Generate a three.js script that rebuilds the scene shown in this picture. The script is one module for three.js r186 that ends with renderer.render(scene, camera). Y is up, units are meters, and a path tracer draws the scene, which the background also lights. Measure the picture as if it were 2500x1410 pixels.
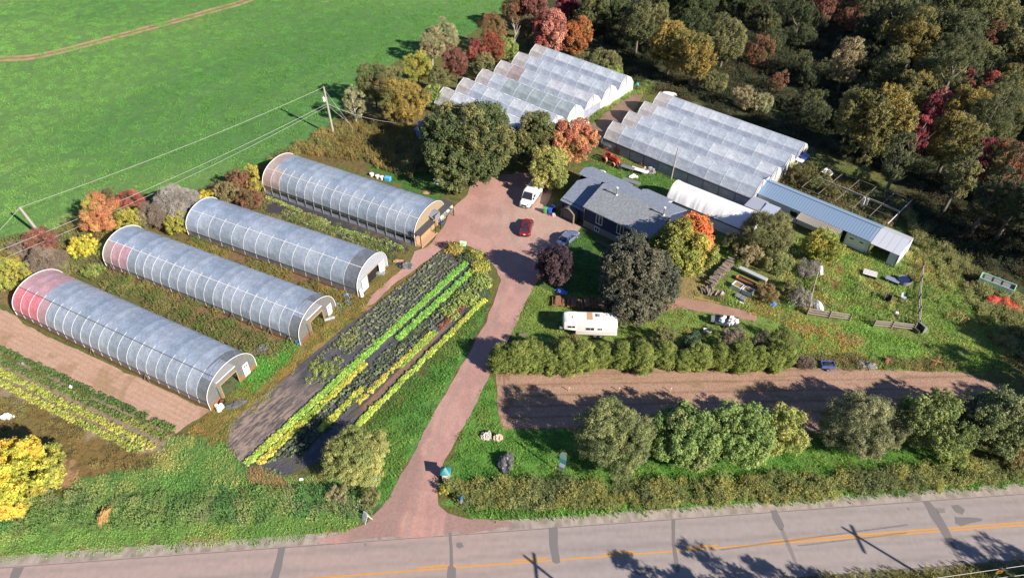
import * as THREE from 'three';
import { mergeGeometries } from 'three/addons/utils/BufferGeometryUtils.js';
import { RoundedBoxGeometry } from 'three/addons/geometries/RoundedBoxGeometry.js';

// ---------------------------------------------------------------- camera, sky, sun, exposure
const scene = new THREE.Scene();
const PITCH = 41.3 * Math.PI / 180, EYE = 70, FOC = 1734;
const camera = new THREE.PerspectiveCamera(2 * Math.atan(705 / FOC) * 180 / Math.PI, 2500 / 1410, 0.5, 4000);
camera.position.set(0, EYE, 0);
camera.rotation.set(-PITCH, 0, 0);
const SUN = new THREE.Vector3(0.650, 0.51, 0.563).normalize();
{
  const W = 256, H = 128, d = new Float32Array(W * H * 4);
  for (let y = 0; y < H; y++) for (let x = 0; x < W; x++) {
    const el = ((y + 0.5) / H - 0.5) * Math.PI, az = ((x + 0.5) / W - 0.5) * 2 * Math.PI;
    const dx = Math.cos(el) * Math.cos(az), dy = Math.sin(el), dz = Math.cos(el) * Math.sin(az);
    const c = Math.max(0, dx * SUN.x + dy * SUN.y + dz * SUN.z), t = Math.pow(Math.max(0, dy), 0.5);
    const glow = 0.35 * Math.pow(c, 10), i = (y * W + x) * 4;
    d[i] = 0.62 * (1 - t) + 0.145 * t + glow; d[i + 1] = 0.76 * (1 - t) + 0.33 * t + glow * 0.95; d[i + 2] = 0.95 * (1 - t) + 0.88 * t + glow * 0.85; d[i + 3] = 1;
  }
  const sky = new THREE.DataTexture(d, W, H, THREE.RGBAFormat, THREE.FloatType);
  sky.mapping = THREE.EquirectangularReflectionMapping; sky.magFilter = THREE.LinearFilter; sky.needsUpdate = true;
  scene.background = sky; scene.environment = sky;
  scene.backgroundIntensity = 0.21; scene.environmentIntensity = 0.21;
}
const sun = new THREE.DirectionalLight(0xfff1e0, 4.9);
sun.position.copy(SUN).multiplyScalar(300).add(new THREE.Vector3(0, 0, -95));
sun.target.position.set(0, 0, -95);
sun.castShadow = true;
sun.shadow.mapSize.set(4096, 4096);
Object.assign(sun.shadow.camera, { left: -160, right: 160, top: 130, bottom: -130, near: 20, far: 600 });
scene.add(sun, sun.target);
const renderer = new THREE.WebGLRenderer({ antialias: true });
renderer.toneMapping = THREE.LinearToneMapping;
renderer.toneMappingExposure = 1.8;
renderer.shadowMap.enabled = true;

// ---------------------------------------------------------------- helpers
const V = (x, y, z) => new THREE.Vector3(x, y, z);
const { sin, cos, PI, sqrt, abs, min, max, floor, round, hypot, pow } = Math;
const lerp = (a, b, t) => a + (b - a) * t, clamp = (x, a = 0, b = 1) => min(b, max(a, x));
const sstep = (a, b, x) => { const t = clamp((x - a) / (b - a)); return t * t * (3 - 2 * t); };
function rng(s) { s |= 0; return () => { s = (s + 0x6d2b79f5) | 0; let t = Math.imul(s ^ (s >>> 15), 1 | s); t = (t + Math.imul(t ^ (t >>> 7), 61 | t)) ^ t; return ((t ^ (t >>> 14)) >>> 0) / 4294967296; }; }
// where the place lies: survey marks read off the photograph, turned into points of the level plane at height h
const SP = sin(PITCH), CP = cos(PITCH);
function P(px, py, h = 0) {
  const u = (px - 1250) / FOC, v = (py - 705) / FOC, t = (EYE - h) / (SP + v * CP);
  return V(u * t, h, (-CP + v * SP) * t);
}
const depthAt = (p) => (EYE - p.y) * SP - p.z * CP;
const az2rot = (az) => PI / 2 - az * PI / 180;
const h2 = (x, y) => { let n = Math.imul(x | 0, 374761393) + Math.imul(y | 0, 668265263); n = Math.imul(n ^ (n >>> 13), 1274126177); return ((n ^ (n >>> 16)) >>> 0) / 4294967296; };
function noise(x, y) { const i = floor(x), j = floor(y); let u = x - i, v = y - j; u = u * u * (3 - 2 * u); v = v * v * (3 - 2 * v); return lerp(lerp(h2(i, j), h2(i + 1, j), u), lerp(h2(i, j + 1), h2(i + 1, j + 1), u), v); }
const fbm = (x, y, o = 3) => { let s = 0, a = 0.5, t = 0; for (let k = 0; k < o; k++) { s += a * noise(x, y); t += a; x = x * 2.03 + 17.1; y = y * 2.03 + 5.7; a *= 0.5; } return s / t; };
const toLin = (c) => (c <= 0.04045 ? c / 12.92 : pow((c + 0.055) / 1.055, 2.4));
const toSrgb = (c) => (c <= 0.0031308 ? c * 12.92 : 1.055 * pow(c, 1 / 2.4) - 0.055);
const K = 1.5;                                                   // how bright level ground of albedo 1 shows in this daylight
const hex = (s) => { const n = parseInt(s.slice(1), 16); return [toLin((n >> 16) / 255), toLin(((n >> 8) & 255) / 255), toLin((n & 255) / 255)]; };
const A = (s, k = K) => hex(s).map((c) => min(0.9, c / k));        // base colour of a surface that looks like s in the sun
const mix3 = (a, b, t) => [lerp(a[0], b[0], t), lerp(a[1], b[1], t), lerp(a[2], b[2], t)];
function mat(c, rough = 0.8, o = {}) { const a = Array.isArray(c) ? c : A(c); const m = new THREE.MeshStandardMaterial({ roughness: rough, side: THREE.DoubleSide, ...o }); m.color.setRGB(...a); return m; }
function pmat(c, rough, o = {}) { const a = Array.isArray(c) ? c : A(c); const m = new THREE.MeshPhysicalMaterial({ roughness: rough, side: THREE.DoubleSide, ...o }); m.color.setRGB(...a); return m; }

const names = new Map();
function numbered(n) { const k = names.get(n) ?? 0; names.set(n, k + 1); return k ? n + '_' + String(k).padStart(3, '0') : n; }
function tag(o, label, category, group, kind) { if (label) o.userData.label = label; if (category) o.userData.category = category; if (group) o.userData.group = group; if (kind) o.userData.kind = kind; return o; }
function thing(name, label, category, pos = V(0, 0, 0), az = 90, group) {
  const g = new THREE.Group(); g.name = numbered(name); g.position.copy(pos); g.rotation.y = az2rot(az); scene.add(g);
  return tag(g, label, category, group);
}
const SINGLY = new Set(['leg', 'post', 'brace', 'rail', 'mudguard', 'board', 'crossbar', 'tine', 'stile', 'end_board', 'torn_film', 'roof_seam', 'side', 'window', 'corner_post', 'wall', 'end_wall', 'side_wall', 'gable', 'post_base', 'awning_post', 'bumper', 'gable_trim', 'base_board', 'side_rail', 'screen_pillar', 'door_pillar', 'oar', 'flange', 'cradle', 'leg_frame', 'roof', 'loader_arm', 'basin', 'rim', 'stand', 'runner', 'rack_bar', 'cap', 'rafter', 'branch', 'foundation']);
function part(parent, name, geo, m, label) {
  if (Array.isArray(geo) && geo.length > 1 && SINGLY.has(name) && geo.length < 40) { let q; for (const g of geo) q = part(parent, name, g, m, label); return q; }
  const o = new THREE.Mesh(Array.isArray(geo) ? merge(geo) : geo, m); o.name = name; o.castShadow = o.receiveShadow = true; parent.add(o);
  if (label) o.userData.label = label; return o;
}
function solo(name, geo, m, label, category, group, kind) { const o = part(scene, numbered(name), geo, m); return tag(o, label, category, group, kind); }
function ground(name, geo, m) { const o = part(scene, numbered(name), geo, m); o.userData.kind = 'structure'; return o; }
function merge(list) { const l = list.map((g) => { const q = g.index ? g.toNonIndexed() : g.clone(); for (const k of Object.keys(q.attributes)) if (!['position', 'normal', 'uv'].includes(k)) q.deleteAttribute(k); if (!q.attributes.normal) q.computeVertexNormals(); if (!q.attributes.uv) q.setAttribute('uv', new THREE.BufferAttribute(new Float32Array(q.attributes.position.count * 2), 2)); return q; }); return l.length === 1 ? l[0] : mergeGeometries(l); }
const tr = (g, x, y, z, ry = 0, rx = 0, rz = 0) => { if (rx) g.rotateX(rx); if (rz) g.rotateZ(rz); if (ry) g.rotateY(ry); return g.translate(x, y, z); };
const box = (w, h, d, x = 0, y = 0, z = 0, ry = 0, rx = 0, rz = 0) => tr(new THREE.BoxGeometry(w, h, d), x, y, z, ry, rx, rz);
const rbox = (w, h, d, r, x = 0, y = 0, z = 0, ry = 0, rx = 0, rz = 0, s = 2) => tr(new RoundedBoxGeometry(w, h, d, s, r), x, y, z, ry, rx, rz);
const cyl = (a, b, h, x = 0, y = 0, z = 0, n = 12, rx = 0, rz = 0, ry = 0) => tr(new THREE.CylinderGeometry(b, a, h, n), x, y, z, ry, rx, rz);
function rod(a, b, r, n = 6, r2 = r) { const d = b.clone().sub(a), g = new THREE.CylinderGeometry(r2, r, d.length(), n); g.applyQuaternion(new THREE.Quaternion().setFromUnitVectors(V(0, 1, 0), d.clone().normalize())); const m = a.clone().add(b).multiplyScalar(0.5); return g.translate(m.x, m.y, m.z); }
function bar(a, b, w, t) { const d = b.clone().sub(a), g = new THREE.BoxGeometry(w, d.length(), t); g.applyQuaternion(new THREE.Quaternion().setFromUnitVectors(V(0, 1, 0), d.clone().normalize())); const m = a.clone().add(b).multiplyScalar(0.5); return g.translate(m.x, m.y, m.z); }
const tube = (pts, r, seg = 24, n = 6) => new THREE.TubeGeometry(new THREE.CatmullRomCurve3(pts), seg, r, n);
// a plane figure of local points given thickness: pts in (x, y) pulled along z by d
const ext = (pts, d, bevel = 0) => new THREE.ExtrudeGeometry(new THREE.Shape(pts.map((p) => new THREE.Vector2(...p))), { depth: d, bevelEnabled: bevel > 0, bevelSize: bevel, bevelThickness: bevel, bevelSegments: 2 });
function quad(a, b, c, d, uw = 1, vw = 1) { const g = new THREE.BufferGeometry(); g.setAttribute('position', new THREE.BufferAttribute(new Float32Array([...a, ...b, ...c, ...a, ...c, ...d]), 3)); g.setAttribute('uv', new THREE.BufferAttribute(new Float32Array([0, 0, uw, 0, uw, vw, 0, 0, uw, vw, 0, vw]), 2)); g.computeVertexNormals(); return g; }
function slab(a, b, c, d, t) {                                    // a sheet with corners a b c d and thickness t below it
  const n = V(...b).sub(V(...a)).cross(V(...d).sub(V(...a))).normalize(); if (n.y < 0) n.negate();
  const f = (p) => [p[0] - n.x * t, p[1] - n.y * t, p[2] - n.z * t], [e, g, h, i] = [a, b, c, d].map(f);
  return merge([quad(a, b, c, d), quad(e, g, h, i), quad(a, b, g, e), quad(b, c, h, g), quad(c, d, i, h), quad(d, a, e, i)]);
}
// textures: a colour worked out for every point of the ground rectangle x0..x1, z0..z1
function worldTex(W, H, b, fn) {
  const data = new Uint8Array(W * H * 4);
  for (let j = 0; j < H; j++) for (let i = 0; i < W; i++) {
    const c = fn(lerp(b.x0, b.x1, (i + 0.5) / W), lerp(b.z0, b.z1, (j + 0.5) / H)), o = (j * W + i) * 4;
    data[o] = 255 * toSrgb(clamp(c[0])); data[o + 1] = 255 * toSrgb(clamp(c[1])); data[o + 2] = 255 * toSrgb(clamp(c[2])); data[o + 3] = 255;
  }
  const t = new THREE.DataTexture(data, W, H); t.colorSpace = THREE.SRGBColorSpace; t.wrapS = t.wrapT = THREE.MirroredRepeatWrapping; t.magFilter = THREE.LinearFilter; t.needsUpdate = true; t.userData = b;
  return t;
}
function greyTex(N, fn) {                                           // a tile that repeats: fn(u, v) with u, v in 0..1
  const data = new Uint8Array(N * N * 4);
  for (let j = 0; j < N; j++) for (let i = 0; i < N; i++) { const c = 255 * clamp(fn(i / N, j / N)), o = (j * N + i) * 4; data[o] = data[o + 1] = data[o + 2] = c; data[o + 3] = 255; }
  const t = new THREE.DataTexture(data, N, N); t.wrapS = t.wrapT = THREE.RepeatWrapping; t.magFilter = THREE.LinearFilter; t.needsUpdate = true; return t;
}
function tnoise(u, v, f) { const x = u * f, y = v * f, i = floor(x), j = floor(y); let a = x - i, b = y - j; a = a * a * (3 - 2 * a); b = b * b * (3 - 2 * b); const q = (m, n) => h2(((m % f) + f) % f + f * 7, ((n % f) + f) % f); return lerp(lerp(q(i, j), q(i + 1, j), a), lerp(q(i, j + 1), q(i + 1, j + 1), a), b); }
const grain = greyTex(512, (u, v) => 0.4 * tnoise(u, v, 24) + 0.3 * tnoise(u, v, 57) + 0.3 * tnoise(u, v, 131));
function grainOf(rx, ry) { const t = grain.clone(); t.repeat.set(rx, ry); t.needsUpdate = true; return t; }
// level sheets cut to an outline
const inPoly = (x, z, poly) => { let c = false; for (let i = 0, j = poly.length - 1; i < poly.length; j = i++) { const a = poly[i], b = poly[j]; if ((a.z > z) !== (b.z > z) && x < (b.x - a.x) * (z - a.z) / (b.z - a.z) + a.x) c = !c; } return c; };
const pxPoly = (...pts) => pts.map(([x, y]) => P(x, y));
function ragged(poly, step, amp, seed = 1) {                      // the same outline with a natural, uneven edge
  const out = [];
  poly.forEach((a, i) => {
    const b = poly[(i + 1) % poly.length], L = a.distanceTo(b), n = max(1, round(L / step));
    for (let k = 0; k < n; k++) { const x = lerp(a.x, b.x, k / n), z = lerp(a.z, b.z, k / n); out.push(V(x + amp * 2 * (fbm(x * 0.55 + seed, z * 0.55, 3) - 0.5), 0, z + amp * 2 * (fbm(x * 0.55 + 31, z * 0.55 + seed, 3) - 0.5))); }
  });
  return out;
}
function sheetGeo(poly, y, b) {
  const g = new THREE.ShapeGeometry(new THREE.Shape(poly.map((p) => new THREE.Vector2(p.x, -p.z)))).rotateX(-PI / 2).translate(0, y, 0), p = g.attributes.position, uv = g.attributes.uv;
  for (let i = 0; i < p.count; i++) uv.setXY(i, (p.getX(i) - b.x0) / (b.x1 - b.x0), (p.getZ(i) - b.z0) / (b.z1 - b.z0));
  return g;
}
function boundsOf(poly) { const b = { x0: 1e9, x1: -1e9, z0: 1e9, z1: -1e9 }; for (const p of poly) { b.x0 = min(b.x0, p.x); b.x1 = max(b.x1, p.x); b.z0 = min(b.z0, p.z); b.z1 = max(b.z1, p.z); } return b; }
function sheet(name, poly, y, W, H, fn, rough = 0.95, bump = 0.03, tile = 6) {
  const b = boundsOf(poly), t = worldTex(W, H, b, fn), m = mat([1, 1, 1], rough, { map: t });
  if (bump) { m.bumpMap = grainOf((b.x1 - b.x0) / tile, (b.z1 - b.z0) / tile); m.bumpScale = bump; }
  return ground(name, sheetGeo(poly, y, b), m);
}

// ---------------------------------------------------------------- the ground: one sheet to the horizon, then field, drive, road and beds on it
const GB = { x0: -120, x1: 120, z0: -205, z1: -25 };
const zone = (() => {
  const S = 4, W = (GB.x1 - GB.x0) * S, H = (GB.z1 - GB.z0) * S, cv = document.createElement('canvas'); cv.width = W; cv.height = H;
  const g = cv.getContext('2d');
  const area = (col, ...pts) => { g.fillStyle = col; g.beginPath(); pts.forEach(([x, y], i) => { const p = P(x, y), X = (p.x - GB.x0) * S, Y = (p.z - GB.z0) * S; i ? g.lineTo(X, Y) : g.moveTo(X, Y); }); g.closePath(); g.fill(); };
  const line = (col, w, ...pts) => { g.strokeStyle = col; g.lineWidth = w * S; g.lineCap = g.lineJoin = 'round'; g.beginPath(); pts.forEach(([x, y], i) => { const p = P(x, y), X = (p.x - GB.x0) * S, Y = (p.z - GB.z0) * S; i ? g.lineTo(X, Y) : g.moveTo(X, Y); }); g.stroke(); };
  g.fillStyle = '#6c7038'; g.fillRect(0, 0, W, H);
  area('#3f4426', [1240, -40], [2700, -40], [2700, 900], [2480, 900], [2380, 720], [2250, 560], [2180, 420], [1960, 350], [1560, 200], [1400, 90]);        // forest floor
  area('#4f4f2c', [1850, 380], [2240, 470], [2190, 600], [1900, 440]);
  area('#7a6a40', [620, 440], [840, 290], [900, 250], [1060, 260], [1050, 450], [640, 380]);                                                              // rough ground behind the tunnels
  area('#4d7a30', [900, 400], [1110, 430], [1060, 500], [940, 440]);
  area('#7b6f42', [40, 640], [470, 480], [640, 470], [1010, 610], [930, 690], [730, 850], [600, 870], [260, 640], [40, 760]);                             // between the tunnels
  area('#6a6b3c', [130, 660], [250, 660], [700, 850], [640, 870]);
  area('#8b7050', [460, 590], [480, 570], [880, 722], [860, 735]);
  area('#8b7050', [262, 668], [280, 655], [735, 846], [715, 858]);
  area('#80703a', [620, 1000], [560, 960], [700, 850], [860, 730], [960, 650], [1020, 640], [1080, 610], [760, 890], [560, 1090], [430, 1060], [515, 1005]); // track beside the beds
  area('#4d9138', [600, 880], [690, 850], [760, 800], [690, 900], [630, 960], [560, 960]);
  line('#a88a58', 1.0, [900, 745], [780, 860], [640, 985], [540, 1075]);
  line('#9d8350', 0.9, [870, 735], [740, 855], [610, 975], [520, 1060]);
  area('#64904a', [430, 1060], [545, 1085], [640, 1150], [800, 1180], [960, 1120], [930, 1260], [700, 1320], [0, 1370], [-200, 1380], [-200, 1240], [150, 1200], [330, 1130]);
  area('#588a42', [430, 1090], [560, 1110], [620, 1170], [480, 1200], [300, 1210], [330, 1160]);
  area('#6c9648', [-200, 1290], [0, 1280], [500, 1250], [870, 1250], [880, 1290], [700, 1322], [0, 1371], [-200, 1384]);
  area('#a98f62', [-200, 1362], [0, 1352], [700, 1309], [830, 1290], [830, 1310], [700, 1326], [0, 1378], [-200, 1390]);
  area('#86713f', [0, 950], [340, 1105], [400, 1100], [430, 1140], [300, 1150], [150, 1180], [100, 1080], [-40, 1040]);
  area('#ad8d66', [150, 1110], [190, 1130], [210, 1170], [160, 1190]);
  area('#ba9266', [600, 1130], [640, 1145], [690, 1168], [690, 1210], [640, 1190], [600, 1160]);
  area('#a3917a', [-60, 830], [430, 1052], [390, 1110], [340, 1106], [-60, 935]);                                                                        // soil of the crop rows
  area('#5f9440', [1225, 690], [1190, 760], [1060, 900], [860, 1160], [930, 1235], [1000, 1130], [1120, 900], [1170, 800]);                                // grass beside the drive
  area('#64973c', [1205, 905], [1225, 1040], [1500, 1050], [1900, 1060], [2300, 1100], [2300, 1180], [1500, 1190], [1090, 1190], [1090, 1120], [1150, 990]);
  area('#6a9a42', [1080, 1230], [1150, 1190], [1900, 1195], [2500, 1150], [2700, 1140], [2700, 1180], [2500, 1195], [1900, 1232], [1250, 1275], [1130, 1262]);
  area('#7c9a48', [1300, 690], [1400, 720], [1600, 740], [1720, 760], [1850, 770], [1950, 810], [1750, 830], [1500, 830], [1240, 820], [1250, 780]);
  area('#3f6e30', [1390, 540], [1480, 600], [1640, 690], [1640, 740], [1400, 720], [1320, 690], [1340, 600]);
  area('#9d8f5e', [1660, 660], [1720, 640], [1720, 740], [1650, 740]);
  area('#7c8c48', [1720, 560], [2200, 560], [2350, 700], [2450, 860], [2400, 910], [1950, 900], [1940, 800], [1720, 700]);
  area('#74a044', [1960, 770], [2150, 800], [2330, 880], [2280, 905], [1960, 900], [1950, 810]);
  area('#a1764e', [2010, 640], [2060, 660], [2080, 760], [2050, 740]);
  area('#a08455', [2110, 700], [2200, 730], [2190, 770], [2110, 750]);
  line('#b0896a', 1.2, [1955, 800], [2010, 812]); line('#b48a6a', 1.8, [2060, 822], [2095, 832]);
  line('#7fa045', 2, [2060, 600], [2090, 700], [2100, 790]);
  area('#9a9a50', [2290, 690], [2440, 760], [2500, 900], [2350, 850]);
  area('#4f8136', [1420, 395], [1650, 440], [1640, 470], [1560, 460], [1440, 410]);                                                                       // lawn behind the house
  area('#5b7f38', [1390, 300], [1530, 235], [1560, 210], [1620, 180], [1560, 160], [1500, 220], [1400, 290]);
  area('#8b7c4c', [1490, 385], [1640, 430], [1640, 410], [1500, 370]);
  area('#5a5a36', [640, 470], [1000, 600], [960, 640], [620, 510]);
  area('#8e7b52', [0, 560], [60, 610], [130, 680], [40, 760], [-60, 700]);
  for (const q of [[[45, 770], [142, 700], [620, 885], [515, 1000]], [[262, 650], [350, 590], [815, 760], [735, 838]]]) area('#66764f', ...q);
  for (const q of [[[462, 573], [545, 515], [945, 650], [875, 718]], [[648, 470], [730, 415], [1085, 528], [1010, 598]]]) area('#75725a', ...q);
  const px = g.getImageData(0, 0, W, H).data, lut = Array.from({ length: 256 }, (_, i) => 1.22 * toLin(i / 255) / K);
  return (x, z) => { const X = clamp(floor((x - GB.x0) * S), 0, W - 1), Y = clamp(floor((z - GB.z0) * S), 0, H - 1), o = (Y * W + X) * 4; return [lut[px[o]], lut[px[o + 1]], lut[px[o + 2]]]; };
})();
const dry = A('#a88c5a'), lush = A('#3f8a2f'), dark = A('#3a4422');
function groundCol(x, z) {
  const a = fbm(x * 0.35, z * 0.35, 3) - 0.5, b = fbm(x * 0.35 + 50, z * 0.35 + 9, 3) - 0.5;
  let c = zone(x + a * 3.2, z + b * 3.2);
  const n = fbm(x * 1.1 + 7, z * 1.1, 3), m = fbm(x * 0.12, z * 0.12 + 40, 2);
  c = mix3(c, dry, 0.35 * sstep(0.55, 0.8, n) * m * 1.3); c = mix3(c, lush, 0.35 * sstep(0.52, 0.75, fbm(x * 0.4 + 90, z * 0.4, 2)) * (1 - m)); c = mix3(c, dark, 0.45 * sstep(0.58, 0.75, fbm(x * 1.6, z * 1.6 + 70, 2)));
  const f = 0.82 + 0.36 * noise(x * 4.3, z * 4.3); return [c[0] * f, c[1] * f, c[2] * f];
}
{
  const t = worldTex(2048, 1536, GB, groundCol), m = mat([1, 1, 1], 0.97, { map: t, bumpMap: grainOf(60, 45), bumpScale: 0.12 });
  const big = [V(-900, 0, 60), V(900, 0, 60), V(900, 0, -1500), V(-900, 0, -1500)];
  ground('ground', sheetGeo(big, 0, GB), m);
}
// the green hay field
const fieldPx = [[-700, 900], [0, 612], [60, 596], [150, 560], [240, 500], [340, 470], [470, 470], [560, 430], [640, 405], [740, 350], [800, 318], [850, 240], [900, 190], [1010, 130], [1130, 95], [1210, 40], [1260, 0], [1330, -80], [1420, -200], [1500, -420], [-2500, -420], [-2500, 300]];
const fieldPoly = pxPoly(...fieldPx);
const fDir = P(420, 262).sub(P(0, 418)).normalize();
const F1 = A('#6ea356'), F2 = A('#adbb74'), F3 = A('#5f9a50'), F4 = A('#82b25e');
function fieldCol(x, z) {
  const u = x * fDir.x + z * fDir.z, w = -x * fDir.z + z * fDir.x, wob = 2.2 * fbm(x * 0.06, z * 0.06, 2);
  let c = mix3(F1, F3, 0.6 * sstep(0.3, 0.75, fbm(u * 0.03, (w + wob) * 0.2, 3)));
  c = mix3(c, F4, 0.5 * sstep(0.4, 0.7, fbm(x * 0.03 + 9, z * 0.03, 2)));
  c = mix3(c, F2, 0.6 * sstep(0.5, 0.8, fbm(u * 0.06 + 30, (w + wob) * 0.34, 3)) * sstep(0.3, 0.62, fbm(x * 0.022 + 3, z * 0.022 + 8, 2)));
  const f = 0.8 + 0.4 * fbm(x * 1.7, z * 1.7, 2); return [c[0] * f, c[1] * f, c[2] * f];
}
{
  const b = { x0: -190, x1: 40, z0: -290, z1: -70 }, t = worldTex(1536, 1536, b, fieldCol), m = mat([1, 1, 1], 0.95, { map: t, bumpMap: grainOf(70, 66), bumpScale: 0.16 });
  ground('grass_field', sheetGeo(ragged(fieldPoly, 1.2, 0.9, 3), 0.012, b), m);
}
// ribbons: tracks and roads that follow a line
function ribbonGeo(pts, w0, w1, y, step = 1) {
  const c = new THREE.CatmullRomCurve3(pts, false, 'catmullrom', 0.5), n = max(2, round(c.getLength() / step)), pos = [], uv = [], ix = [];
  for (let i = 0; i <= n; i++) { const p = c.getPointAt(i / n), t = c.getTangentAt(i / n), s = V(-t.z, 0, t.x).normalize(); for (let k = 0; k < 2; k++) { const w = k ? w1 : w0; pos.push(p.x + s.x * w, y, p.z + s.z * w); uv.push(i / n * c.getLength(), k); } if (i < n) { const a = i * 2; ix.push(a, a + 2, a + 1, a + 1, a + 2, a + 3); } }
  const g = new THREE.BufferGeometry(); g.setAttribute('position', new THREE.Float32BufferAttribute(pos, 3)); g.setAttribute('uv', new THREE.Float32BufferAttribute(uv, 2)); g.setIndex(ix); g.computeVertexNormals();
  if (g.attributes.normal.getY(0) < 0) { g.setIndex(ix.reverse()); g.computeVertexNormals(); } return g;
}
{
  const line = [[-500, 175], [-200, 152], [0, 143], [70, 140], [150, 124], [260, 95], [400, 58], [520, 25], [610, -2], [720, -50], [860, -110]].map(([x, y]) => P(x, y));
  const cA = A('#cfae8c'), cB = A('#a88a68'), cC = A('#8f8a5a');
  const W = 1024, H = 64, b = { x0: 0, x1: 60, z0: 0, z1: 1 };
  const t = worldTex(W, H, b, (u, v) => { const d = abs(v - 0.5) * 2, n = fbm(u * 0.9, v * 9, 3); let c = mix3(cB, cA, sstep(0.15, 0.42, d + 0.3 * (n - 0.5))); c = mix3(c, cC, sstep(0.8, 1, d + 0.5 * (n - 0.5))); const f = 0.85 + 0.3 * n; return c.map((q) => q * f); });
  t.wrapS = THREE.RepeatWrapping; const g = ribbonGeo(line, -1.9, 1.9, 0.022); const uv = g.attributes.uv; for (let i = 0; i < uv.count; i++) uv.setX(i, uv.getX(i) / 60);
  ground('farm_track', g, mat([1, 1, 1], 0.95, { map: t, bumpMap: grainOf(12, 1), bumpScale: 0.04 }));
}
// the paved road along the foot of the picture
const ROAD = (s, off) => { const a = 85.5 * PI / 180, o = V(2.2, 0, -36.74); return V(o.x + sin(a) * s - cos(a) * off, 0, o.z - cos(a) * s - sin(a) * off); };   // s along it, off towards the farm
const roadQuad = (s0, s1, a, b) => [ROAD(s0, a), ROAD(s1, a), ROAD(s1, b), ROAD(s0, b)];
{
  const cA = A('#b9b0ae'), cP = A('#c5b0a9'), cD = A('#9c9492'), o = ROAD(0, 0), a = 85.5 * PI / 180;
  const st = (x, z) => { const dx = x - o.x, dz = z - o.z; return [dx * sin(a) - dz * cos(a), -dx * cos(a) - dz * sin(a)]; };
  sheet('gravel_shoulder', roadQuad(-260, 260, 3.6, 5.0), 0.008, 2048, 64, (x, z) => { const n = fbm(x * 2, z * 2, 3); const c = mix3(A('#c4b8b0'), A('#a39a8e'), sstep(0.45, 0.7, n)); const f = 0.8 + 0.4 * noise(x * 5, z * 5); return c.map((q) => q * f); }, 0.95, 0.03, 3);
  sheet('verge_shoulder', ragged(roadQuad(-120, 120, -4.6, -3.6), 1, 0.25, 8), 0.008, 1024, 32, (x, z) => { const n = fbm(x * 2, z * 2, 3); return mix3(A('#a39a86'), A('#6f6f48'), n); }, 0.95, 0.03, 3);
  const road = sheet('road', roadQuad(-260, 260, -3.75, 3.75), 0.016, 2048, 128, (x, z) => {
    const [s, t] = st(x, z); let c = mix3(cA, cP, 0.9 * sstep(8, -8, s + 5 * (fbm(s * 0.2, t * 0.6, 2) - 0.5)) * (0.6 + 0.4 * sstep(-3.7, 3, t)));
    const lane = abs(abs(t) - 1.9); c = mix3(c, cD, 0.35 * sstep(0.75, 0.95, lane + 0.15 * noise(s * 0.3, t)) * sstep(1.5, 1.0, lane) + 0.25 * sstep(0.5, 0.75, fbm(s * 0.15, t * 1.5, 3)));
    const f = 0.92 + 0.16 * noise(s * 4, t * 4); return c.map((q) => q * f);
  }, 0.9, 0.012, 2);
  const strip = (nm, s0, s1, t0, t1, y, m) => { const q = roadQuad(s0, s1, t0, t1).map((p) => [p.x, y, p.z]); return part(road, nm, quad(...q), m); };
  const yellow = mat(A('#f5b04c'), 0.8), grey = mat(A('#8d898a'), 0.9), grey2 = mat(A('#9a9494'), 0.9), dirt = mat(A('#7d6f6a'), 0.95);
  strip('edge_crack', -260, 260, 3.6, 3.66, 0.021, dirt);
  strip('centre_line', -120, 200, -0.07, 0.09, 0.021, yellow);
  const sOf = (px, py) => { const p = P(px, py); return st(p.x, p.z)[0]; };
  strip('double_line', sOf(1880, 1325), 200, 0.24, 0.4, 0.021, yellow);
  for (const [a1, y1, a2, y2] of [[1020, 1391, 1112, 1384], [1254, 1376, 1334, 1368], [1474, 1358, 1548, 1351], [1677, 1341, 1754, 1333]]) strip('lane_dash', sOf(a1, y1), sOf(a2, y2), 0.24, 0.4, 0.021, yellow);
  const blotch = (pts, m, amp = 0.12, nm = 'asphalt_patch') => { const poly = ragged(pts.map(([x, y]) => P(x, y)), 0.35, amp, pts[0][0]); part(road, nm, sheetGeo(poly, 0.0255, boundsOf(poly)), m); };
  blotch([[679, 1336], [697, 1334], [688, 1380], [680, 1415], [660, 1415], [672, 1370]], grey);
  blotch([[32, 1386], [58, 1384], [40, 1420], [18, 1420]], grey);
  blotch([[1096, 1300], [1103, 1300], [1106, 1384], [1112, 1388], [1113, 1415], [1091, 1415], [1094, 1384], [1098, 1380]], grey);
  blotch([[1338, 1288], [1360, 1287], [1362, 1330], [1368, 1372], [1358, 1376], [1348, 1372], [1341, 1330]], grey);
  blotch([[1639, 1266], [1648, 1265], [1648, 1320], [1660, 1395], [1652, 1400], [1642, 1345], [1640, 1310]], grey);
  blotch([[1883, 1247], [1896, 1245], [1915, 1282], [1912, 1293], [1903, 1292], [1888, 1268]], grey); blotch([[1905, 1292], [1913, 1291], [1928, 1325], [1950, 1380], [1945, 1384], [1920, 1330]], grey2, 0.06);
  blotch([[2253, 1224], [2268, 1222], [2292, 1250], [2320, 1295], [2352, 1368], [2342, 1372], [2300, 1300], [2270, 1255]], grey);
  blotch([[2283, 1240], [2305, 1240], [2308, 1250], [2290, 1252]], grey2); blotch([[2322, 1234], [2340, 1231], [2358, 1244], [2352, 1256], [2335, 1250]], grey); blotch([[2332, 1262], [2360, 1262], [2398, 1266], [2396, 1272], [2370, 1276], [2348, 1284], [2334, 1278]], grey);
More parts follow.
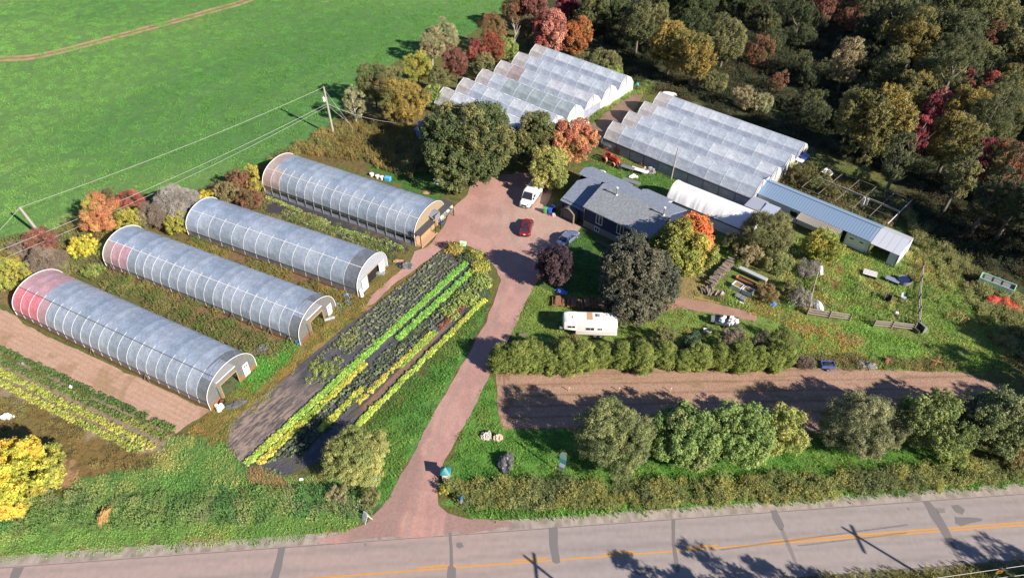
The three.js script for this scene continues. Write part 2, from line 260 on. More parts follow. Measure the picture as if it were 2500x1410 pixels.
  blotch([[1114, 1325], [1127, 1323], [1131, 1334], [1120, 1339], [1113, 1334]], grey); blotch([[888, 1326], [896, 1325], [895, 1333], [889, 1332]], grey2, 0.03); blotch([[2214, 1238], [2221, 1238], [2222, 1247], [2217, 1244]], grey2, 0.03);
  blotch([[1550, 1386], [1560, 1384], [1592, 1388], [1590, 1400], [1560, 1404], [1548, 1396]], grey);
}
// the red gravel drive and yard
const drivePoly = pxPoly([760, 1321], [830, 1300], [890, 1278], [935, 1236], [985, 1150], [1040, 1042], [1112, 918], [1152, 845], [1188, 782], [1213, 722], [1222, 682], [1212, 655], [1188, 625], [1150, 603], [1100, 588], [1078, 606], [1010, 660], [955, 697], [915, 742], [894, 748], [905, 722], [955, 680], [1002, 636], [1012, 612], [1044, 602], [1080, 556], [1106, 506], [1140, 478], [1150, 450], [1200, 430], [1290, 420], [1350, 430], [1345, 480], [1330, 512], [1372, 530], [1420, 552], [1398, 578], [1352, 602], [1332, 650], [1300, 706], [1262, 786], [1212, 884], [1168, 972], [1118, 1062], [1082, 1134], [1066, 1190], [1070, 1232], [1094, 1252], [1150, 1264], [1250, 1274], [1256, 1286], [1130, 1305], [1110, 1296], [1060, 1306], [1000, 1312], [940, 1310], [860, 1320], [820, 1330]);
{
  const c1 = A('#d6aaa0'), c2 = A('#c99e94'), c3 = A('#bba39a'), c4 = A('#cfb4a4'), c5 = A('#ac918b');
  const mid = [P(1030, 1290), P(1060, 1150), P(1120, 1000), P(1180, 880), P(1240, 760), P(1262, 700), P(1250, 620), P(1200, 560)];
  const distTo = (x, z) => { let d = 1e9; for (let i = 0; i < mid.length - 1; i++) { const a = mid[i], b = mid[i + 1], bx = b.x - a.x, bz = b.z - a.z, t = clamp(((x - a.x) * bx + (z - a.z) * bz) / (bx * bx + bz * bz)); d = min(d, hypot(x - a.x - bx * t, z - a.z - bz * t)); } return d; };
  const yard = P(1310, 540);
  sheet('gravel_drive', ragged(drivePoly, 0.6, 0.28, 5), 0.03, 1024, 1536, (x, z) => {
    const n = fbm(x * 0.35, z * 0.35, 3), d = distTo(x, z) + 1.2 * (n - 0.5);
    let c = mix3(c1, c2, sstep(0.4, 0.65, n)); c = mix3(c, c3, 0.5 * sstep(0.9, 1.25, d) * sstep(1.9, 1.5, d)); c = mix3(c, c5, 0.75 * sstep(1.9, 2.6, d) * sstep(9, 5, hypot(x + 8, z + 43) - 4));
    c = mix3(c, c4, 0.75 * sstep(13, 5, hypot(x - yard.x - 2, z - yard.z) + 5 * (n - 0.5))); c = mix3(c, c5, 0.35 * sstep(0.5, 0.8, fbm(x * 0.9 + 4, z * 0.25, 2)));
    const f = 0.9 + 0.2 * noise(x * 5, z * 5); return c.map((q) => q * f);
  }, 0.95, 0.02, 4);
  sheet('dirt_alley', ragged(pxPoly([1535, 222], [1565, 216], [1570, 232], [1530, 300], [1480, 350], [1440, 345], [1425, 318], [1470, 285], [1505, 255]), 1, 0.5, 2), 0.02, 256, 256, (x, z) => mix3(A('#a58a7a'), A('#8a705e'), fbm(x, z, 3)), 0.95, 0.03);
  sheet('dirt_path', ragged(pxPoly([1560, 725], [1660, 728], [1730, 735], [1790, 752], [1838, 764], [1850, 774], [1846, 784], [1800, 776], [1740, 764], [1680, 756], [1560, 760]), 0.8, 0.35, 4), 0.02, 512, 128, (x, z) => { const f = 0.85 + 0.3 * fbm(x * 1.2, z * 1.2, 3); return A('#bd9786').map((q) => q * f); }, 0.95, 0.03);
}
// bare soil beside the nearest tunnel, and the tilled strip along the hedge
{
  const c1 = A('#e0bca6'), c2 = A('#cfaa90'), ax = P(515, 1003).sub(P(45, 772)).normalize();
  sheet('bare_soil_bed', ragged(pxPoly([-260, 650], [0, 752], [40, 772], [52, 790], [512, 1004], [430, 1058], [330, 1014], [0, 842], [-260, 740]), 0.7, 0.3, 6), 0.02, 1024, 512, (x, z) => { const w = -x * ax.z + z * ax.x, n = fbm(x * 0.8, z * 0.8, 3); let c = mix3(c1, c2, n * 0.8 + 0.25 * sin(w * 9)); c = mix3(c, A('#a98a5e'), 0.5 * sstep(0.6, 0.8, fbm(x * 0.5 + 8, z * 0.5, 3))); const f = 0.88 + 0.24 * noise(x * 6, z * 6); return c.map((q) => q * f); }, 0.97, 0.05, 3);
  const t1 = A('#cfab98'), t2 = A('#bd9a82'), t3 = A('#93735e'), poly = pxPoly([1211, 914], [1300, 907], [1500, 897], [1760, 890], [1950, 897], [2100, 902], [2320, 906], [2380, 918], [2440, 940], [2560, 990], [2560, 1085], [2100, 1060], [1800, 1048], [1400, 1048], [1222, 1047], [1216, 990]);
  const o = P(1225, 960), d = P(2300, 940).sub(o).normalize();
  sheet('tilled_strip', ragged(poly, 0.7, 0.3, 7), 0.02, 2048, 512, (x, z) => {
    const u = (x - o.x) * d.x + (z - o.z) * d.z, w = -(x - o.x) * d.z + (z - o.z) * d.x + 0.25 * (fbm(u * 0.2, 3, 2) - 0.5), n = fbm(u * 0.35, w * 1.4, 3);
    let c = mix3(t1, t2, n); const fur = pow(0.5 + 0.5 * sin(w * 3.6), 8); c = mix3(c, t3, 0.75 * fur * (0.4 + 0.8 * n)); c = mix3(c, t2, 0.3 * (0.5 + 0.5 * sin(w * 14)));
    c = mix3(c, A('#8c8450'), 0.45 * sstep(0.6, 0.78, fbm(u * 0.4, w * 2, 3))); if (u < 1.4) c = mix3(c, t3, 0.6 * sstep(0.5, 0.65, fbm(u * 3, w * 0.7, 2)));
    const f = 0.86 + 0.28 * noise(x * 5, z * 5); return c.map((q) => q * f);
  }, 0.97, 0.05, 3);
}
// the black fabric of the vegetable beds: (n, t) = metres across and along the rows
const BED = (n, t) => V(n * 0.843 + t * 0.537, 0, n * 0.537 - t * 0.843);
const bedNT = (p) => [p.x * 0.843 + p.z * 0.537, p.x * 0.537 - p.z * 0.843];
{
  const poly = [BED(-57.3, 69.5), BED(-57.4, 60), BED(-58.3, 45), BED(-58.6, 27), BED(-56, 25), BED(-53, 24.2), BED(-50.5, 23.6), BED(-47.5, 25), BED(-45.2, 30), BED(-44.4, 40), BED(-44.4, 60), BED(-45, 64.5), BED(-46.5, 67), BED(-48, 69), BED(-52, 70.5)];
  const k1 = A('#696a72'), k2 = A('#4e4f57'), br = A('#b5a195'), so = A('#a9856c');
  sheet('mulch_fabric', ragged(poly, 0.8, 0.2, 9), 0.024, 1024, 1024, (x, z) => {
    const n = x * 0.843 + z * 0.537, t = x * 0.537 - z * 0.843, q = fbm(n * 1.4, t * 0.35, 3), r = fbm(n * 3.4, t * 0.6 + 9, 3);
    let c = mix3(k1, k2, q); c = mix3(c, A('#77767c'), 0.7 * sstep(0.56, 0.7, r));
    const bare = sstep(39, 33, t + 6 * (q - 0.5)) * sstep(-52.6, -53.2, n); c = mix3(c, br, bare * (0.55 + 0.45 * sstep(0.4, 0.55, fbm(n * 3.2, t * 1.5, 3))));
    c = mix3(c, k2, 0.75 * bare * sstep(0.45, 0.7, fbm(n * 5.5 + 0.6 * q, t * 0.9, 2)));
    c = mix3(c, so, 0.85 * sstep(0.42, 0.3, abs(n + 46.25 + 0.3 * (q - 0.5))) * sstep(36, 39, t) * sstep(60, 52, t));
    c = mix3(c, A('#6f6a4a'), 0.6 * sstep(0.58, 0.72, fbm(n * 1.1 + 40, t * 0.8, 3)) * (1 - bare));
    const f = 0.85 + 0.3 * noise(x * 5, z * 5); return c.map((v) => v * f);
  }, 0.75, 0.05, 3);
  const p2 = pxPoly([640, 478], [700, 482], [820, 520], [985, 592], [1000, 612], [950, 612], [840, 580], [640, 512]);
  sheet('bed_fabric', ragged(p2, 0.8, 0.25, 11), 0.024, 512, 256, (x, z) => { const q = fbm(x * 0.8, z * 0.8, 3); return mix3(A('#4d4d54'), mix3(k2, A('#7a6a50'), sstep(0.55, 0.7, q)), q); }, 0.75, 0.05, 3);
}

// ---------------------------------------------------------------- plants: sprays of leaves, scattered through crowns, rows and rough ground
function leafSpray(seed, n, R, leaf, o = {}) {                     // n folded leaves in a ball of radius R
  const R1 = rng(seed), pos = [], col = [];
  for (let i = 0; i < n; i++) {
    const d = V(R1() * 2 - 1, R1() * 2 - 1, R1() * 2 - 1).normalize(), r = R * pow(R1(), 0.45), c = d.clone().multiplyScalar(r); if (o.flat) c.y *= o.flat;
    const nrm = d.clone().multiplyScalar(0.55).add(V(R1() - 0.5, R1() * 0.9, R1() - 0.5)).normalize(), a = V(R1() - 0.5, R1() - 0.5 - (o.droop ?? 0.2), R1() - 0.5); a.addScaledVector(nrm, -a.dot(nrm)).normalize();
    const b = nrm.clone().cross(a), L = leaf * (0.65 + 0.7 * R1()), w = L * (o.wide ?? 0.42), f = 0.8 + 0.4 * R1();
    const p0 = c.clone().addScaledVector(a, -L / 2), p1 = c.clone().addScaledVector(b, w).addScaledVector(nrm, w * 0.35), p2 = c.clone().addScaledVector(a, L / 2), p3 = c.clone().addScaledVector(b, -w).addScaledVector(nrm, w * 0.35);
    for (const q of [p0, p1, p2, p0, p2, p3]) { pos.push(q.x, q.y, q.z); col.push(f, f, f); }
  }
  const g = new THREE.BufferGeometry(); g.setAttribute('position', new THREE.Float32BufferAttribute(pos, 3)); g.setAttribute('color', new THREE.Float32BufferAttribute(col, 3)); return g;
}
function blades(seed, n, R, h, w, o = {}) {                        // upright blades or stems on a disc of radius R, some with leaves
  const R1 = rng(seed), pos = [], col = [];
  const tri = (a, b, c, f) => { for (const q of [a, b, c]) { pos.push(q.x, q.y, q.z); col.push(f, f, f); } };
  for (let i = 0; i < n; i++) {
    const an = R1() * 2 * PI, r = R * sqrt(R1()), x = cos(an) * r, z = sin(an) * r, H = h * (0.5 + 0.7 * R1()), le = V((R1() - 0.5) * 0.9, 0, (R1() - 0.5) * 0.9).multiplyScalar(H), t = V(R1() - 0.5, 0, R1() - 0.5).normalize().multiplyScalar(w * (0.7 + 0.6 * R1())), f = 0.75 + 0.5 * R1();
    const b = V(x, 0, z), m = b.clone().addScaledVector(le, 0.35).add(V(0, H * 0.65, 0)), e = b.clone().add(le).add(V(0, H, 0));
    tri(b.clone().sub(t), b.clone().add(t), m.clone().addScaledVector(t, 0.7), f); tri(b.clone().sub(t), m.clone().addScaledVector(t, 0.7), m.clone().addScaledVector(t, -0.7), f); tri(m.clone().addScaledVector(t, -0.7), m.clone().addScaledVector(t, 0.7), e, f * 1.1);
    for (let k = 0; k < (o.leaves ?? 0); k++) { const s = 0.3 + 0.7 * R1(), c = b.clone().addScaledVector(le, s * s).add(V(0, H * s, 0)), d = V(R1() - 0.5, R1() * 0.5 - 0.1, R1() - 0.5).normalize().multiplyScalar(o.leaf * (0.6 + 0.8 * R1())), q = V(-d.z, d.y * 0.3, d.x).multiplyScalar(0.32), ff = 0.75 + 0.5 * R1(); tri(c, c.clone().addScaledVector(d, 0.5).add(q), c.clone().add(d), ff); tri(c, c.clone().add(d), c.clone().addScaledVector(d, 0.5).sub(q), ff * 0.92); }
  }
  const g = new THREE.BufferGeometry(); g.setAttribute('position', new THREE.Float32BufferAttribute(pos, 3)); g.setAttribute('color', new THREE.Float32BufferAttribute(col, 3)); return g;
}
function twigs(seed, n, R) {                                       // bare forking twigs in a ball
  const R1 = rng(seed), pos = [], col = []; const st = (a, b, w) => { const t = V(R1() - 0.5, R1() - 0.5, R1() - 0.5).normalize().multiplyScalar(w); for (const q of [a.clone().sub(t), a.clone().add(t), b]) { pos.push(q.x, q.y, q.z); const f = 0.9; col.push(f, f, f); } };
  for (let i = 0; i < n; i++) { const d = V(R1() * 2 - 1, R1() * 1.6 - 0.4, R1() * 2 - 1).normalize(), a = d.clone().multiplyScalar(R * 0.15 * R1()), b = d.clone().multiplyScalar(R * (0.6 + 0.5 * R1())); st(a, b, 0.03); for (let k = 0; k < 3; k++) { const m = a.clone().lerp(b, 0.35 + 0.5 * R1()); st(m, m.clone().add(d.clone().add(V(R1() - 0.5, R1() - 0.5, R1() - 0.5).multiplyScalar(1.3)).multiplyScalar(R * 0.4)), 0.022); } }
  const g = new THREE.BufferGeometry(); g.setAttribute('position', new THREE.Float32BufferAttribute(pos, 3)); g.setAttribute('color', new THREE.Float32BufferAttribute(col, 3)); return g;
}
const SPRAY = {
  broad: leafSpray(1, 44, 0.62, 0.27), maple: leafSpray(2, 40, 0.66, 0.31, { wide: 0.5 }), fine: leafSpray(3, 60, 0.58, 0.17), needle: leafSpray(4, 60, 0.42, 0.17, { wide: 0.28 }), shrub: leafSpray(5, 48, 0.5, 0.19), twig: twigs(6, 22, 0.75),
  grass: blades(7, 60, 0.75, 0.24, 0.026), weed: blades(8, 26, 0.62, 0.8, 0.022, { leaves: 4, leaf: 0.15 }), goldenrod: blades(9, 30, 0.6, 1.25, 0.03, { leaves: 5, leaf: 0.17 }), straw: blades(10, 55, 0.7, 0.5, 0.02), hay: blades(14, 70, 1.15, 0.2, 0.045),
  rosette: leafSpray(11, 30, 0.3, 0.3, { flat: 0.55, wide: 0.45, droop: -0.1 }), sprig: leafSpray(12, 12, 0.2, 0.2, { flat: 0.6 }), potato: leafSpray(13, 36, 0.36, 0.22, { flat: 0.7 }),
};
const leafMat = pmat([1, 1, 1], 0.95, { vertexColors: true, transmission: 0.28, thickness: 0, specularIntensity: 0.4 }); leafMat.name = 'leaf';
const twigMat = mat([1, 1, 1], 0.95, { vertexColors: true });
const barkMats = [mat(A('#6d6056', 1.6), 0.95), mat(A('#c9c4b8', 1.6), 0.9), mat(A('#8d857c', 1.6), 0.95)];
const FK = 0.86;                                                      // leaves stand at all angles, so their own colour is stronger than their show
const dull = (c, t) => { const l = 0.3 * c[0] + 0.59 * c[1] + 0.11 * c[2]; return mix3(c, [l, l, l], t); };
const pal = (...h) => h.map((s) => { const c = A(s, FK), v = hex(s); return dull(c, v[0] > 5.5 * v[1] ? 0.25 : v[0] > 2.2 * v[1] ? 0.12 : 0.14); });
function scatter(parent, name, geo, m, items) {                     // items: [x, y, z, scale, yaw, tilt, colour]
  const im = new THREE.InstancedMesh(geo, m, items.length), o = new THREE.Object3D(), c = new THREE.Color();
  items.forEach((it, i) => { o.position.set(it[0], it[1], it[2]); const s = it[3]; Array.isArray(s) ? o.scale.set(...s) : o.scale.setScalar(s); o.rotation.set(it[5], it[4], it[7] ?? 0, 'YXZ'); o.updateMatrix(); im.setMatrixAt(i, o.matrix); im.setColorAt(i, c.setRGB(...it[6])); });
  im.name = name; im.castShadow = im.receiveShadow = true; parent.add(im); return im;
}
const trunkGeo = [0, 1, 2].map((k) => {
  const R1 = rng(40 + k), l = [rod(V(0, 0, 0), V(0.02, 0.45, 0.01), 0.036, 8, 0.026), rod(V(0.02, 0.45, 0.01), V(-0.01, 0.85, 0.02), 0.026, 7, 0.008)];
  for (let i = 0; i < 7; i++) { const h = 0.25 + 0.08 * i, a = i * 2.4 + R1(), L = 0.34 - 0.025 * i; const b = V(0.01, h, 0.01), m = V(cos(a) * L * 0.6, h + 0.12, sin(a) * L * 0.6), e = V(cos(a) * L, h + 0.26, sin(a) * L); l.push(rod(b, m, 0.015, 5, 0.009), rod(m, e, 0.009, 4, 0.003)); }
  return merge(l);
});
const ntree = { n: 0, inst: 0 };
// one tree or shrub: crown of leaf sprays gathered in boughs, on a trunk with limbs
function tree(name, label, category, at, o) {
  const seed = 1000 + ntree.n++ * 7, R1 = rng(seed), r = o.r, h = o.h, base = o.base ?? h * 0.18, ry = (h - base) / 2, cy = base + ry, kind = o.kind ?? 'broad', geo = SPRAY[kind];
  const t = new THREE.Group(); t.name = numbered(name); t.position.copy(at); t.position.y = 0; scene.add(t); tag(t, label, category, o.group);
  const lobes = []; const nl = o.lobes ?? round(10 + r * 4.2), sx = R1() * 90, sq = [0.9 + 0.25 * R1(), 0.9 + 0.25 * R1()];
  for (let i = 0; i < nl; i++) {
    const y = 1 - 2 * (i + 0.5) / nl, a = i * 2.39996 + R1() * 1.2, q = sqrt(max(0, 1 - y * y)), ragg = o.even ? 1 : 0.72 + 0.56 * noise(sx + cos(a) * q * 1.6 + y, sx + sin(a) * q * 1.6 - y * 1.3), k = (o.core ?? 0.7) * ragg * (i % 4 === 3 ? 0.62 : 1), lr = r * (0.2 + 0.24 * R1() * R1() + 0.06 * R1()) * (o.lobe ?? 1.05);
    let px = cos(a) * q * r * k * sq[0], py = y * ry * k, pz = sin(a) * q * r * k * sq[1]; const taper = o.cone ? lerp(1.15, 0.35, (y + 1) / 2) : lerp(1.1, 0.84, (y + 1) / 2); px *= taper; pz *= taper;
    lobes.push({ x: px, y: py + (R1() - 0.5) * ry * 0.28, z: pz, r: lr, c: o.pal[floor(R1() * o.pal.length)].map((v, j, w) => v * (0.85 + 0.3 * noise(i * 7.7, sx))) });
  }
  if (o.accent) for (const L of lobes) { const s = o.accent.side; const d = (L.x * s[0] + L.z * s[2]) / r + (L.y * s[1]) / ry; if (d > (o.accent.cut ?? 0.25)) L.c = o.accent.pal[floor(R1() * o.accent.pal.length)]; }
  const sc = o.spray ?? clamp(0.36 + r * 0.075, 0.45, 0.85), areaAll = lobes.reduce((s, L) => s + 4 * PI * L.r * L.r, 0), n = round(min((o.max ?? 1500) * 1.3, areaAll * 0.5 * (o.dens ?? 1) * 1.9 / (sc * sc))), items = [];
  for (let i = 0; i < n; i++) {
    const L = lobes[floor(R1() * nl)], d = V(R1() * 2 - 1, R1() * 2 - 1, R1() * 2 - 1).normalize(), out = V(L.x, L.y, L.z).normalize(); if (d.dot(out) < -0.25 && R1() < 0.85) { i -= R1() < 0.999 ? 0 : 0; d.addScaledVector(out, 1.2).normalize(); }
    const f = R1() < 0.14 ? R1() : 0.78 + 0.34 * R1(), x = L.x + d.x * L.r * f, y = cy + L.y + d.y * L.r * f * (o.squash ?? 1), z = L.z + d.z * L.r * f; if (y < base * 0.7) continue;
    const b = 0.72 + 0.56 * R1(), w = R1() < 0.12 ? o.pal[floor(R1() * o.pal.length)] : L.c;
    items.push([x, y, z, sc * (0.65 + 0.6 * R1()) * (o.kind === 'needle' ? 1 : 1), R1() * 6.28, (R1() - 0.5) * 1.2, [w[0] * b, w[1] * b, w[2] * b]]);
  }
  ntree.inst += items.length;
  const cr = scatter(t, 'crown', geo, o.leafMat ?? (kind === 'twig' ? twigMat : leafMat), items); cr.userData.kind = 'stuff';
  const tk = part(t, 'trunk', trunkGeo[seed % 3], barkMats[o.bark ?? 0]); const ts = h * 0.92; tk.scale.set(ts * (o.slim ?? 0.75), ts, ts * (o.slim ?? 0.75)); tk.rotation.y = R1() * 6;
  return t;
}
// a tree whose crown shows at a mark of the photograph with a given half width there
function treeAt(px, py, rpx, o, name = 'broadleaf_tree', label, category = 'tree') {
  let r = 3, h, p; const k = o.tall ?? 2.5;
  for (let i = 0; i < 5; i++) { h = o.h ?? r * k; p = P(px, py, h * 0.56); r = rpx / FOC * depthAt(p); }
  return tree(name, label, category, p, { ...o, r, h });
}
// many plants of a kind over an outline, as one mass
function cover(name, label, poly, perM2, geo, colorOf, o = {}) {
  const b = boundsOf(poly), R1 = rng(o.seed ?? 77), n = round((b.x1 - b.x0) * (b.z1 - b.z0) * perM2), items = [];
  for (let i = 0; i < n; i++) {
    const x = lerp(b.x0, b.x1, R1()), z = lerp(b.z0, b.z1, R1()), k = R1(), y = R1() * 6.28, s = R1(), br = 1 + (o.br ?? 0.5) * (R1() - 0.5); if (!inPoly(x, z, poly) || (o.skip && o.skip(x, z))) continue;
    const gate = fbm(x * (o.freq ?? 0.3) + 5, z * (o.freq ?? 0.3), 2); if (o.patchy && gate < o.patchy) continue;
    const tn = geo === SPRAY.grass ? [1.22, 1.16, 1.0] : geo === SPRAY.weed ? [1.02, 1.13, 1.0] : geo === SPRAY.goldenrod ? [1.02, 1.08, 1.0] : [1, 1, 1], c = colorOf(x, z, k).map((v, j) => v * tn[j]), S = (o.size ?? 1) * (0.6 + 0.7 * s) * (o.vary ? 0.6 + 0.9 * gate : 1);
    items.push([x, o.y ?? 0.02, z, o.flat ? [S, S * o.flat, S] : S, y, (k - 0.5) * 0.3, [c[0] * br, c[1] * br, c[2] * br]]);
  }
  ntree.inst += items.length; const m = scatter(scene, numbered(name), geo, o.mat ?? leafMat, items); return tag(m, label, o.category ?? 'vegetation', undefined, 'stuff');
}
const pick = (p) => (x, z, k) => { const n = fbm(x * 0.22 + 3, z * 0.22, 2); return p[min(p.length - 1, floor(clamp((n - 0.28) * 2.2 * 0.7 + k * 0.35) * p.length))]; };

// ---------------------------------------------------------------- plastic film, wood, metal
const wrinkle = greyTex(256, (u, v) => 0.5 * tnoise(u, v, 5) + 0.3 * tnoise(u + 0.3 * tnoise(u, v, 3), v, 17) + 0.2 * tnoise(u, v, 40));
const dirt = (() => { const N = 512, d = new Uint8Array(N * N * 4); for (let j = 0; j < N; j++) for (let i = 0; i < N; i++) { const u = i / N, v = j / N, s = 0.82 + 0.18 * (0.5 * tnoise(u, v, 6) + 0.5 * tnoise(u, v, 20)) - 0.1 * pow(tnoise(u, v, 48), 3), o = (j * N + i) * 4; d[o] = 255 * s; d[o + 1] = 255 * s; d[o + 2] = 255 * min(1, s + 0.015); d[o + 3] = 255; } const t = new THREE.DataTexture(d, N, N); t.colorSpace = THREE.SRGBColorSpace; t.wrapS = t.wrapT = THREE.RepeatWrapping; t.magFilter = THREE.LinearFilter; t.needsUpdate = true; return t; })();
function film(c, trans, rough, o = {}) { return pmat(c, rough, { transmission: trans, thickness: 0, map: dirt, bumpMap: wrinkle, bumpScale: 0.05, specularIntensity: 1, ...o }); }
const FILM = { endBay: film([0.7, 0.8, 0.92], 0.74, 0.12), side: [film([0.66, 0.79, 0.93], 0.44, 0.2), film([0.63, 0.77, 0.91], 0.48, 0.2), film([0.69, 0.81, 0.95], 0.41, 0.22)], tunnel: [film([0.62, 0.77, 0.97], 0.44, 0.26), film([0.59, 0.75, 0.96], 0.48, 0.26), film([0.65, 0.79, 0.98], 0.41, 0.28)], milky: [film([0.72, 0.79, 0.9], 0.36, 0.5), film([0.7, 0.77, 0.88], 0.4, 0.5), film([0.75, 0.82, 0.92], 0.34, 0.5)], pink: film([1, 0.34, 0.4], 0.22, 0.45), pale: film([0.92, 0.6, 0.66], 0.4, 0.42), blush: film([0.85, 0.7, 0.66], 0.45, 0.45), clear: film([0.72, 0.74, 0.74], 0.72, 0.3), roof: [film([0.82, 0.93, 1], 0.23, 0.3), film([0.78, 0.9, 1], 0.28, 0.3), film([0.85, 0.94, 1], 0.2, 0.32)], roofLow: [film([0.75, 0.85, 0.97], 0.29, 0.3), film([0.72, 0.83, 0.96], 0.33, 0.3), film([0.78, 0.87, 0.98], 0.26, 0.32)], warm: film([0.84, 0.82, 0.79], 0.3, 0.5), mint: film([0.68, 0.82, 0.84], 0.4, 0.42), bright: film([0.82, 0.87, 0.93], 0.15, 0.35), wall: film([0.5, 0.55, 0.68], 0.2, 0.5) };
const M = {
  white: mat([0.82, 0.83, 0.84], 0.5), rib: mat([0.85, 0.86, 0.88], 0.4), steel: mat(A('#8e8f90'), 0.4, { metalness: 0.6 }), dark: mat(A('#26262a', 1.6), 0.7), black: mat(A('#1a1a1d', 1.6), 0.6), wood: mat(A('#a67a52'), 0.85), boards: mat(A('#8a6548'), 0.9), oldwood: mat(A('#8d8479'), 0.95), palewood: mat(A('#c9a57e'), 0.85), grey: mat(A('#9a9da1'), 0.6),
  navy: mat([0.02, 0.035, 0.09], 0.75), concrete: mat(A('#a3a3a0'), 0.9), glass: mat([0.03, 0.035, 0.05], 0.08), rubber: mat([0.03, 0.03, 0.03], 0.9), pipe: mat(A('#b9bec4'), 0.35, { metalness: 0.5 }), whiteFilm: film([0.9, 0.93, 0.97], 0.05, 0.35), tealMetal: mat(A('#46a3a8'), 0.5), blue: mat([0.03, 0.12, 0.55], 0.45), skyblue: mat([0.06, 0.4, 0.75], 0.4), red: mat([0.5, 0.03, 0.03], 0.4), green: mat([0.12, 0.42, 0.14], 0.5), mint: mat([0.52, 0.82, 0.62], 0.7), cream: mat(A('#e0d5b8'), 0.8), galv: mat(A('#b7bcc2'), 0.4, { metalness: 0.35 }),
};
const FILM_TRIM = mat([0.72, 0.76, 0.84], 0.5);
const LX = (g, x, y, z) => V(x, y, z);

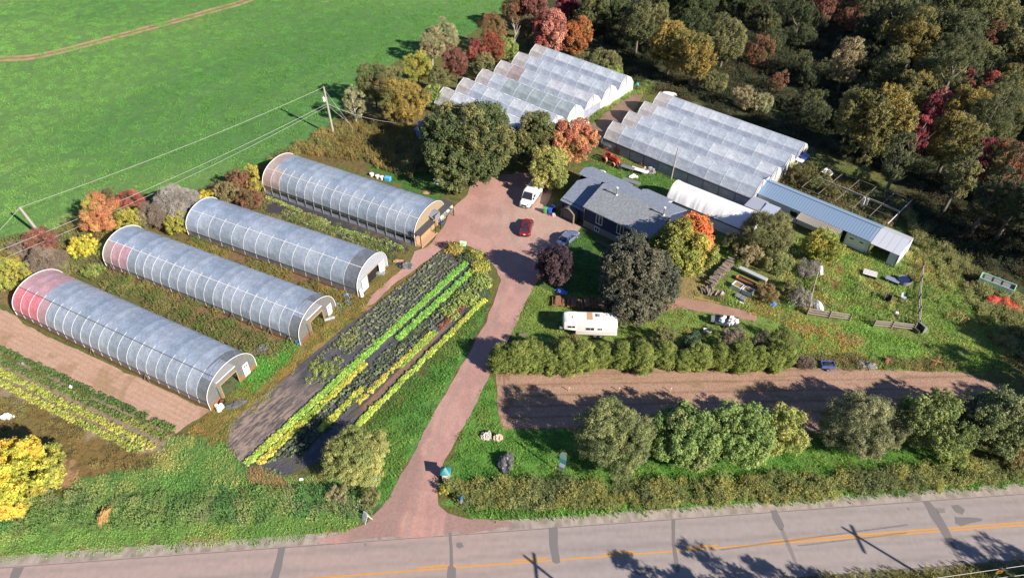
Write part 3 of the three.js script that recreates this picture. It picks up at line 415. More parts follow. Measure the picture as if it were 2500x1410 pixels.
// ---------------------------------------------------------------- the four round-roofed growing tunnels
function tunnel(label, o) {
  const { L, w, h, s, bays } = o, T = thing('growing_tunnel', label, 'greenhouse', o.at, o.az, 'round plastic growing tunnels beside the drive');
  const N = 18, prof = []; for (let i = 0; i <= N; i++) { const t = i / N * PI, c = -cos(t), q = pow(abs(sin(t)), o.round ?? 0.92); prof.push([-w / 2 - c * w / 2 * 1, s + (h - s) * q]); }
  const yz = (k) => prof[k], bay = L / bays;
  const K0 = o.crease ?? 6, panelGeo = (k0, k1) => [0, 1, 2].map((v) => { const R1 = rng(300 + v + k0), pos = [], uv = [], ix = [], X = 4, Y = k1 - k0; for (let i = 0; i <= X; i++) for (let k = 0; k <= Y; k++) { const q = k + k0, sag = 0.02 * sin(PI * i / X) * (0.6 + 0.8 * R1()), nz = (prof[q][0] + w / 2) / (w / 2), ny = clamp((prof[q][1] - s) / (h - s)); pos.push(bay * i / X, prof[q][1] - sag * ny, prof[q][0] - sag * nz); uv.push((bay * i / X) / 4 + v * 0.37, q / N * 2.6); if (i < X && k < Y) { const c = i * (Y + 1) + k; ix.push(c, c + 1, c + Y + 1, c + 1, c + Y + 2, c + Y + 1); } } const g = new THREE.BufferGeometry(); g.setAttribute('position', new THREE.Float32BufferAttribute(pos, 3)); g.setAttribute('uv', new THREE.Float32BufferAttribute(uv, 2)); g.setIndex(ix); g.computeVertexNormals(); return g; });
  const low3 = panelGeo(0, K0), top3 = panelGeo(K0, N);
  for (let i = 0; i < bays; i++) { const m = i === bays - 1 && !o.open ? FILM.endBay : o.special?.(i), lab = m && m !== FILM.endBay ? o.specialLabel : undefined; part(T, 'film_panel', low3[(i * 7) % 3], m ?? FILM.side[(i * 5 + floor(i / 3)) % 3], lab).position.x = i * bay; part(T, 'film_panel', top3[(i * 4) % 3], (m === FILM.endBay || !m ? undefined : o.specialTop?.(i)) ?? m ?? FILM.tunnel[(i * 5 + floor(i / 3)) % 3], lab).position.x = i * bay; }
  const zc = -w / 2, off = (p, d) => { const n = V(0, p[1] > s ? (p[1] - s) / (h - s) : 0, (p[0] - zc) / (w / 2)).normalize(); return V(0, p[1] + n.y * d, p[0] + n.z * d); };
  const ribPts = [V(0, 0, prof[0][0] + 0.02), ...prof.slice(0, K0 + 1).map((p) => off(p, 0.02)), ...prof.slice(K0 + 1).map((p) => off(p, -0.03)), V(0, 0, prof[N][0] + 0.045)], endPts = [V(0, 0, prof[0][0] + 0.04), ...prof.map((p) => off(p, 0.05)), V(0, 0, prof[N][0] - 0.04)];
  const rg = tube(ribPts, o.rib ?? 0.02, 44, 5), eg = tube(endPts, 0.045, 44, 6); for (let i = 0; i <= bays; i++) part(T, 'rib', i === 0 || i === bays ? eg : rg, M.rib).position.x = i * bay;
  for (const k of o.purlins ?? [6]) part(T, 'purlin', rod(V(0, prof[k][1] + 0.05, prof[k][0] + 0.03), V(L, prof[k][1] + 0.05, prof[k][0] + 0.03), 0.045, 6), o.purlinMat ?? M.steel);
  part(T, 'side_rail', [0, N].map((k) => rod(V(0, s, prof[k][0] + (k ? -0.05 : 0.05)), V(L, s, prof[k][0] + (k ? -0.05 : 0.05)), 0.06, 6)), M.steel);
  const b = o.board ?? 0.4, sy = o.open ? o.open : b;
  part(T, 'base_board', [box(L, b, 0.06, L / 2, b / 2, 0.06), box(L, b, 0.06, L / 2, b / 2, -w - 0.06)], o.boardMat ?? M.boards);
  for (const z of [0, -w]) part(T, 'side_curtain', quad([0, sy, z], [L, sy, z], [L, s, z], [0, s, z], L / 4, 0.3), o.curtain ?? FILM.clear);
  if (o.open) { part(T, 'lower_skirt', quad([0, b, 0.03], [L, b, 0.03], [L, o.open * 0.62, 0.03], [0, o.open * 0.62, 0.03], L / 4, 0.3), FILM.wall); }
  if (o.posts) for (let i = 0; i <= o.posts; i++) part(T, 'side_post', box(0.09, s, 0.07, i * L / o.posts, s / 2, 0.09), M.grey);
  for (const x of o.braces ?? []) part(T, 'brace', [bar(V(x, s + 0.1, 0.12), V(x - 0.55, 0.05, 0.35), 0.07, 0.05), bar(V(x, s + 0.1, 0.12), V(x + 0.55, 0.05, 0.35), 0.07, 0.05)], o.braceMat ?? M.oldwood);
  // the two end walls
  const low = o.endBoard ?? 0.7, outline = prof.map(([z, y]) => [z, y - 0.04]);
  const endWall = (x, hole, m) => { const sh = new THREE.Shape([new THREE.Vector2(prof[0][0], low), ...outline.map(([z, y]) => new THREE.Vector2(z, y)), new THREE.Vector2(prof[N][0], low)]); if (hole) sh.holes.push(new THREE.Path([[hole[0], low + 0.001], [hole[1], low + 0.001], [hole[1], hole[2]], [hole[0], hole[2]]].map((q) => new THREE.Vector2(...q)))); const g = new THREE.ShapeGeometry(sh); g.rotateY(-PI / 2); return g.translate(x, 0, 0); };
  // (the outline's first axis is the tunnel's z)
  part(T, 'end_wall', endWall(0.02, null), o.endMat ?? FILM.clear);
  const D = o.door; part(T, 'end_wall', endWall(L - 0.02, D), o.endMat ?? FILM.clear);
  const eb = []; for (const [a, c] of D ? [[0, D[0]], [D[1], -w]].map(([p, q]) => [max(p, q), min(p, q)]).filter(([p, q]) => p - q > 0.05) : [[0, -w]]) eb.push(box(0.06, low, abs(a - c), L, low / 2, (a + c) / 2)); eb.push(box(0.06, low, w, 0, low / 2, -w / 2));
  part(T, 'end_board', eb, o.endBoardMat ?? M.wood);
  if (D) part(T, 'door_frame', [box(0.1, D[2], 0.1, L, D[2] / 2, D[0]), box(0.1, D[2], 0.1, L, D[2] / 2, D[1]), box(0.1, 0.12, abs(D[0] - D[1]) + 0.1, L, D[2] + 0.06, (D[0] + D[1]) / 2)], M.palewood);
  return T;
}
const pinkFilm = (n, m) => (i) => (i < n ? FILM.pink : i < n + m ? FILM.pale : null), paleTop = (i) => (i < 3 ? FILM.pale : FILM.tunnel[0]);
function endDoors(T, L, w, o) {                                     // the white leaf with two dark slots, and the wide door rolled up under the roof
  const d = new THREE.Group(); d.name = 'door'; T.add(d); d.position.set(L + 0.12, 0, o.leaf); part(d, 'leaf', rbox(0.07, 2.05, 0.95, 0.02, 0, 1.25, 0), M.white); part(d, 'vent_slot', box(0.03, 0.32, 0.16, 0.045, 1.85, -0.17), M.dark); part(d, 'vent_slot', box(0.03, 0.32, 0.16, 0.045, 1.85, 0.12), M.dark);
  const [z0, z1] = o.lift; part(T, 'lifted_door', [0, 1, 2, 3].map((k) => box(0.62, 0.05, abs(z1 - z0), L - 0.25 - k * 0.66, 3.05 + k * 0.05, (z0 + z1) / 2)), M.white, 'white door lifted flat under the roof');
  part(T, 'door_track', tube([V(L + 0.16, 0.05, z0 + 0.15), V(L + 0.18, 1.9, z0 + 0.15), V(L - 0.1, 2.75, z0 + 0.1), V(L - 0.9, 2.85, z0), V(L - 2.6, 2.9, z0)], 0.035, 24, 5), M.steel);
}
const T1 = tunnel('nearest plastic tunnel, its far end deep red, beside the strip of bare soil', { at: P(45, 773), az: 117.2, L: 37, w: 8.2, h: 4.5, s: 1.25, bays: 21, purlins: [6], purlinMat: M.steel, special: pinkFilm(3, 1), specialTop: paleTop, specialLabel: 'red tinted film at the far end', braces: [15.9, 26.2], board: 0.45, endBoard: 0.75, door: [-2.3, -5.1, 2.2], endBoardMat: M.wood });
endDoors(T1, 37, 8.2, { leaf: -6.5, lift: [-1.9, -5.2] });
const T2 = tunnel('second plastic tunnel from the road, faintly pink at its far end, row of v-shaped braces', { at: P(262, 653), az: 116.4, L: 37.6, w: 7.9, h: 4.5, s: 1.2, bays: 22, special: (i) => (i < 1 ? FILM.blush : i < 3 ? FILM.pale : null), specialTop: (i) => FILM.tunnel[i % 3], specialLabel: 'pink tinted film at the far end', braces: [1.4, 5.2, 8.7, 12.1, 15.5, 18.9, 22.3, 25.7, 29.1, 32.5, 36], board: 0.4, endBoard: 0.75, door: [-2.5, -5.2, 2.2], purlinMat: M.rib, endBoardMat: M.boards });
endDoors(T2, 37.6, 7.9, { leaf: -6.5, lift: [-2, -5.3] });
const T3 = tunnel('third plastic tunnel from the road, wide bays and two white doors at its end', { at: P(462, 576), az: 116.1, L: 33.4, w: 7.7, h: 4.4, s: 1.3, bays: 14, purlins: [6], purlinMat: M.rib, board: 0.35, endBoard: 0.3, door: [-2.6, -5.6, 2.1], endBoardMat: M.boards, endMat: FILM.milky[1] });
for (const z of [-1.7, -6.1]) { const d = new THREE.Group(); d.name = 'door'; T3.add(d); d.position.set(33.55, 0, z); part(d, 'leaf', rbox(0.07, 2.2, 1.35, 0.02, 0, 1.15, 0), M.white); part(d, 'rail', box(0.03, 0.08, 1.3, 0.05, 1.2, 0), M.grey); }
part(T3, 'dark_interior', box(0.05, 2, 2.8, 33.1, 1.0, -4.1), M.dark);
const T4 = tunnel('farthest plastic tunnel by the yard, open slatted side and tan end wall', { at: P(648, 472), az: 118.3, L: 31.8, w: 8.8, h: 5.0, s: 1.75, bays: 17, round: 0.85, purlins: [5], purlinMat: M.rib, special: (i) => (i < 2 ? FILM.blush : null), specialTop: (i) => (i < 1 ? FILM.blush : FILM.tunnel[i % 3]), specialLabel: 'slightly warm film at the far end', board: 0.3, endBoard: 0.9, door: null, open: 1.35, posts: 17, endBoardMat: M.palewood, boardMat: M.grey, endMat: film(A('#d8c3a2'), 0.1, 0.7) });

// ---------------------------------------------------------------- the gutter-joined gable greenhouses
function greenhouse(name, label, o) {
  const { L, bw, bays, e, rdg } = o, G = thing(name, label, 'greenhouse', o.at, o.az); const n = o.n, dx = L / n, R1 = rng(o.seed);
  const slope = (z0, y0, z1, y1) => { const g = []; for (let v = 0; v < 3; v++) { const Q = rng(500 + v + o.seed), pos = [], uv = [], ix = [], X = 4, Y = 4; for (let i = 0; i <= X; i++) for (let k = 0; k <= Y; k++) { const sg = -0.09 * sin(PI * i / X) * sin(PI * k / Y) * (0.4 + Q()); pos.push(dx * i / X, lerp(y0, y1, k / Y) + sg, lerp(z0, z1, k / Y)); uv.push(i / X * 0.6 + v * 0.31, k / Y * 0.6 + v * 0.17); if (i < X && k < Y) { const a = i * (Y + 1) + k; ix.push(a, a + 1, a + Y + 1, a + 1, a + Y + 2, a + Y + 1); } } const q = new THREE.BufferGeometry(); q.setAttribute('position', new THREE.Float32BufferAttribute(pos, 3)); q.setAttribute('uv', new THREE.Float32BufferAttribute(uv, 2)); q.setIndex(ix); q.computeVertexNormals(); g.push(q); } return g; };
  for (let b = 0; b < bays; b++) {
    const z0 = -b * bw, zr = z0 - bw * (o.ridgeAt ?? 0.5), z1 = z0 - bw, ym = lerp(e, rdg, 0.6), zm = lerp(z0, zr, 0.4), zn = lerp(z1, zr, 0.4);
    const rows = [slope(z0, e, zm, ym), slope(zm, ym, zr, rdg), slope(zr, rdg, zn, ym), slope(zn, ym, z1, e)], line = [[z0, e], [zm, ym], [zr, rdg], [zn, ym], [z1, e]];
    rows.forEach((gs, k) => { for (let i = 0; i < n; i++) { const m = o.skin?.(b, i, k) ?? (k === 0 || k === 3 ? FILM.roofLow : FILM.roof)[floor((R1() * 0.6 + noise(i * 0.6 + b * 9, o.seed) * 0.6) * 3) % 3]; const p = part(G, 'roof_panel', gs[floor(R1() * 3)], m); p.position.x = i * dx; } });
    const bars = []; for (let i = 0; i <= n; i++) for (let q = 0; q < 4; q++) bars.push(bar(V(i * dx, line[q][1] + (i % n ? 0.012 : 0.03), line[q][0]), V(i * dx, line[q + 1][1] + (i % n ? 0.012 : 0.03), line[q + 1][0]), i % n ? 0.05 : 0.09, 0.03));
    part(G, 'rafter', bars, FILM_TRIM); part(G, 'ridge_cap', box(L, 0.04, 0.1, L / 2, rdg + 0.02, zr), FILM_TRIM); part(G, 'purlin', box(L, 0.04, 0.05, L / 2, ym - 0.04, zm), M.grey); part(G, 'gutter', box(L, 0.14, 0.26, L / 2, e, z0), M.galv);
    for (const x of [0, L]) { const sh = new THREE.ShapeGeometry(new THREE.Shape([[z0, e], [zm, ym - 0.02], [zr, rdg - 0.02], [zn, ym - 0.02], [z1, e]].map((q) => new THREE.Vector2(...q)))).rotateY(-PI / 2).translate(x, 0, 0); part(G, 'gable', sh, (x ? o.gable?.(b) : null) ?? FILM.bright); }
    for (const x of [0, L]) { part(G, 'gable_trim', [0, 1, 2, 3].map((q) => bar(V(x, line[q][1], line[q][0]), V(x, line[q + 1][1], line[q + 1][0]), 0.08, 0.08)), FILM_TRIM); if (x) part(G, 'gable_strut', [bar(V(x + 0.05, e, z0), V(x + 0.05, rdg - 0.1, zr), 0.07, 0.05), bar(V(x + 0.05, e, zr), V(x + 0.05, rdg, zr), 0.07, 0.05)], M.oldwood); part(G, 'end_wall', quad([x, 0, z0], [x, 0, z1], [x, e, z1], [x, e, z0], bw / 4, 0.6), (x ? o.endSkin?.(b) : null) ?? FILM.wall); }
  }
  part(G, 'gutter', box(L, 0.14, 0.26, L / 2, e, -bays * bw), M.galv);
  const Wd = bays * bw; part(G, 'side_wall', quad([0, 0, 0.02], [L, 0, 0.02], [L, o.vent, 0.02], [0, o.vent, 0.02], L / 4, 0.5), o.side ?? FILM.wall); part(G, 'side_wall', quad([0, 0, -Wd], [L, 0, -Wd], [L, e, -Wd], [0, e, -Wd], L / 4, 0.5), FILM.wall);
  part(G, 'vent_strip', box(L, e - o.vent - 0.1, 0.05, L / 2, (e + o.vent - 0.06) / 2, -0.15), M.dark); part(G, 'post', Array.from({ length: n + 1 }, (_, i) => box(0.1, e, 0.1, i * dx, e / 2, 0.06)), M.oldwood); part(G, 'eave_board', box(L, 0.16, 0.08, L / 2, o.vent + 0.02, 0.08), M.oldwood);
  return G;
}
const AZ2 = 131.5, ax2 = V(sin(AZ2 * PI / 180), 0, -cos(AZ2 * PI / 180)), az2 = V(sin((AZ2 - 90) * PI / 180), 0, -cos((AZ2 - 90) * PI / 180));   // along the houses; towards their backs
// right block: four bays
const ridgeB = P(1497, 295, 4.7), bB = 5.45;
const GBlk = greenhouse('gable_greenhouse', 'four-bay plastic greenhouse with its end to the dark woods, white tank at its corner', { at: ridgeB.clone().addScaledVector(az2, -bB / 2).setY(0), az: AZ2, L: 31, bw: bB, bays: 4, e: 2.2, rdg: 4.7, n: 10, vent: 2.0, seed: 21, skin: (b, i, k) => (i === 0 ? FILM.warm : b === 3 && i < 1 ? FILM.blush : null), gable: (b) => FILM.bright, endSkin: () => film([0.66, 0.65, 0.62], 0.15, 0.6) });
const ridgeA = P(1083, 212, 4.7), bA = 5.9;
const GAlk = greenhouse('gable_greenhouse', 'six-bay plastic greenhouse behind the big maple, one end wall painted mint green', { at: ridgeA.clone().addScaledVector(az2, -bA / 2).setY(0), az: AZ2, L: 25.2, bw: bA, bays: 6, e: 2.2, rdg: 4.7, n: 7, vent: 2.0, seed: 33, skin: (b, i, k) => (i === 0 ? FILM.warm : b === 3 && i > 3 && k === 1 ? FILM.bright : b === 2 && i > 1 ? FILM.mint : b === 3 && i === 1 ? FILM.blush : null), gable: (b) => (b === 2 ? M.mint : FILM.bright), endSkin: (b) => (b === 2 || b === 5 ? M.mint : b === 4 ? M.white : FILM.wall) });

// ---------------------------------------------------------------- sheds along the right
const corr = greyTex(256, (u) => 0.5 + 0.5 * sin(u * 2 * PI * 8));
function corrMat(c, rx, ry, rough = 0.45) { const t = corr.clone(); t.repeat.set(rx, ry); t.needsUpdate = true; return mat(c, rough, { bumpMap: t, bumpScale: 0.035, metalness: 0.15 }); }
{
  const at = V(41.4, 0, -101.9), L = 24.2, D = 5.0, S = thing('metal_roofed_shed', 'long low shed with pale blue metal roof and garage door, joined to the greenhouse', 'shed', at, 133.5); S.scale.x = 1.03;
  const blue = mat(A('#9db9d6', 1.25), 0.42, { metalness: 0.1 }), n = 22, w = 19.6 / n;
  for (let i = 0; i < n; i++) { part(S, 'roof_sheet', slab([i * w + 0.01, 2.6, 0.25], [i * w + w - 0.01, 2.6, 0.25], [i * w + w - 0.01, 3.75, -D * 0.55], [i * w + 0.01, 3.75, -D * 0.55], 0.04), blue); part(S, 'roof_seam', [0, 0.5].map((k) => bar(V(i * w + k * w, 2.63, 0.25), V(i * w + k * w, 3.78, -D * 0.55), 0.05, 0.04)), mat(A('#86a3c4', 1.25), 0.45)); }
  part(S, 'back_roof', slab([0, 3.75, -D * 0.55], [19.6, 3.75, -D * 0.55], [19.6, 2.7, -D - 0.2], [0, 2.7, -D - 0.2], 0.04), blue); part(S, 'ridge_cap', box(19.6, 0.06, 0.3, 9.8, 3.79, -D * 0.55), blue);
  const siding = mat([0.72, 0.76, 0.84], 0.7); part(S, 'wall', [box(15.2, 2.45, 0.1, 7.6, 1.22, -0.1), box(0.1, 3.4, D, 0.05, 1.7, -D / 2 - 0.1), box(19.6, 2.45, 0.1, 9.8, 1.22, -D), box(3.7, 2.45, 0.1, 17.7, 1.22, -0.1)], siding);
  const d = new THREE.Group(); d.name = 'garage_door'; S.add(d); d.position.set(17.6, 0, -0.02); part(d, 'leaf', [0, 1, 2, 3].map((k) => rbox(2.9, 0.51, 0.06, 0.02, 0, 0.28 + k * 0.53, 0)), mat([0.84, 0.87, 0.92], 0.55)); for (const x of [-0.75, 0.75]) part(d, 'window', box(0.55, 0.2, 0.03, x, 1.62, 0.05), M.dark);
  part(S, 'window', [box(1.2, 0.9, 0.04, 7.2, 1.5, 0.0)], M.dark);
  const aw = corrMat(A('#cfc8ba'), 3, 1); part(S, 'awning', slab([8.3, 2.15, 1.9], [15.2, 2.15, 1.9], [15.2, 2.55, 0.25], [8.3, 2.55, 0.25], 0.04), aw); for (let i = 0; i <= 46; i++) if (i % 2 === 0) part(S, 'awning_rib', bar(V(8.4 + i * 0.147, 2.19, 1.9), V(8.4 + i * 0.147, 2.59, 0.25), 0.07, 0.03), mat(A('#dcd6ca'), 0.5)); part(S, 'awning_post', [8.5, 11.8, 15.1].map((x) => box(0.1, 2.15, 0.1, x, 1.07, 1.8)), M.oldwood);
  // the open-fronted end under white metal
  const wm = mat(A('#dfe6f2', 1.25), 0.35, { metalness: 0.1 }); for (let i = 0; i < 4; i++) part(S, 'roof_sheet', slab([19.65 + i * 1.1, 2.5, 0.5], [20.72 + i * 1.1, 2.5, 0.5], [20.72 + i * 1.1, 3.6, -D * 0.55], [19.65 + i * 1.1, 3.6, -D * 0.55], 0.04), wm, 'white roof sheet at the open end');
  part(S, 'back_roof', slab([19.65, 3.6, -D * 0.55], [24.02, 3.6, -D * 0.55], [24.02, 2.7, -D - 0.2], [19.65, 2.7, -D - 0.2], 0.04), wm); part(S, 'post', [box(0.14, 2.4, 0.14, 19.7, 1.2, 0.3), box(0.14, 2.4, 0.14, 23.9, 1.2, 0.3)], M.oldwood); part(S, 'end_wall', [box(0.1, 2.6, D, 23.95, 1.3, -D / 2), box(1.3, 2.4, 0.1, 23.3, 1.2, 0.2), box(4.3, 2.4, 0.1, 21.8, 1.2, -D)], mat([0.6, 0.66, 0.76], 0.7));
}
{ // the white plastic shed
  const at = P(1627, 482, 2.1).setY(0), L = 14.8, D = 5.1, S = thing('white_film_shed', 'low white plastic covered shed in front of the four-bay greenhouse', 'shed', at, AZ2 - 1.5);
  const pr = []; for (let i = 0; i <= 12; i++) { const t = i / 12; pr.push([0.15 - t * (D + 0.3), 2.1 + 1.95 * pow(sin(t * PI), 0.75)]); }
  const pos = [], uv = [], ix = [], X = 60, R1 = rng(9); for (let i = 0; i <= X; i++) for (let k = 0; k < pr.length; k++) { const fold = 0.05 * (noise(i * 0.9, k * 0.12) - 0.5) * (k < 6 ? 1.5 : 0.7), x = i / X * L; pos.push(x, pr[k][1] + fold - 0.12 * sin(PI * min(1, x / 2)) * 0 + (i < 3 ? 0.1 * (1 - i / 3) * (k > 2 && k < 10 ? 1 : 0) : 0), pr[k][0] + fold); uv.push(i / X * 4, k / 12); if (i < X && k < pr.length - 1) { const a = i * pr.length + k; ix.push(a, a + 1, a + pr.length, a + 1, a + pr.length + 1, a + pr.length); } }
  const g = new THREE.BufferGeometry(); g.setAttribute('position', new THREE.Float32BufferAttribute(pos, 3)); g.setAttribute('uv', new THREE.Float32BufferAttribute(uv, 2)); g.setIndex(ix); g.computeVertexNormals();
  part(S, 'film_roof', g, mat([0.86, 0.88, 0.9], 0.4)); part(S, 'side_wall', [box(L, 1.75, 0.08, L / 2, 0.87, 0), box(L, 1.75, 0.08, L / 2, 0.87, -D)], mat([0.7, 0.76, 0.85], 0.6)); part(S, 'vent_gap', box(L, 0.2, 0.04, L / 2, 1.86, -0.04), M.dark); part(S, 'eave_board', box(L, 0.12, 0.1, L / 2, 2.02, 0.05), M.galv);
  for (const x of [0.06, L - 0.06]) part(S, 'end_wall', new THREE.ShapeGeometry(new THREE.Shape([[0, 0], ...pr.map(([z, y]) => [z, y - 0.06]), [-D, 0]].map((q) => new THREE.Vector2(...q)))).rotateY(-PI / 2).translate(x, 0, 0), M.white);
  part(S, 'corner_post', [box(0.1, 2.1, 0.1, L, 1.05, 0.1), box(0.1, 2.1, 0.1, 0, 1.05, 0.1)], M.white);
  const at2 = P(1842, 500, 2.2).setY(0), S2 = thing('lean_to_roof', 'pale grey metal lean-to between the white plastic shed and the blue-roofed shed', 'shed', P(1838, 512, 2).setY(0), AZ2);
  part(S2, 'roof', [slab([-1.6, 2.5, -3.2], [1.2, 2.5, -3.2], [1.2, 2.2, 0], [-1.6, 2.2, 0], 0.05)], mat(A('#a9b2c4', 1.25), 0.5)); part(S2, 'roof', slab([1.25, 2.7, -2.6], [3.6, 2.7, -2.6], [3.6, 2.2, 0.6], [1.25, 2.2, 0.6], 0.05), mat(A('#b9c7dc', 1.25), 0.5)); part(S2, 'wall', [box(4.6, 2.1, 0.08, 1.1, 1.05, -0.3)], mat(A('#aab2c2', 1.8), 0.7));
}
{ // blue canopy at the greenhouse end
  const at = P(1920, 385, 2).setY(0), S = thing('lean_to_canopy', 'small blue and white metal canopy on the wooded end of the four-bay greenhouse', 'canopy', at, AZ2);
  part(S, 'roof', slab([0, 2.7, -3.4], [3.1, 2.3, -3.4], [3.1, 2.3, -0.9], [0, 2.7, -0.9], 0.05), mat(A('#4f6bb5', 1.2), 0.45)); part(S, 'roof', slab([0, 2.7, -0.88], [3.1, 2.3, -0.88], [3.1, 2.25, 0.2], [0, 2.65, 0.2], 0.05), M.white, 'white lower sheet'); part(S, 'post', [[3, 0.1], [3, -3.3]].map(([x, z]) => box(0.1, 2.25, 0.1, x, 1.12, z)), M.grey);
}
{ // small white-blue shed beside the big maple
  const at = P(1018, 340).setY(0), S = thing('garden_shed', 'small pale blue shed half hidden at the left of the big dark maple', 'shed', at, 122), b = mat(A('#a9bbe0', 1.6), 0.6);
  part(S, 'wall', [box(4, 2.3, 0.1, 2, 1.15, 0), box(0.1, 2.3, 3, 0, 1.15, -1.5), box(0.1, 2.3, 3, 4, 1.15, -1.5), box(4, 2.3, 0.1, 2, 1.15, -3)], b); part(S, 'gable', [0, 4].map((x) => new THREE.ShapeGeometry(new THREE.Shape([[0, 2.3], [-1.5, 3.3], [-3, 2.3]].map((q) => new THREE.Vector2(...q)))).rotateY(-PI / 2).translate(x, 0, 0)), b);
  part(S, 'roof', [slab([-0.3, 2.2, 0.3], [4.3, 2.2, 0.3], [4.3, 3.38, -1.5], [-0.3, 3.38, -1.5], 0.06), slab([-0.3, 3.38, -1.5], [4.3, 3.38, -1.5], [4.3, 2.2, -3.3], [-0.3, 2.2, -3.3], 0.06)], mat(A('#8fa6dd', 1.3), 0.55));
}
// ---------------------------------------------------------------- the dark blue house
const shingle = (() => { const N = 512, d = new Uint8Array(N * N * 4); for (let j = 0; j < N; j++) for (let i = 0; i < N; i++) { const v = j / N * 32, u = i / N * 40 + (floor(v) % 2) * 0.5, k = h2(floor(u) % 40, floor(v)), e = v % 1 < 0.14 ? 0.8 : 1, s = (0.86 + 0.16 * k) * (0.4 + 0.6 * e) * (0.95 + 0.1 * h2(i, j)), o = (j * N + i) * 4; d[o] = 196 * s; d[o + 1] = 202 * s; d[o + 2] = 210 * s; d[o + 3] = 255; } const t = new THREE.DataTexture(d, N, N); t.colorSpace = THREE.SRGBColorSpace; t.wrapS = t.wrapT = THREE.RepeatWrapping; t.magFilter = THREE.LinearFilter; t.needsUpdate = true; return t; })();
{
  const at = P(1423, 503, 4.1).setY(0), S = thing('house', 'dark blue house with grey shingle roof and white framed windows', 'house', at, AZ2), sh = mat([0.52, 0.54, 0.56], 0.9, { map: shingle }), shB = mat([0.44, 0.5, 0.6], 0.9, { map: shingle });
  const uvScale = (g, k) => { const u = g.attributes.uv, p = g.attributes.position; for (let i = 0; i < u.count; i++) u.setXY(i, p.getX(i) / k, hypot(p.getZ(i), p.getY(i) * 0.3) / k); return g; };
  const L = 13.2, D = 10.4, e = 4.1, r = 5.9, oh = 0.35;
  part(S, 'wall', [box(L - oh, 2.75, 0.2, L / 2, 2.6, -oh - 0.1), box(0.2, 2.75, D - 0.7, oh, 2.6, -D / 2), box(0.2, 2.75, D - 0.7, L - oh, 2.6, -D / 2), box(L - oh, 2.75, 0.2, L / 2, 2.6, -D + oh)], M.navy); part(S, 'foundation', [box(L - oh - 0.1, 1.25, 0.24, L / 2, 0.62, -oh - 0.12), box(0.24, 1.25, D - 0.8, oh + 0.02, 0.62, -D / 2), box(0.24, 1.25, D - 0.8, L - oh - 0.02, 0.62, -D / 2)], M.concrete);
  part(S, 'gable', [oh - 0.05, L - oh + 0.05].map((x) => new THREE.ShapeGeometry(new THREE.Shape([[-0.3, 3.95], [-D / 2, r - 0.1], [-D + 0.3, 3.95]].map((q) => new THREE.Vector2(...q)))).rotateY(-PI / 2).translate(x, 0, 0)), M.navy);
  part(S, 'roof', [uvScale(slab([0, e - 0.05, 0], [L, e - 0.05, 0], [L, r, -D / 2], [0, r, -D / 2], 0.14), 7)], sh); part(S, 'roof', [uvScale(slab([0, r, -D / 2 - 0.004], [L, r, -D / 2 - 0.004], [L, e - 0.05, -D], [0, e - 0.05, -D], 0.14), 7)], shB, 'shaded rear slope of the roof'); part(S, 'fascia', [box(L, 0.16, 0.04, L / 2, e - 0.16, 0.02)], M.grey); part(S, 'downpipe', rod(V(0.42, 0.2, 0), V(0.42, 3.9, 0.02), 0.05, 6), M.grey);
  const win = (x, y, w, h) => { const g = new THREE.Group(); g.name = 'window'; S.add(g); g.position.set(x, y, -oh + 0.04); part(g, 'frame', [box(w + 0.2, 0.1, 0.08, 0, h / 2 + 0.05, 0), box(w + 0.2, 0.12, 0.1, 0, -h / 2 - 0.05, 0), box(0.1, h, 0.08, -w / 2 - 0.05, 0, 0), box(0.1, h, 0.08, w / 2 + 0.05, 0, 0), box(0.1, h, 0.08, 0, 0, 0)], M.white); for (const s of [-1, 1]) part(g, 'pane', box(w / 2 - 0.06, h, 0.03, s * w / 4, 0, -0.02), M.glass); };
  win(3.2, 2.75, 1.1, 1.6); win(7.3, 2.75, 1.1, 1.6); win(2.9, 0.72, 0.8, 0.7); win(7.2, 0.72, 0.8, 0.7); win(11, 2.75, 1.1, 1.5);
  for (const [x, z, n] of [[3.4, -D * 0.42, 0], [12.2, -D * 0.44, 1]]) { const y = e + (r - e) * (-z / (D / 2)), c = new THREE.Group(); c.name = 'vent_pipe'; S.add(c); c.position.set(x, y, z); part(c, 'pipe', cyl(0.1, 0.1, 1.35, 0, 0.62, 0, 10), M.grey); part(c, 'cap', [cyl(0.19, 0.19, 0.16, 0, 1.36, 0, 10), cyl(0.2, 0.16, 0.2, 0, 0.05, 0, 10)], M.white); }
  // lower wing at the left, behind it the long rear wing, and the gabled porch at the right
  const two = (x0, x1, zf, yf, zr, yr, zb, yb) => [uvScale(slab([x0, yf, zf], [x1, yf, zf], [x1, yr, zr], [x0, yr, zr], 0.14), 7), uvScale(slab([x0, yr, zr - 0.004], [x1, yr, zr - 0.004], [x1, yb, zb], [x0, yb, zb], 0.14), 7)];
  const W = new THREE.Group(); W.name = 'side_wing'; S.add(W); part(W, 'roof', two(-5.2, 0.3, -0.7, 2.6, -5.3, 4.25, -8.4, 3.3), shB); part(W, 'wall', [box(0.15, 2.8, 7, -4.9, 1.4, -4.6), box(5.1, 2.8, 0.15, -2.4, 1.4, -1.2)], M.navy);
  const B = new THREE.Group(); B.name = 'rear_wing'; S.add(B); part(B, 'roof', two(-7.2, 1.6, -8.3, 3.35, -9.9, 3.8, -12.4, 2.9), shB); part(B, 'wall', [box(8.2, 2.9, 0.15, -2.8, 1.45, -12), box(0.15, 2.9, 3.6, -6.8, 1.45, -10.2), box(0.15, 2.9, 3.6, 1.3, 1.45, -10.2)], M.navy); part(B, 'vent', [cyl(0.28, 0.28, 0.4, -1.0, 4.3, -7.2, 10), box(0.7, 0.3, 0.3, -1.2, 4.45, -7.2)], M.black);
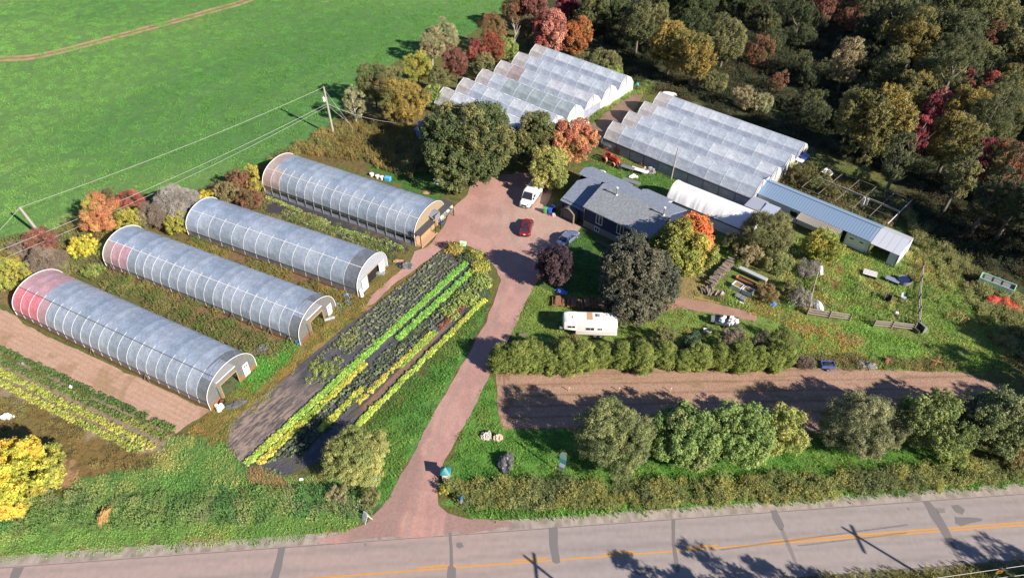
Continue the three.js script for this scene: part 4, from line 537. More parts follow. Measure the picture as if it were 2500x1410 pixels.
  const Q = new THREE.Group(); Q.name = 'porch'; S.add(Q); part(Q, 'roof', two(4.6, 9.8, -8.6, 3.75, -10.4, 4.3, -12.2, 3.4), shB); part(Q, 'gable', new THREE.ShapeGeometry(new THREE.Shape([[-8.7, 3.55], [-10.4, 4.2], [-12.1, 3.35]].map((q) => new THREE.Vector2(...q)))).rotateY(-PI / 2).translate(9.7, 0, 0), M.white, 'white gable'); part(Q, 'wall', [box(0.12, 3.3, 3.2, 9.5, 1.65, -10.4), box(5, 3.3, 0.12, 7.1, 1.65, -11.9)], M.navy);
}
{ // arched timber shelter at the corner of the house
  const at = P(1368, 532).setY(0), S = thing('arched_shelter', 'small arched wooden shelter between the coloured bins and the house', 'shelter', at, AZ2 - 3), pts = []; for (let i = 0; i <= 8; i++) { const t = i / 8; pts.push([t * 2.7, 1.75 + 0.75 * sin(t * PI)]); }
  const pos = [], ix = []; pts.forEach(([x, y], i) => { pos.push(x, y, 0, x, y, -1.7); if (i < 8) ix.push(2 * i, 2 * i + 2, 2 * i + 1, 2 * i + 1, 2 * i + 2, 2 * i + 3); }); for (let i = 0; i < 8; i++) part(S, 'roof_board', slab([pts[i][0], pts[i][1], 0.1], [pts[i + 1][0], pts[i + 1][1], 0.1], [pts[i + 1][0], pts[i + 1][1], -1.3], [pts[i][0], pts[i][1], -1.3], 0.06), M.oldwood);
  part(S, 'wall', [box(0.1, 1.8, 1.2, 0.05, 0.9, -0.7), box(0.14, 1.8, 1.3, 2.65, 0.9, -0.6), box(2.7, 1.8, 0.1, 1.35, 0.9, -1.2)], M.oldwood); part(S, 'front', [box(2.4, 1.9, 0.05, 1.3, 0.95, -0.35)], mat(A('#6f7480', 1.8), 0.6)); part(S, 'corner_post', [box(0.16, 1.8, 0.16, 2.62, 0.9, 0.05)], M.palewood);
}
{ // dark awnings and washing stand at the end of the farthest tunnel
  const at = P(1003, 598).setY(0), S = thing('market_stand', 'wooden stand with three black roof panels on posts at the end of the farthest tunnel', 'stand', at, 27.5), blk = mat(A('#48494d', 1.2), 0.8);
  part(S, 'deck', box(4.6, 0.14, 1.9, 2.4, 0.07, 1.15), mat(A('#dcb694'), 0.85)); part(S, 'roof_panel', slab([0, 2.7, 0.1], [4.4, 2.7, 0.1], [4.5, 2.35, 2.0], [0.1, 2.35, 2.0], 0.05), blk); part(S, 'roof_panel', slab([4.3, 3.6, 0.1], [5.9, 3.9, 0.2], [6, 3.5, 1.9], [4.4, 2.8, 1.9], 0.04), mat(A('#7d8290', 1.2), 0.35), 'grey sloping panel'); part(S, 'roof_panel', slab([6.0, 2.9, 0.1], [10.2, 2.9, 0.1], [10.2, 2.5, 2.0], [6.0, 2.5, 2.0], 0.05), blk);
  for (const [x, z, h] of [[0.1, 0.2, 2.7], [0.1, 1.95, 2.35], [4.4, 1.95, 2.6], [4.3, 0.2, 3.5], [6, 1.9, 3.4], [10.1, 1.95, 2.5], [10.1, 0.2, 2.9]]) part(S, 'post', box(0.1, h, 0.1, x, h / 2, z), M.dark); part(S, 'side_panel', box(1.5, 1.2, 0.04, 5.2, 2.9, 2.0), M.grey);
  const U = thing('wash_table', 'pale metal washing tables under the black awning near the yard', 'table', P(1062, 545).setY(0), 27.5, null); part(U, 'top', box(4, 0.06, 1.2, 2, 0.9, 0.6), M.galv); part(U, 'leg', [[0.1, 0.1], [3.9, 0.1], [0.1, 1.1], [3.9, 1.1]].map(([x, z]) => box(0.07, 0.9, 0.07, x, 0.45, z)), M.steel); part(U, 'basin', [box(0.9, 0.25, 0.8, 0.8, 1.02, 0.6), box(0.7, 0.18, 0.6, 2.9, 1.0, 0.6)], M.white);
}
{ // bare frame of a ruined greenhouse
  const at = V(49.8, 0, -103.2), S = thing('greenhouse_frame', 'bare weathered pipe frame of an old greenhouse with torn plastic, behind the long shed', 'frame', at, 135);
  const L = 15, W = 9.3, h = 2.6, xs = [0, 3, 6, 9, 12, 15]; for (const x of xs) { part(S, 'rafter', [bar(V(x, h, 0), V(x, h, -W), 0.09, 0.09)], x === 15 ? M.white : M.oldwood); for (const z of [0, -W / 2, -W]) part(S, 'post', box(0.1, h, 0.1, x, h / 2, z), M.oldwood); }
  for (const z of [0, -W]) part(S, 'rail', bar(V(0, h, z), V(L, h, z), 0.08, 0.08), M.oldwood); part(S, 'rail', bar(V(0, h + 0.06, -W / 2), V(L, h + 0.06, -W / 2), 0.34, 0.12), mat(A('#b8b3aa'), 0.9)); for (const z of [-W * 0.25, -W * 0.75, -W * 0.87]) part(S, 'rail', bar(V(9, h, z), V(L, h, z), 0.06, 0.06), M.oldwood);
  part(S, 'torn_film', [slab([0, h, -W], [1.6, h - 0.5, -W + 0.2], [1.4, h - 0.8, -W + 1.2], [0, h, -W + 2.2], 0.02), box(0.35, 2, 0.5, 9.1, h - 0.9, -W / 2), box(0.3, 1.4, 0.25, 9.7, h - 0.6, -W / 2 + 0.1)], M.white);
}

// ---------------------------------------------------------------- vehicles
const azOf = (a, b) => { const d = b.clone().sub(a); return Math.atan2(d.x, -d.z) * 180 / PI; };
const mid = (a, b) => a.clone().add(b).multiplyScalar(0.5);
function wheel(T, x, z, r, w, rimM = M.galv, tyreM = M.rubber) { const g = new THREE.Group(); g.name = 'wheel'; T.add(g); g.position.set(x, r, z); part(g, 'tyre', cyl(r, r, w, 0, 0, 0, 20, PI / 2), tyreM); part(g, 'rim', cyl(r * 0.6, r * 0.6, w + 0.02, 0, 0, 0, 14, PI / 2), rimM); return g; }
function shell(rows) {                                               // a body from cross rows: [x, halfWidth, y] at each station, given as rings of points
  const n = rows[0].length, pos = [], ix = []; rows.forEach((r) => r.forEach((p) => pos.push(...p))); for (let i = 0; i < rows.length - 1; i++) for (let k = 0; k < n; k++) { const a = i * n + k, b = i * n + (k + 1) % n, c = a + n, d = b + n; ix.push(a, b, c, b, d, c); }
  for (const s of [0, rows.length - 1]) { const c = pos.length / 3; const m = rows[s].reduce((q, p) => [q[0] + p[0] / n, q[1] + p[1] / n, q[2] + p[2] / n], [0, 0, 0]); pos.push(...m); for (let k = 0; k < n; k++) { const a = s * n + k, b = s * n + (k + 1) % n; s ? ix.push(a, b, c) : ix.push(b, a, c); } }
  const g = new THREE.BufferGeometry(); g.setAttribute('position', new THREE.Float32BufferAttribute(pos, 3)); g.setIndex(ix); g.computeVertexNormals(); return g;
}
const ring = (x, hw, y0, y1, rd = 0.1) => [[x, y0, -hw + 0.05], [x, y0, hw - 0.05], [x, y0 + 0.2, hw], [x, y1 - rd, hw], [x, y1 - rd * 0.3, hw - rd * 0.5], [x, y1, hw - rd * 1.4], [x, y1, -hw + rd * 1.4], [x, y1 - rd * 0.3, -hw + rd * 0.5], [x, y1 - rd, -hw], [x, y0 + 0.2, -hw]];
function car(name, label, pos, az, o) {
  const T = thing(name, label, 'car', pos, az), L = o.L, hw = o.W / 2, paint = pmat(o.c, 0.35, { clearcoat: 1, clearcoatRoughness: 0.05, metalness: 0.3 }), b = o.belt, top = o.top, [f0, f1, r1, r0] = o.cab.map((t) => (t - 0.5) * L);   // cabin: windscreen foot, roof front, roof rear, rear window foot
  part(T, 'body', shell([ring(-L / 2, hw * 0.8, 0.35, b * 0.86, 0.12), ring(-L / 2 + 0.15, hw * 0.94, 0.25, b * 0.97), ring(-L * 0.3, hw, 0.22, b), ring(0, hw, 0.22, b), ring(f0 - 0.1, hw, 0.22, b), ring(L / 2 - 0.6, hw * 0.97, 0.22, b * 0.9, 0.16), ring(L / 2 - 0.15, hw * 0.9, 0.26, b * 0.8, 0.16), ring(L / 2, hw * 0.74, 0.36, b * 0.66, 0.12)]), paint);
  const q = (x, y, w) => [[x, y, w], [x, y, -w]], iw = hw * 0.9, tw = hw * 0.7, A1 = q(f0, b - 0.02, iw), B1 = q(f1, top, tw), C1 = q(r1, top, tw), D1 = q(r0, b - 0.02, iw);
  part(T, 'windscreen', slab(A1[0], A1[1], B1[1], B1[0], 0.03), M.glass); part(T, 'rear_window', slab(C1[0], C1[1], D1[1], D1[0], 0.03), M.glass);
  part(T, 'roof', [shell([ring(r1 - 0.12, tw * 0.95, top - 0.1, top + 0.01, 0.05), ring(r1 + 0.1, tw * 1.05, top - 0.1, top + 0.06, 0.06), ring((f1 + r1) / 2, tw * 1.08, top - 0.08, top + 0.08, 0.07), ring(f1, tw * 1.02, top - 0.1, top + 0.03, 0.06)])], paint);
  for (const s of [1, -1]) { part(T, 'side_window', quad([f0, b, s * iw], [r0, b, s * iw], [r1, top - 0.02, s * tw], [f1, top - 0.02, s * tw]), M.glass); part(T, 'door_pillar', [bar(V((f0 + r0) / 2, b, s * (iw + 0.01)), V((f1 + r1) / 2, top, s * (tw + 0.02)), 0.1, 0.04), bar(V(f0, b, s * iw), V(f1, top, s * tw), 0.09, 0.06), bar(V(r0, b, s * iw), V(r1, top, s * tw), 0.12, 0.06)], paint); part(T, 'headlight', rbox(0.12, 0.16, 0.36, 0.03, L / 2 - 0.16, b * 0.72, s * hw * 0.68), M.white); part(T, 'tail_light', rbox(0.08, 0.2, 0.3, 0.03, -L / 2 + 0.08, b * 0.78, s * hw * 0.72), M.red); part(T, 'mirror', rbox(0.14, 0.14, 0.2, 0.03, f0 - 0.2, b + 0.08, s * (hw + 0.08)), paint); wheel(T, L * 0.31, s * (hw - 0.1), 0.34, 0.22); wheel(T, -L * 0.29, s * (hw - 0.1), 0.34, 0.22); }
  if (o.sunroof) part(T, 'sunroof', box(1.35, 0.03, tw * 1.25, f1 - 0.95, top + 0.075, 0), M.glass); part(T, 'licence_plate', box(0.04, 0.14, 0.34, -L / 2 - 0.01, b * 0.68, 0), M.white); part(T, 'bumper', [rbox(0.16, 0.18, hw * 1.5, 0.05, -L / 2 + 0.02, 0.42, 0), rbox(0.16, 0.16, hw * 1.4, 0.05, L / 2 - 0.06, 0.38, 0)], M.dark);
  return T;
}
const redA = P(1280, 581), redB = P(1291, 541);
car('red_car', 'dark red car with black glass roof panel, out in the sunny middle of the yard', mid(redA, redB), azOf(redA, redB), { L: 4.5, W: 1.86, belt: 1.02, top: 1.5, cab: [0.7, 0.56, 0.2, 0.08], c: [0.3, 0.012, 0.025], sunroof: 1 });
car('blue_grey_car', 'blue-grey saloon car in tree shade beside the house lawn', P(1386, 588), azOf(P(1365, 603), P(1403, 571)), { L: 4.6, W: 1.8, belt: 0.95, top: 1.4, cab: [0.72, 0.58, 0.3, 0.14], c: [0.2, 0.26, 0.42] });
{ // white van
  const a = P(1303, 484), b = P(1281, 512), T = thing('white_van', 'white high-roofed van parked under the tree at the top of the yard', 'van', mid(a, b).add(V(0.3, 0, -1.2)), azOf(P(1312, 470), P(1281, 510))), w = pmat([0.82, 0.83, 0.84], 0.4, { clearcoat: 0.6 });
  part(T, 'body', shell([ring(-2.95, 0.96, 0.4, 2.5, 0.2), ring(-2.8, 1.0, 0.3, 2.6, 0.2), ring(0.6, 1.0, 0.3, 2.62, 0.22), ring(1.05, 1.0, 0.3, 2.5, 0.25), ring(1.1, 1.0, 0.3, 1.4, 0.2), ring(1.9, 0.99, 0.3, 1.3, 0.16), ring(2.65, 0.95, 0.32, 1.08, 0.16), ring(2.95, 0.8, 0.4, 0.85, 0.12)]), w);
  part(T, 'windscreen', slab([1.85, 1.32, 0.88], [1.85, 1.32, -0.88], [1.1, 2.3, -0.76], [1.1, 2.3, 0.76], 0.04), M.glass); part(T, 'screen_pillar', [1, -1].map((s) => quad([1.86, 1.3, s * 0.97], [1.08, 1.3, s * 1.0], [1.08, 2.36, s * 0.9], [1.1, 2.34, s * 0.8])), w);
  for (const s of [1, -1]) { part(T, 'side_window', box(0.85, 0.55, 0.03, 0.75, 1.65, s * 1.005), M.glass); part(T, 'mirror', rbox(0.16, 0.34, 0.22, 0.04, 1.5, 1.5, s * 1.15), M.dark); part(T, 'headlight', rbox(0.16, 0.3, 0.3, 0.05, 2.82, 0.85, s * 0.68), M.galv); wheel(T, 2.0, s * 0.88, 0.35, 0.24); wheel(T, -1.9, s * 0.88, 0.35, 0.24); part(T, 'tail_light', box(0.05, 0.5, 0.12, -2.97, 1.3, s * 0.88), M.red); }
  part(T, 'grille', rbox(0.08, 0.26, 0.9, 0.02, 2.97, 0.72, 0), M.dark); part(T, 'bumper', rbox(0.2, 0.24, 1.8, 0.06, 2.9, 0.42, 0), M.grey); part(T, 'licence_plate', box(0.03, 0.13, 0.32, 3.02, 0.44, 0), M.white);
}
{ // fifth-wheel camper
  const T = thing('camper_trailer', 'white camper trailer with raised front end parked behind the cedar hedge', 'camper', P(1441, 811), 92.5), w = pmat([0.84, 0.84, 0.83], 0.45), b = w;
  part(T, 'body', shell([ring(-2.1, 1.2, 0.55, 2.85, 0.12), ring(3.35, 1.2, 0.55, 2.85, 0.12), ring(3.5, 1.15, 0.6, 2.75, 0.12)]), b); part(T, 'raised_front', shell([ring(-3.9, 1.02, 1.75, 2.6, 0.2), ring(-3.7, 1.18, 1.5, 2.84, 0.2), ring(-3.0, 1.2, 1.42, 2.86, 0.12), ring(-2.08, 1.2, 1.4, 2.86, 0.12)]), w); part(T, 'front_panel', rbox(0.05, 0.7, 1.9, 0.02, -3.86, 2.12, 0, 0, 0, 0), mat([0.35, 0.5, 0.75], 0.3));
  for (const [x, y, l, h] of [[-2.75, 2.15, 1.05, 0.42], [-0.2, 1.85, 1.15, 0.5], [1.15, 1.85, 0.6, 0.34]]) { const g = new THREE.Group(); g.name = 'window'; T.add(g); g.position.set(x, y, 1.21); part(g, 'pane', box(l, h, 0.03), M.glass); part(g, 'frame', [box(l + 0.08, 0.05, 0.05, 0, h / 2 + 0.02, 0), box(l + 0.08, 0.05, 0.05, 0, -h / 2 - 0.02, 0), box(0.05, h, 0.05, -l / 2 - 0.02, 0, 0), box(0.05, h, 0.05, l / 2 + 0.02, 0, 0), box(0.04, h, 0.05, l * 0.05, 0, 0)], M.white); }
  part(T, 'trim_stripe', [box(5.5, 0.05, 0.02, 0.65, 1.2, 1.212), box(5.5, 0.05, 0.02, 0.65, 0.9, 1.212)], mat(A('#a58a78', 1.6), 0.6)); part(T, 'roof_vent', [rbox(0.45, 0.16, 0.5, 0.04, 0.9, 2.93, -0.4)], M.grey); part(T, 'roof_vent', [rbox(0.4, 0.12, 0.4, 0.04, -2.4, 2.92, 0.1)], M.white); part(T, 'roof_stain', box(0.8, 0.012, 1.5, -0.25, 2.856, -0.3), mat(A('#cfae86', 1.3), 0.9), 'tan patch on the roof'); part(T, 'hitch', [box(0.5, 0.5, 0.3, -3.3, 1.2, 0), box(0.1, 1.2, 0.1, -2.4, 0.7, 0.9), box(0.1, 1.2, 0.1, -2.4, 0.7, -0.9)], M.dark); part(T, 'step_box', rbox(0.5, 0.25, 0.3, 0.03, -4.1, 1.6, 0.85), M.grey);
  for (const s of [1, -1]) { wheel(T, 0.6, s * 1.05, 0.36, 0.22); wheel(T, 1.45, s * 1.05, 0.36, 0.22); }
}
{ // red tractor with loader
  const T = thing('red_tractor', 'red farm tractor with big pale-rimmed wheels on the grass behind the house', 'tractor', P(1487, 396), azOf(P(1470, 388), P(1510, 407))), tan = mat(A('#cda58a'), 0.8), m = mat([0.42, 0.03, 0.025], 0.45);
  part(T, 'bonnet', rbox(1.9, 0.62, 0.66, 0.1, 1.05, 1.25, 0), m); part(T, 'chassis', box(2.6, 0.35, 0.5, 0.7, 0.75, 0), M.dark); part(T, 'mudguard', [1, -1].map((s) => rbox(1.1, 0.16, 0.42, 0.06, -0.65, 1.42, s * 0.72)), m); part(T, 'seat', [rbox(0.45, 0.14, 0.5, 0.05, -0.55, 1.3, 0), rbox(0.12, 0.5, 0.5, 0.05, -0.8, 1.55, 0)], M.dark); part(T, 'roll_bar', [box(0.08, 1.2, 0.08, -0.95, 1.9, 0.5), box(0.08, 1.2, 0.08, -0.95, 1.9, -0.5), box(0.08, 0.08, 1.1, -0.95, 2.5, 0)], m); part(T, 'steering_wheel', tr(new THREE.TorusGeometry(0.2, 0.025, 6, 14), -0.02, 1.6, 0, PI / 2, -0.6), M.dark); part(T, 'exhaust', cyl(0.05, 0.05, 0.8, 1.5, 1.9, 0.25, 8), M.dark);
  for (const s of [1, -1]) { wheel(T, -0.65, s * 0.78, 0.72, 0.4, M.dark, tan); wheel(T, 1.45, s * 0.68, 0.46, 0.28, M.dark, tan); part(T, 'loader_arm', [bar(V(0.1, 1.4, s * 0.5), V(1.9, 1.15, s * 0.5), 0.12, 0.09), bar(V(1.9, 1.15, s * 0.5), V(2.5, 0.35, s * 0.5), 0.12, 0.09)], m); } part(T, 'bucket', [box(0.08, 0.55, 1.6, 2.5, 0.35, 0), box(0.6, 0.07, 1.6, 2.8, 0.1, 0), box(0.6, 0.5, 0.06, 2.75, 0.3, 0.78), box(0.6, 0.5, 0.06, 2.75, 0.3, -0.78)], M.steel);
}
{ // small red garden tractor
  const T = thing('garden_tractor', 'small red garden tractor standing at the yard edge under the big maple', 'tractor', P(1113, 468), 155), m = mat([0.42, 0.03, 0.025], 0.5);
  part(T, 'bonnet', rbox(0.9, 0.5, 0.6, 0.08, 0.55, 0.75, 0), m); part(T, 'body', rbox(1.1, 0.3, 0.8, 0.06, -0.35, 0.62, 0), m); part(T, 'seat', [rbox(0.4, 0.12, 0.45, 0.04, -0.4, 0.9, 0), rbox(0.1, 0.4, 0.45, 0.04, -0.62, 1.1, 0)], M.dark); part(T, 'handlebar', [bar(V(0.1, 0.8, 0), V(-0.05, 1.25, 0), 0.05, 0.05), box(0.05, 0.05, 0.6, -0.05, 1.25, 0)], M.dark); part(T, 'rack', [box(0.6, 0.05, 0.8, 1.15, 0.9, 0), box(0.5, 0.05, 0.8, -1.05, 0.85, 0)], M.steel); for (const s of [1, -1]) { wheel(T, 0.75, s * 0.5, 0.32, 0.26, M.galv); wheel(T, -0.65, s * 0.5, 0.34, 0.3, M.galv); }
}
// ---------------------------------------------------------------- poles, wires, signs
const wireM = mat([0.62, 0.64, 0.66], 0.5), poleM = mat(A('#c4bcb2', 1.5), 0.9);
function sagWire(name, label, a, b, sag, r, group) { const pts = []; for (let i = 0; i <= 16; i++) { const t = i / 16, p = a.clone().lerp(b, t); p.y -= sag * 4 * t * (1 - t); pts.push(p); } return solo(name, tube(pts, r, 40, 5), wireM, label, 'wire', group); }
{
  const b = P(815, 332), T = thing('utility_pole', 'grey wooden utility pole with white transformer at the field edge', 'utility pole', b, 90); part(T, 'pole', rod(V(0, 0, 0), V(-0.25, 10.4, 0), 0.24, 10, 0.17), poleM); part(T, 'transformer', [cyl(0.27, 0.27, 0.75, -0.6, 7.9, 0.1, 14), cyl(0.05, 0.05, 0.35, -0.6, 8.4, 0.1, 8)], M.white); part(T, 'insulator', [cyl(0.07, 0.07, 0.2, -0.3, 10.5, 0, 8)], M.grey);
  const top = b.clone().add(V(-0.25, 10.3, 0)), q = P(97, 577), T2p = thing('utility_pole', 'pale utility pole rising behind the reddish bush at the left', 'utility pole', q, 90); part(T2p, 'pole', rod(V(0.5, 0, 0.2), V(-1.0, 5.6, -0.3), 0.26, 10, 0.2), mat(A('#bdb8b0', 1.5), 0.9)); part(T2p, 'insulator', cyl(0.07, 0.07, 0.2, -1.0, 5.7, -0.3, 8), M.grey);
  const t2 = q.clone().add(V(-1.0, 5.5, -0.3)), far = P(-260, 660, 6), g = 'overhead wires between the two field poles';
  sagWire('overhead_wire', 'topmost wire strung from the transformer pole across the green field', top, t2, 0.7, 0.019); sagWire('overhead_wire', 'middle wire of the three over the green field', top.clone().add(V(0, -3.4, 0)), P(-30, 622, 4.2), 0.9, 0.02); sagWire('overhead_wire', 'lowest, thinnest of the three wires over the green field', top.clone().add(V(0, -3.9, 0)), P(-40, 650, 3.2), 1.0, 0.017); sagWire('overhead_wire', 'short wire running left from the top of the pale pole', t2, P(-80, 640, 5.5), 0.2, 0.02);
  sagWire('service_wire', 'service wire from the transformer pole to the trees on its right', top.clone().add(V(0.2, -3.4, 0)), P(985, 300, 4), 0.9, 0.024); sagWire('guy_wire', 'steep guy wire behind the transformer pole', top.clone().add(V(0, -0.4, 0)), P(868, 322, 0), 0.02, 0.02, 'guy wires of the transformer pole'); sagWire('guy_wire', 'flatter guy wire behind the transformer pole', top.clone().add(V(0, -3.6, 0)), P(862, 308, 0), 0.02, 0.02, 'guy wires of the transformer pole');
}
{ const b = P(1639, 436), T = thing('yard_pole', 'leaning pale wooden pole between the greenhouse and the white plastic shed', 'pole', b, 90); part(T, 'pole', rod(V(0, 0, 0), V(0.35, 6.2, -0.3), 0.13, 8, 0.09), mat(A('#c4bdb0', 1.5), 0.9)); part(T, 'lamp', [box(0.3, 0.2, 0.2, 0.2, 4.8, -0.2)], M.grey); }
// roadside power line just below the picture: its shadow lies on the road
{
  for (const [x, z, h, i] of [[51.5, -27, 12.4, 0], [16.4, -24.3, 11.9, 1]]) { const T = thing('roadside_pole', i ? 'roadside power pole nearer the drive, below the picture, its shadow crossing the road' : 'roadside power pole at the right below the picture, its shadow crossing the road', 'utility pole', V(x, 0, z), 85); part(T, 'pole', rod(V(0, 0, 0), V(0, h, 0), 0.19, 10, 0.13), poleM); part(T, 'crossarm', box(0.16, 0.2, 3.2, 0, h - 0.9, 0.35), poleM); }
  sagWire('road_wire', 'upper of the two white wires crossing the bottom right corner', P(2080, 1440, 7), P(2600, 1366, 7), 0.0, 0.022); sagWire('road_wire', 'lower of the two white wires crossing the bottom right corner', P(2300, 1428, 7), P(2600, 1390, 7), 0.0, 0.022);
  const S = thing('road_sign', 'small yellow road sign in the bottom right corner', 'sign', P(2424, 1412), 90); part(S, 'post', box(0.06, 1.6, 0.06, 0, 0.8, 0), M.grey); part(S, 'panel', box(0.62, 0.62, 0.03, 0, 1.5, 0.05), mat(A('#b9862a', 1.6), 0.6)); part(S, 'arrow', [box(0.36, 0.07, 0.01, 0, 1.5, 0.075), box(0.2, 0.06, 0.01, 0.1, 1.57, 0.075, 0, 0, -0.7), box(0.2, 0.06, 0.01, 0.1, 1.43, 0.075, 0, 0, 0.7)], M.dark);
}
{ // white folding sign, roofed gate posts, mailbox
  const T = thing('folding_sign', 'white folding board sign standing where the red drive meets the grass', 'sign', P(896, 1268), 50), w = M.white; for (const s of [1, -1]) part(T, 'board', box(0.04, 1.25, 0.8, s * 0.24, 0.62, 0, 0, 0, s * 0.36), w); part(T, 'hinge', box(0.06, 0.05, 0.5, 0, 1.2, 0), M.grey);
  const post = (name, label, p, w, h, roofM) => { const G = thing(name, label, 'gate post', p, 92); part(G, 'post', box(w * 0.82, h, w * 0.82, 0, h / 2, 0), M.cream); part(G, 'roof', [new THREE.ConeGeometry(w * 0.86, w * 0.75, 4, 1).rotateY(PI / 4).translate(0, h + w * 0.37, 0)], roofM); part(G, 'panel', box(w * 0.6, h * 0.3, 0.03, 0, h * 0.62, w * 0.42), M.white); part(G, 'lettering', [0, 1].map((k) => box(w * 0.4, 0.03, 0.01, 0.02, h * (0.68 - k * 0.08), w * 0.435)), M.grey); };
  post('gate_post', 'cream gate post with teal pointed roof left of the drive, against the round bush', P(913, 1180), 1.0, 1.5, M.tealMetal); post('gate_post', 'cream gate post with teal pointed roof on the right side of the drive', P(1090, 1168), 1.0, 1.5, M.tealMetal);
  const B = thing('mailbox', 'small blue-topped mailbox on a cream post beside the drive mouth', 'mailbox', P(1127, 1231), 95); part(B, 'post', box(0.25, 1.0, 0.25, 0, 0.5, 0), M.cream); part(B, 'box', rbox(0.3, 0.32, 0.62, 0.12, 0, 1.16, 0), mat(A('#4f86c8', 1.4), 0.4));
}
{ // feather flag
  const T = thing('feather_flag', 'tall teal and white feather flag on the lawn by the roadside trees', 'flag', P(1364, 1153), 122), H = 4.3, W = 0.85, top = (t) => V(t < 0.62 ? 0 : W * (1 - cos((t - 0.62) / 0.38 * PI)) / 2, t < 0.62 ? H * t / 0.62 * 0.8 : H * (0.8 + 0.2 * sin((t - 0.62) / 0.38 * PI * 0.82)), 0), c = []; for (let i = 0; i <= 20; i++) c.push(top(i / 20)); part(T, 'pole', tube(c, 0.03, 40, 6), M.pipe); part(T, 'base', box(0.6, 0.06, 0.6, 0, 0.03, 0), M.dark);
  const strip = (y0, y1, m) => { const pts = [], w = (y) => (y > H * 0.8 ? W * 0.96 : W * clamp(0.6 + 0.4 * (y - 0.7) / 1.6)); for (const y of [y0, y1]) pts.push([0.04, y]); pts.push([w(y1), y1 - 0.05], [w(y0), y0 + 0.05]); part(T, 'cloth', ext(pts, 0.015).translate(0, 0, -0.007), m); }; const teal = mat(A('#62b4cc', 1.3), 0.7); strip(0.75, 1.3, mat(A('#7fa2dd', 1.2), 0.7)); strip(1.31, 2.0, M.white); strip(2.01, 2.9, teal); strip(2.91, 3.6, mat(A('#a9d8d2', 1.3), 0.7)); part(T, 'cloth', ext([[0.04, 3.6], [0.9 * W, 3.56], [0.75 * W, 4.1], [0.4 * W, 4.2], [0.12 * W, 3.95]], 0.015).translate(0, 0, -0.007), mat(A('#b9dccf', 1.3), 0.7));
}
// ---------------------------------------------------------------- things on the grass and in the yard
function lump(seed, w, h, d, rough = 0.25) { const g = new THREE.IcosahedronGeometry(1, rough > 0.3 ? 4 : 3), p = g.attributes.position; for (let i = 0; i < p.count; i++) { const x = p.getX(i), y = p.getY(i), z = p.getZ(i), k = 1 + rough * (2 * fbm(x * 2.6 + seed * 3.1 + 9, z * 2.6 + y * 3.1 + seed, 4) - 1) * (rough > 0.3 ? 1.5 : 1); p.setXYZ(i, x * w / 2 * k, max(-0.02, y * h * k * 0.9 + h * 0.1), z * d / 2 * k); } g.deleteAttribute('normal'); g.computeVertexNormals(); return g; }
const at = (g, p, ry = 0) => g.rotateY(ry).translate(p.x, p.y, p.z);
const lumpAt = (name, label, cat, px, py, w, h, d, m, seed, rough, ry = 0) => solo(name, at(lump(seed, w, h, d, rough), P(px, py), ry), m, label, cat);
lumpAt('boulder', 'white rough boulder, left one of the pair on the lawn beside the drive', 'boulder', 1190, 1066, 1.25, 0.75, 1.1, mat(A('#dbd5cc', 1.5), 0.95), 3, 0.5); lumpAt('boulder', 'pinkish boulder, right one of the pair on the lawn beside the drive', 'boulder', 1217, 1070, 1.05, 0.7, 0.95, mat(A('#d9c2b0', 1.5), 0.95), 8, 0.5);
{ const blk = mat(A('#5b5b60', 1.3), 0.35, { bumpMap: wrinkle, bumpScale: 0.1 }), g = at(lump(5, 1.9, 1.1, 2.5, 0.35), P(1234, 1132)); solo('covered_heap', g, blk, 'heap under shiny black plastic on the lawn near the drive', 'heap'); }
const tub = (label, px, py, r, h, m, inner, group) => { const T = thing('tub', label, 'tub', P(px, py), 90 + px % 37, group); part(T, 'shell', new THREE.LatheGeometry([[0, 0.02], [r * 0.78, 0.02], [r, h], [r * 0.9, h], [r * 0.7, 0.12], [0, 0.12]].map((q) => new THREE.Vector2(...q)), 18), m); part(T, 'contents', cyl(r * 0.8, r * 0.8, 0.04, 0, h * 0.55, 0, 14), inner ?? M.blue); part(T, 'handle', tr(new THREE.TorusGeometry(r * 0.5, 0.02, 5, 12, PI), 0, h, 0), M.white); };
tub('light blue tub at the corner of the second tunnel, alone in the grass', 731, 838, 0.5, 0.5, M.skyblue); tub('light blue tub of the three by the third tunnel, farthest from the road', 849, 727, 0.5, 0.5, M.skyblue); tub('light blue tub of the three by the third tunnel, right beside the track', 850, 742, 0.5, 0.5, M.skyblue); tub('light blue tub of the three by the third tunnel, next to the second tunnel', 827, 750, 0.52, 0.5, M.skyblue); tub('blue tub on the wooden deck of the market stand', 1036, 572, 0.42, 0.5, M.blue, M.dark); tub('blue tub on the gravel before the washing tables', 1076, 546, 0.5, 0.5, M.blue, M.dark);
{ const T = thing('white_barrel', 'tall white barrel standing at the corner of the third tunnel', 'barrel', P(883, 722), 90); part(T, 'body', cyl(0.3, 0.3, 1.1, 0, 0.55, 0, 16), M.white); part(T, 'lid', cyl(0.28, 0.22, 0.12, 0, 1.15, 0, 16), M.white); }
{ const T = thing('culvert_pipe', 'short grey metal pipe lying in the grass before the second tunnel', 'pipe', P(805, 781), 65); part(T, 'pipe', new THREE.CylinderGeometry(0.3, 0.3, 1.5, 18, 1, true).rotateZ(PI / 2).translate(0, 0.3, 0), M.galv); part(T, 'rim', [-0.75, 0.75].map((x) => tr(new THREE.TorusGeometry(0.3, 0.03, 6, 18), x, 0.3, 0, PI / 2)), M.steel); }
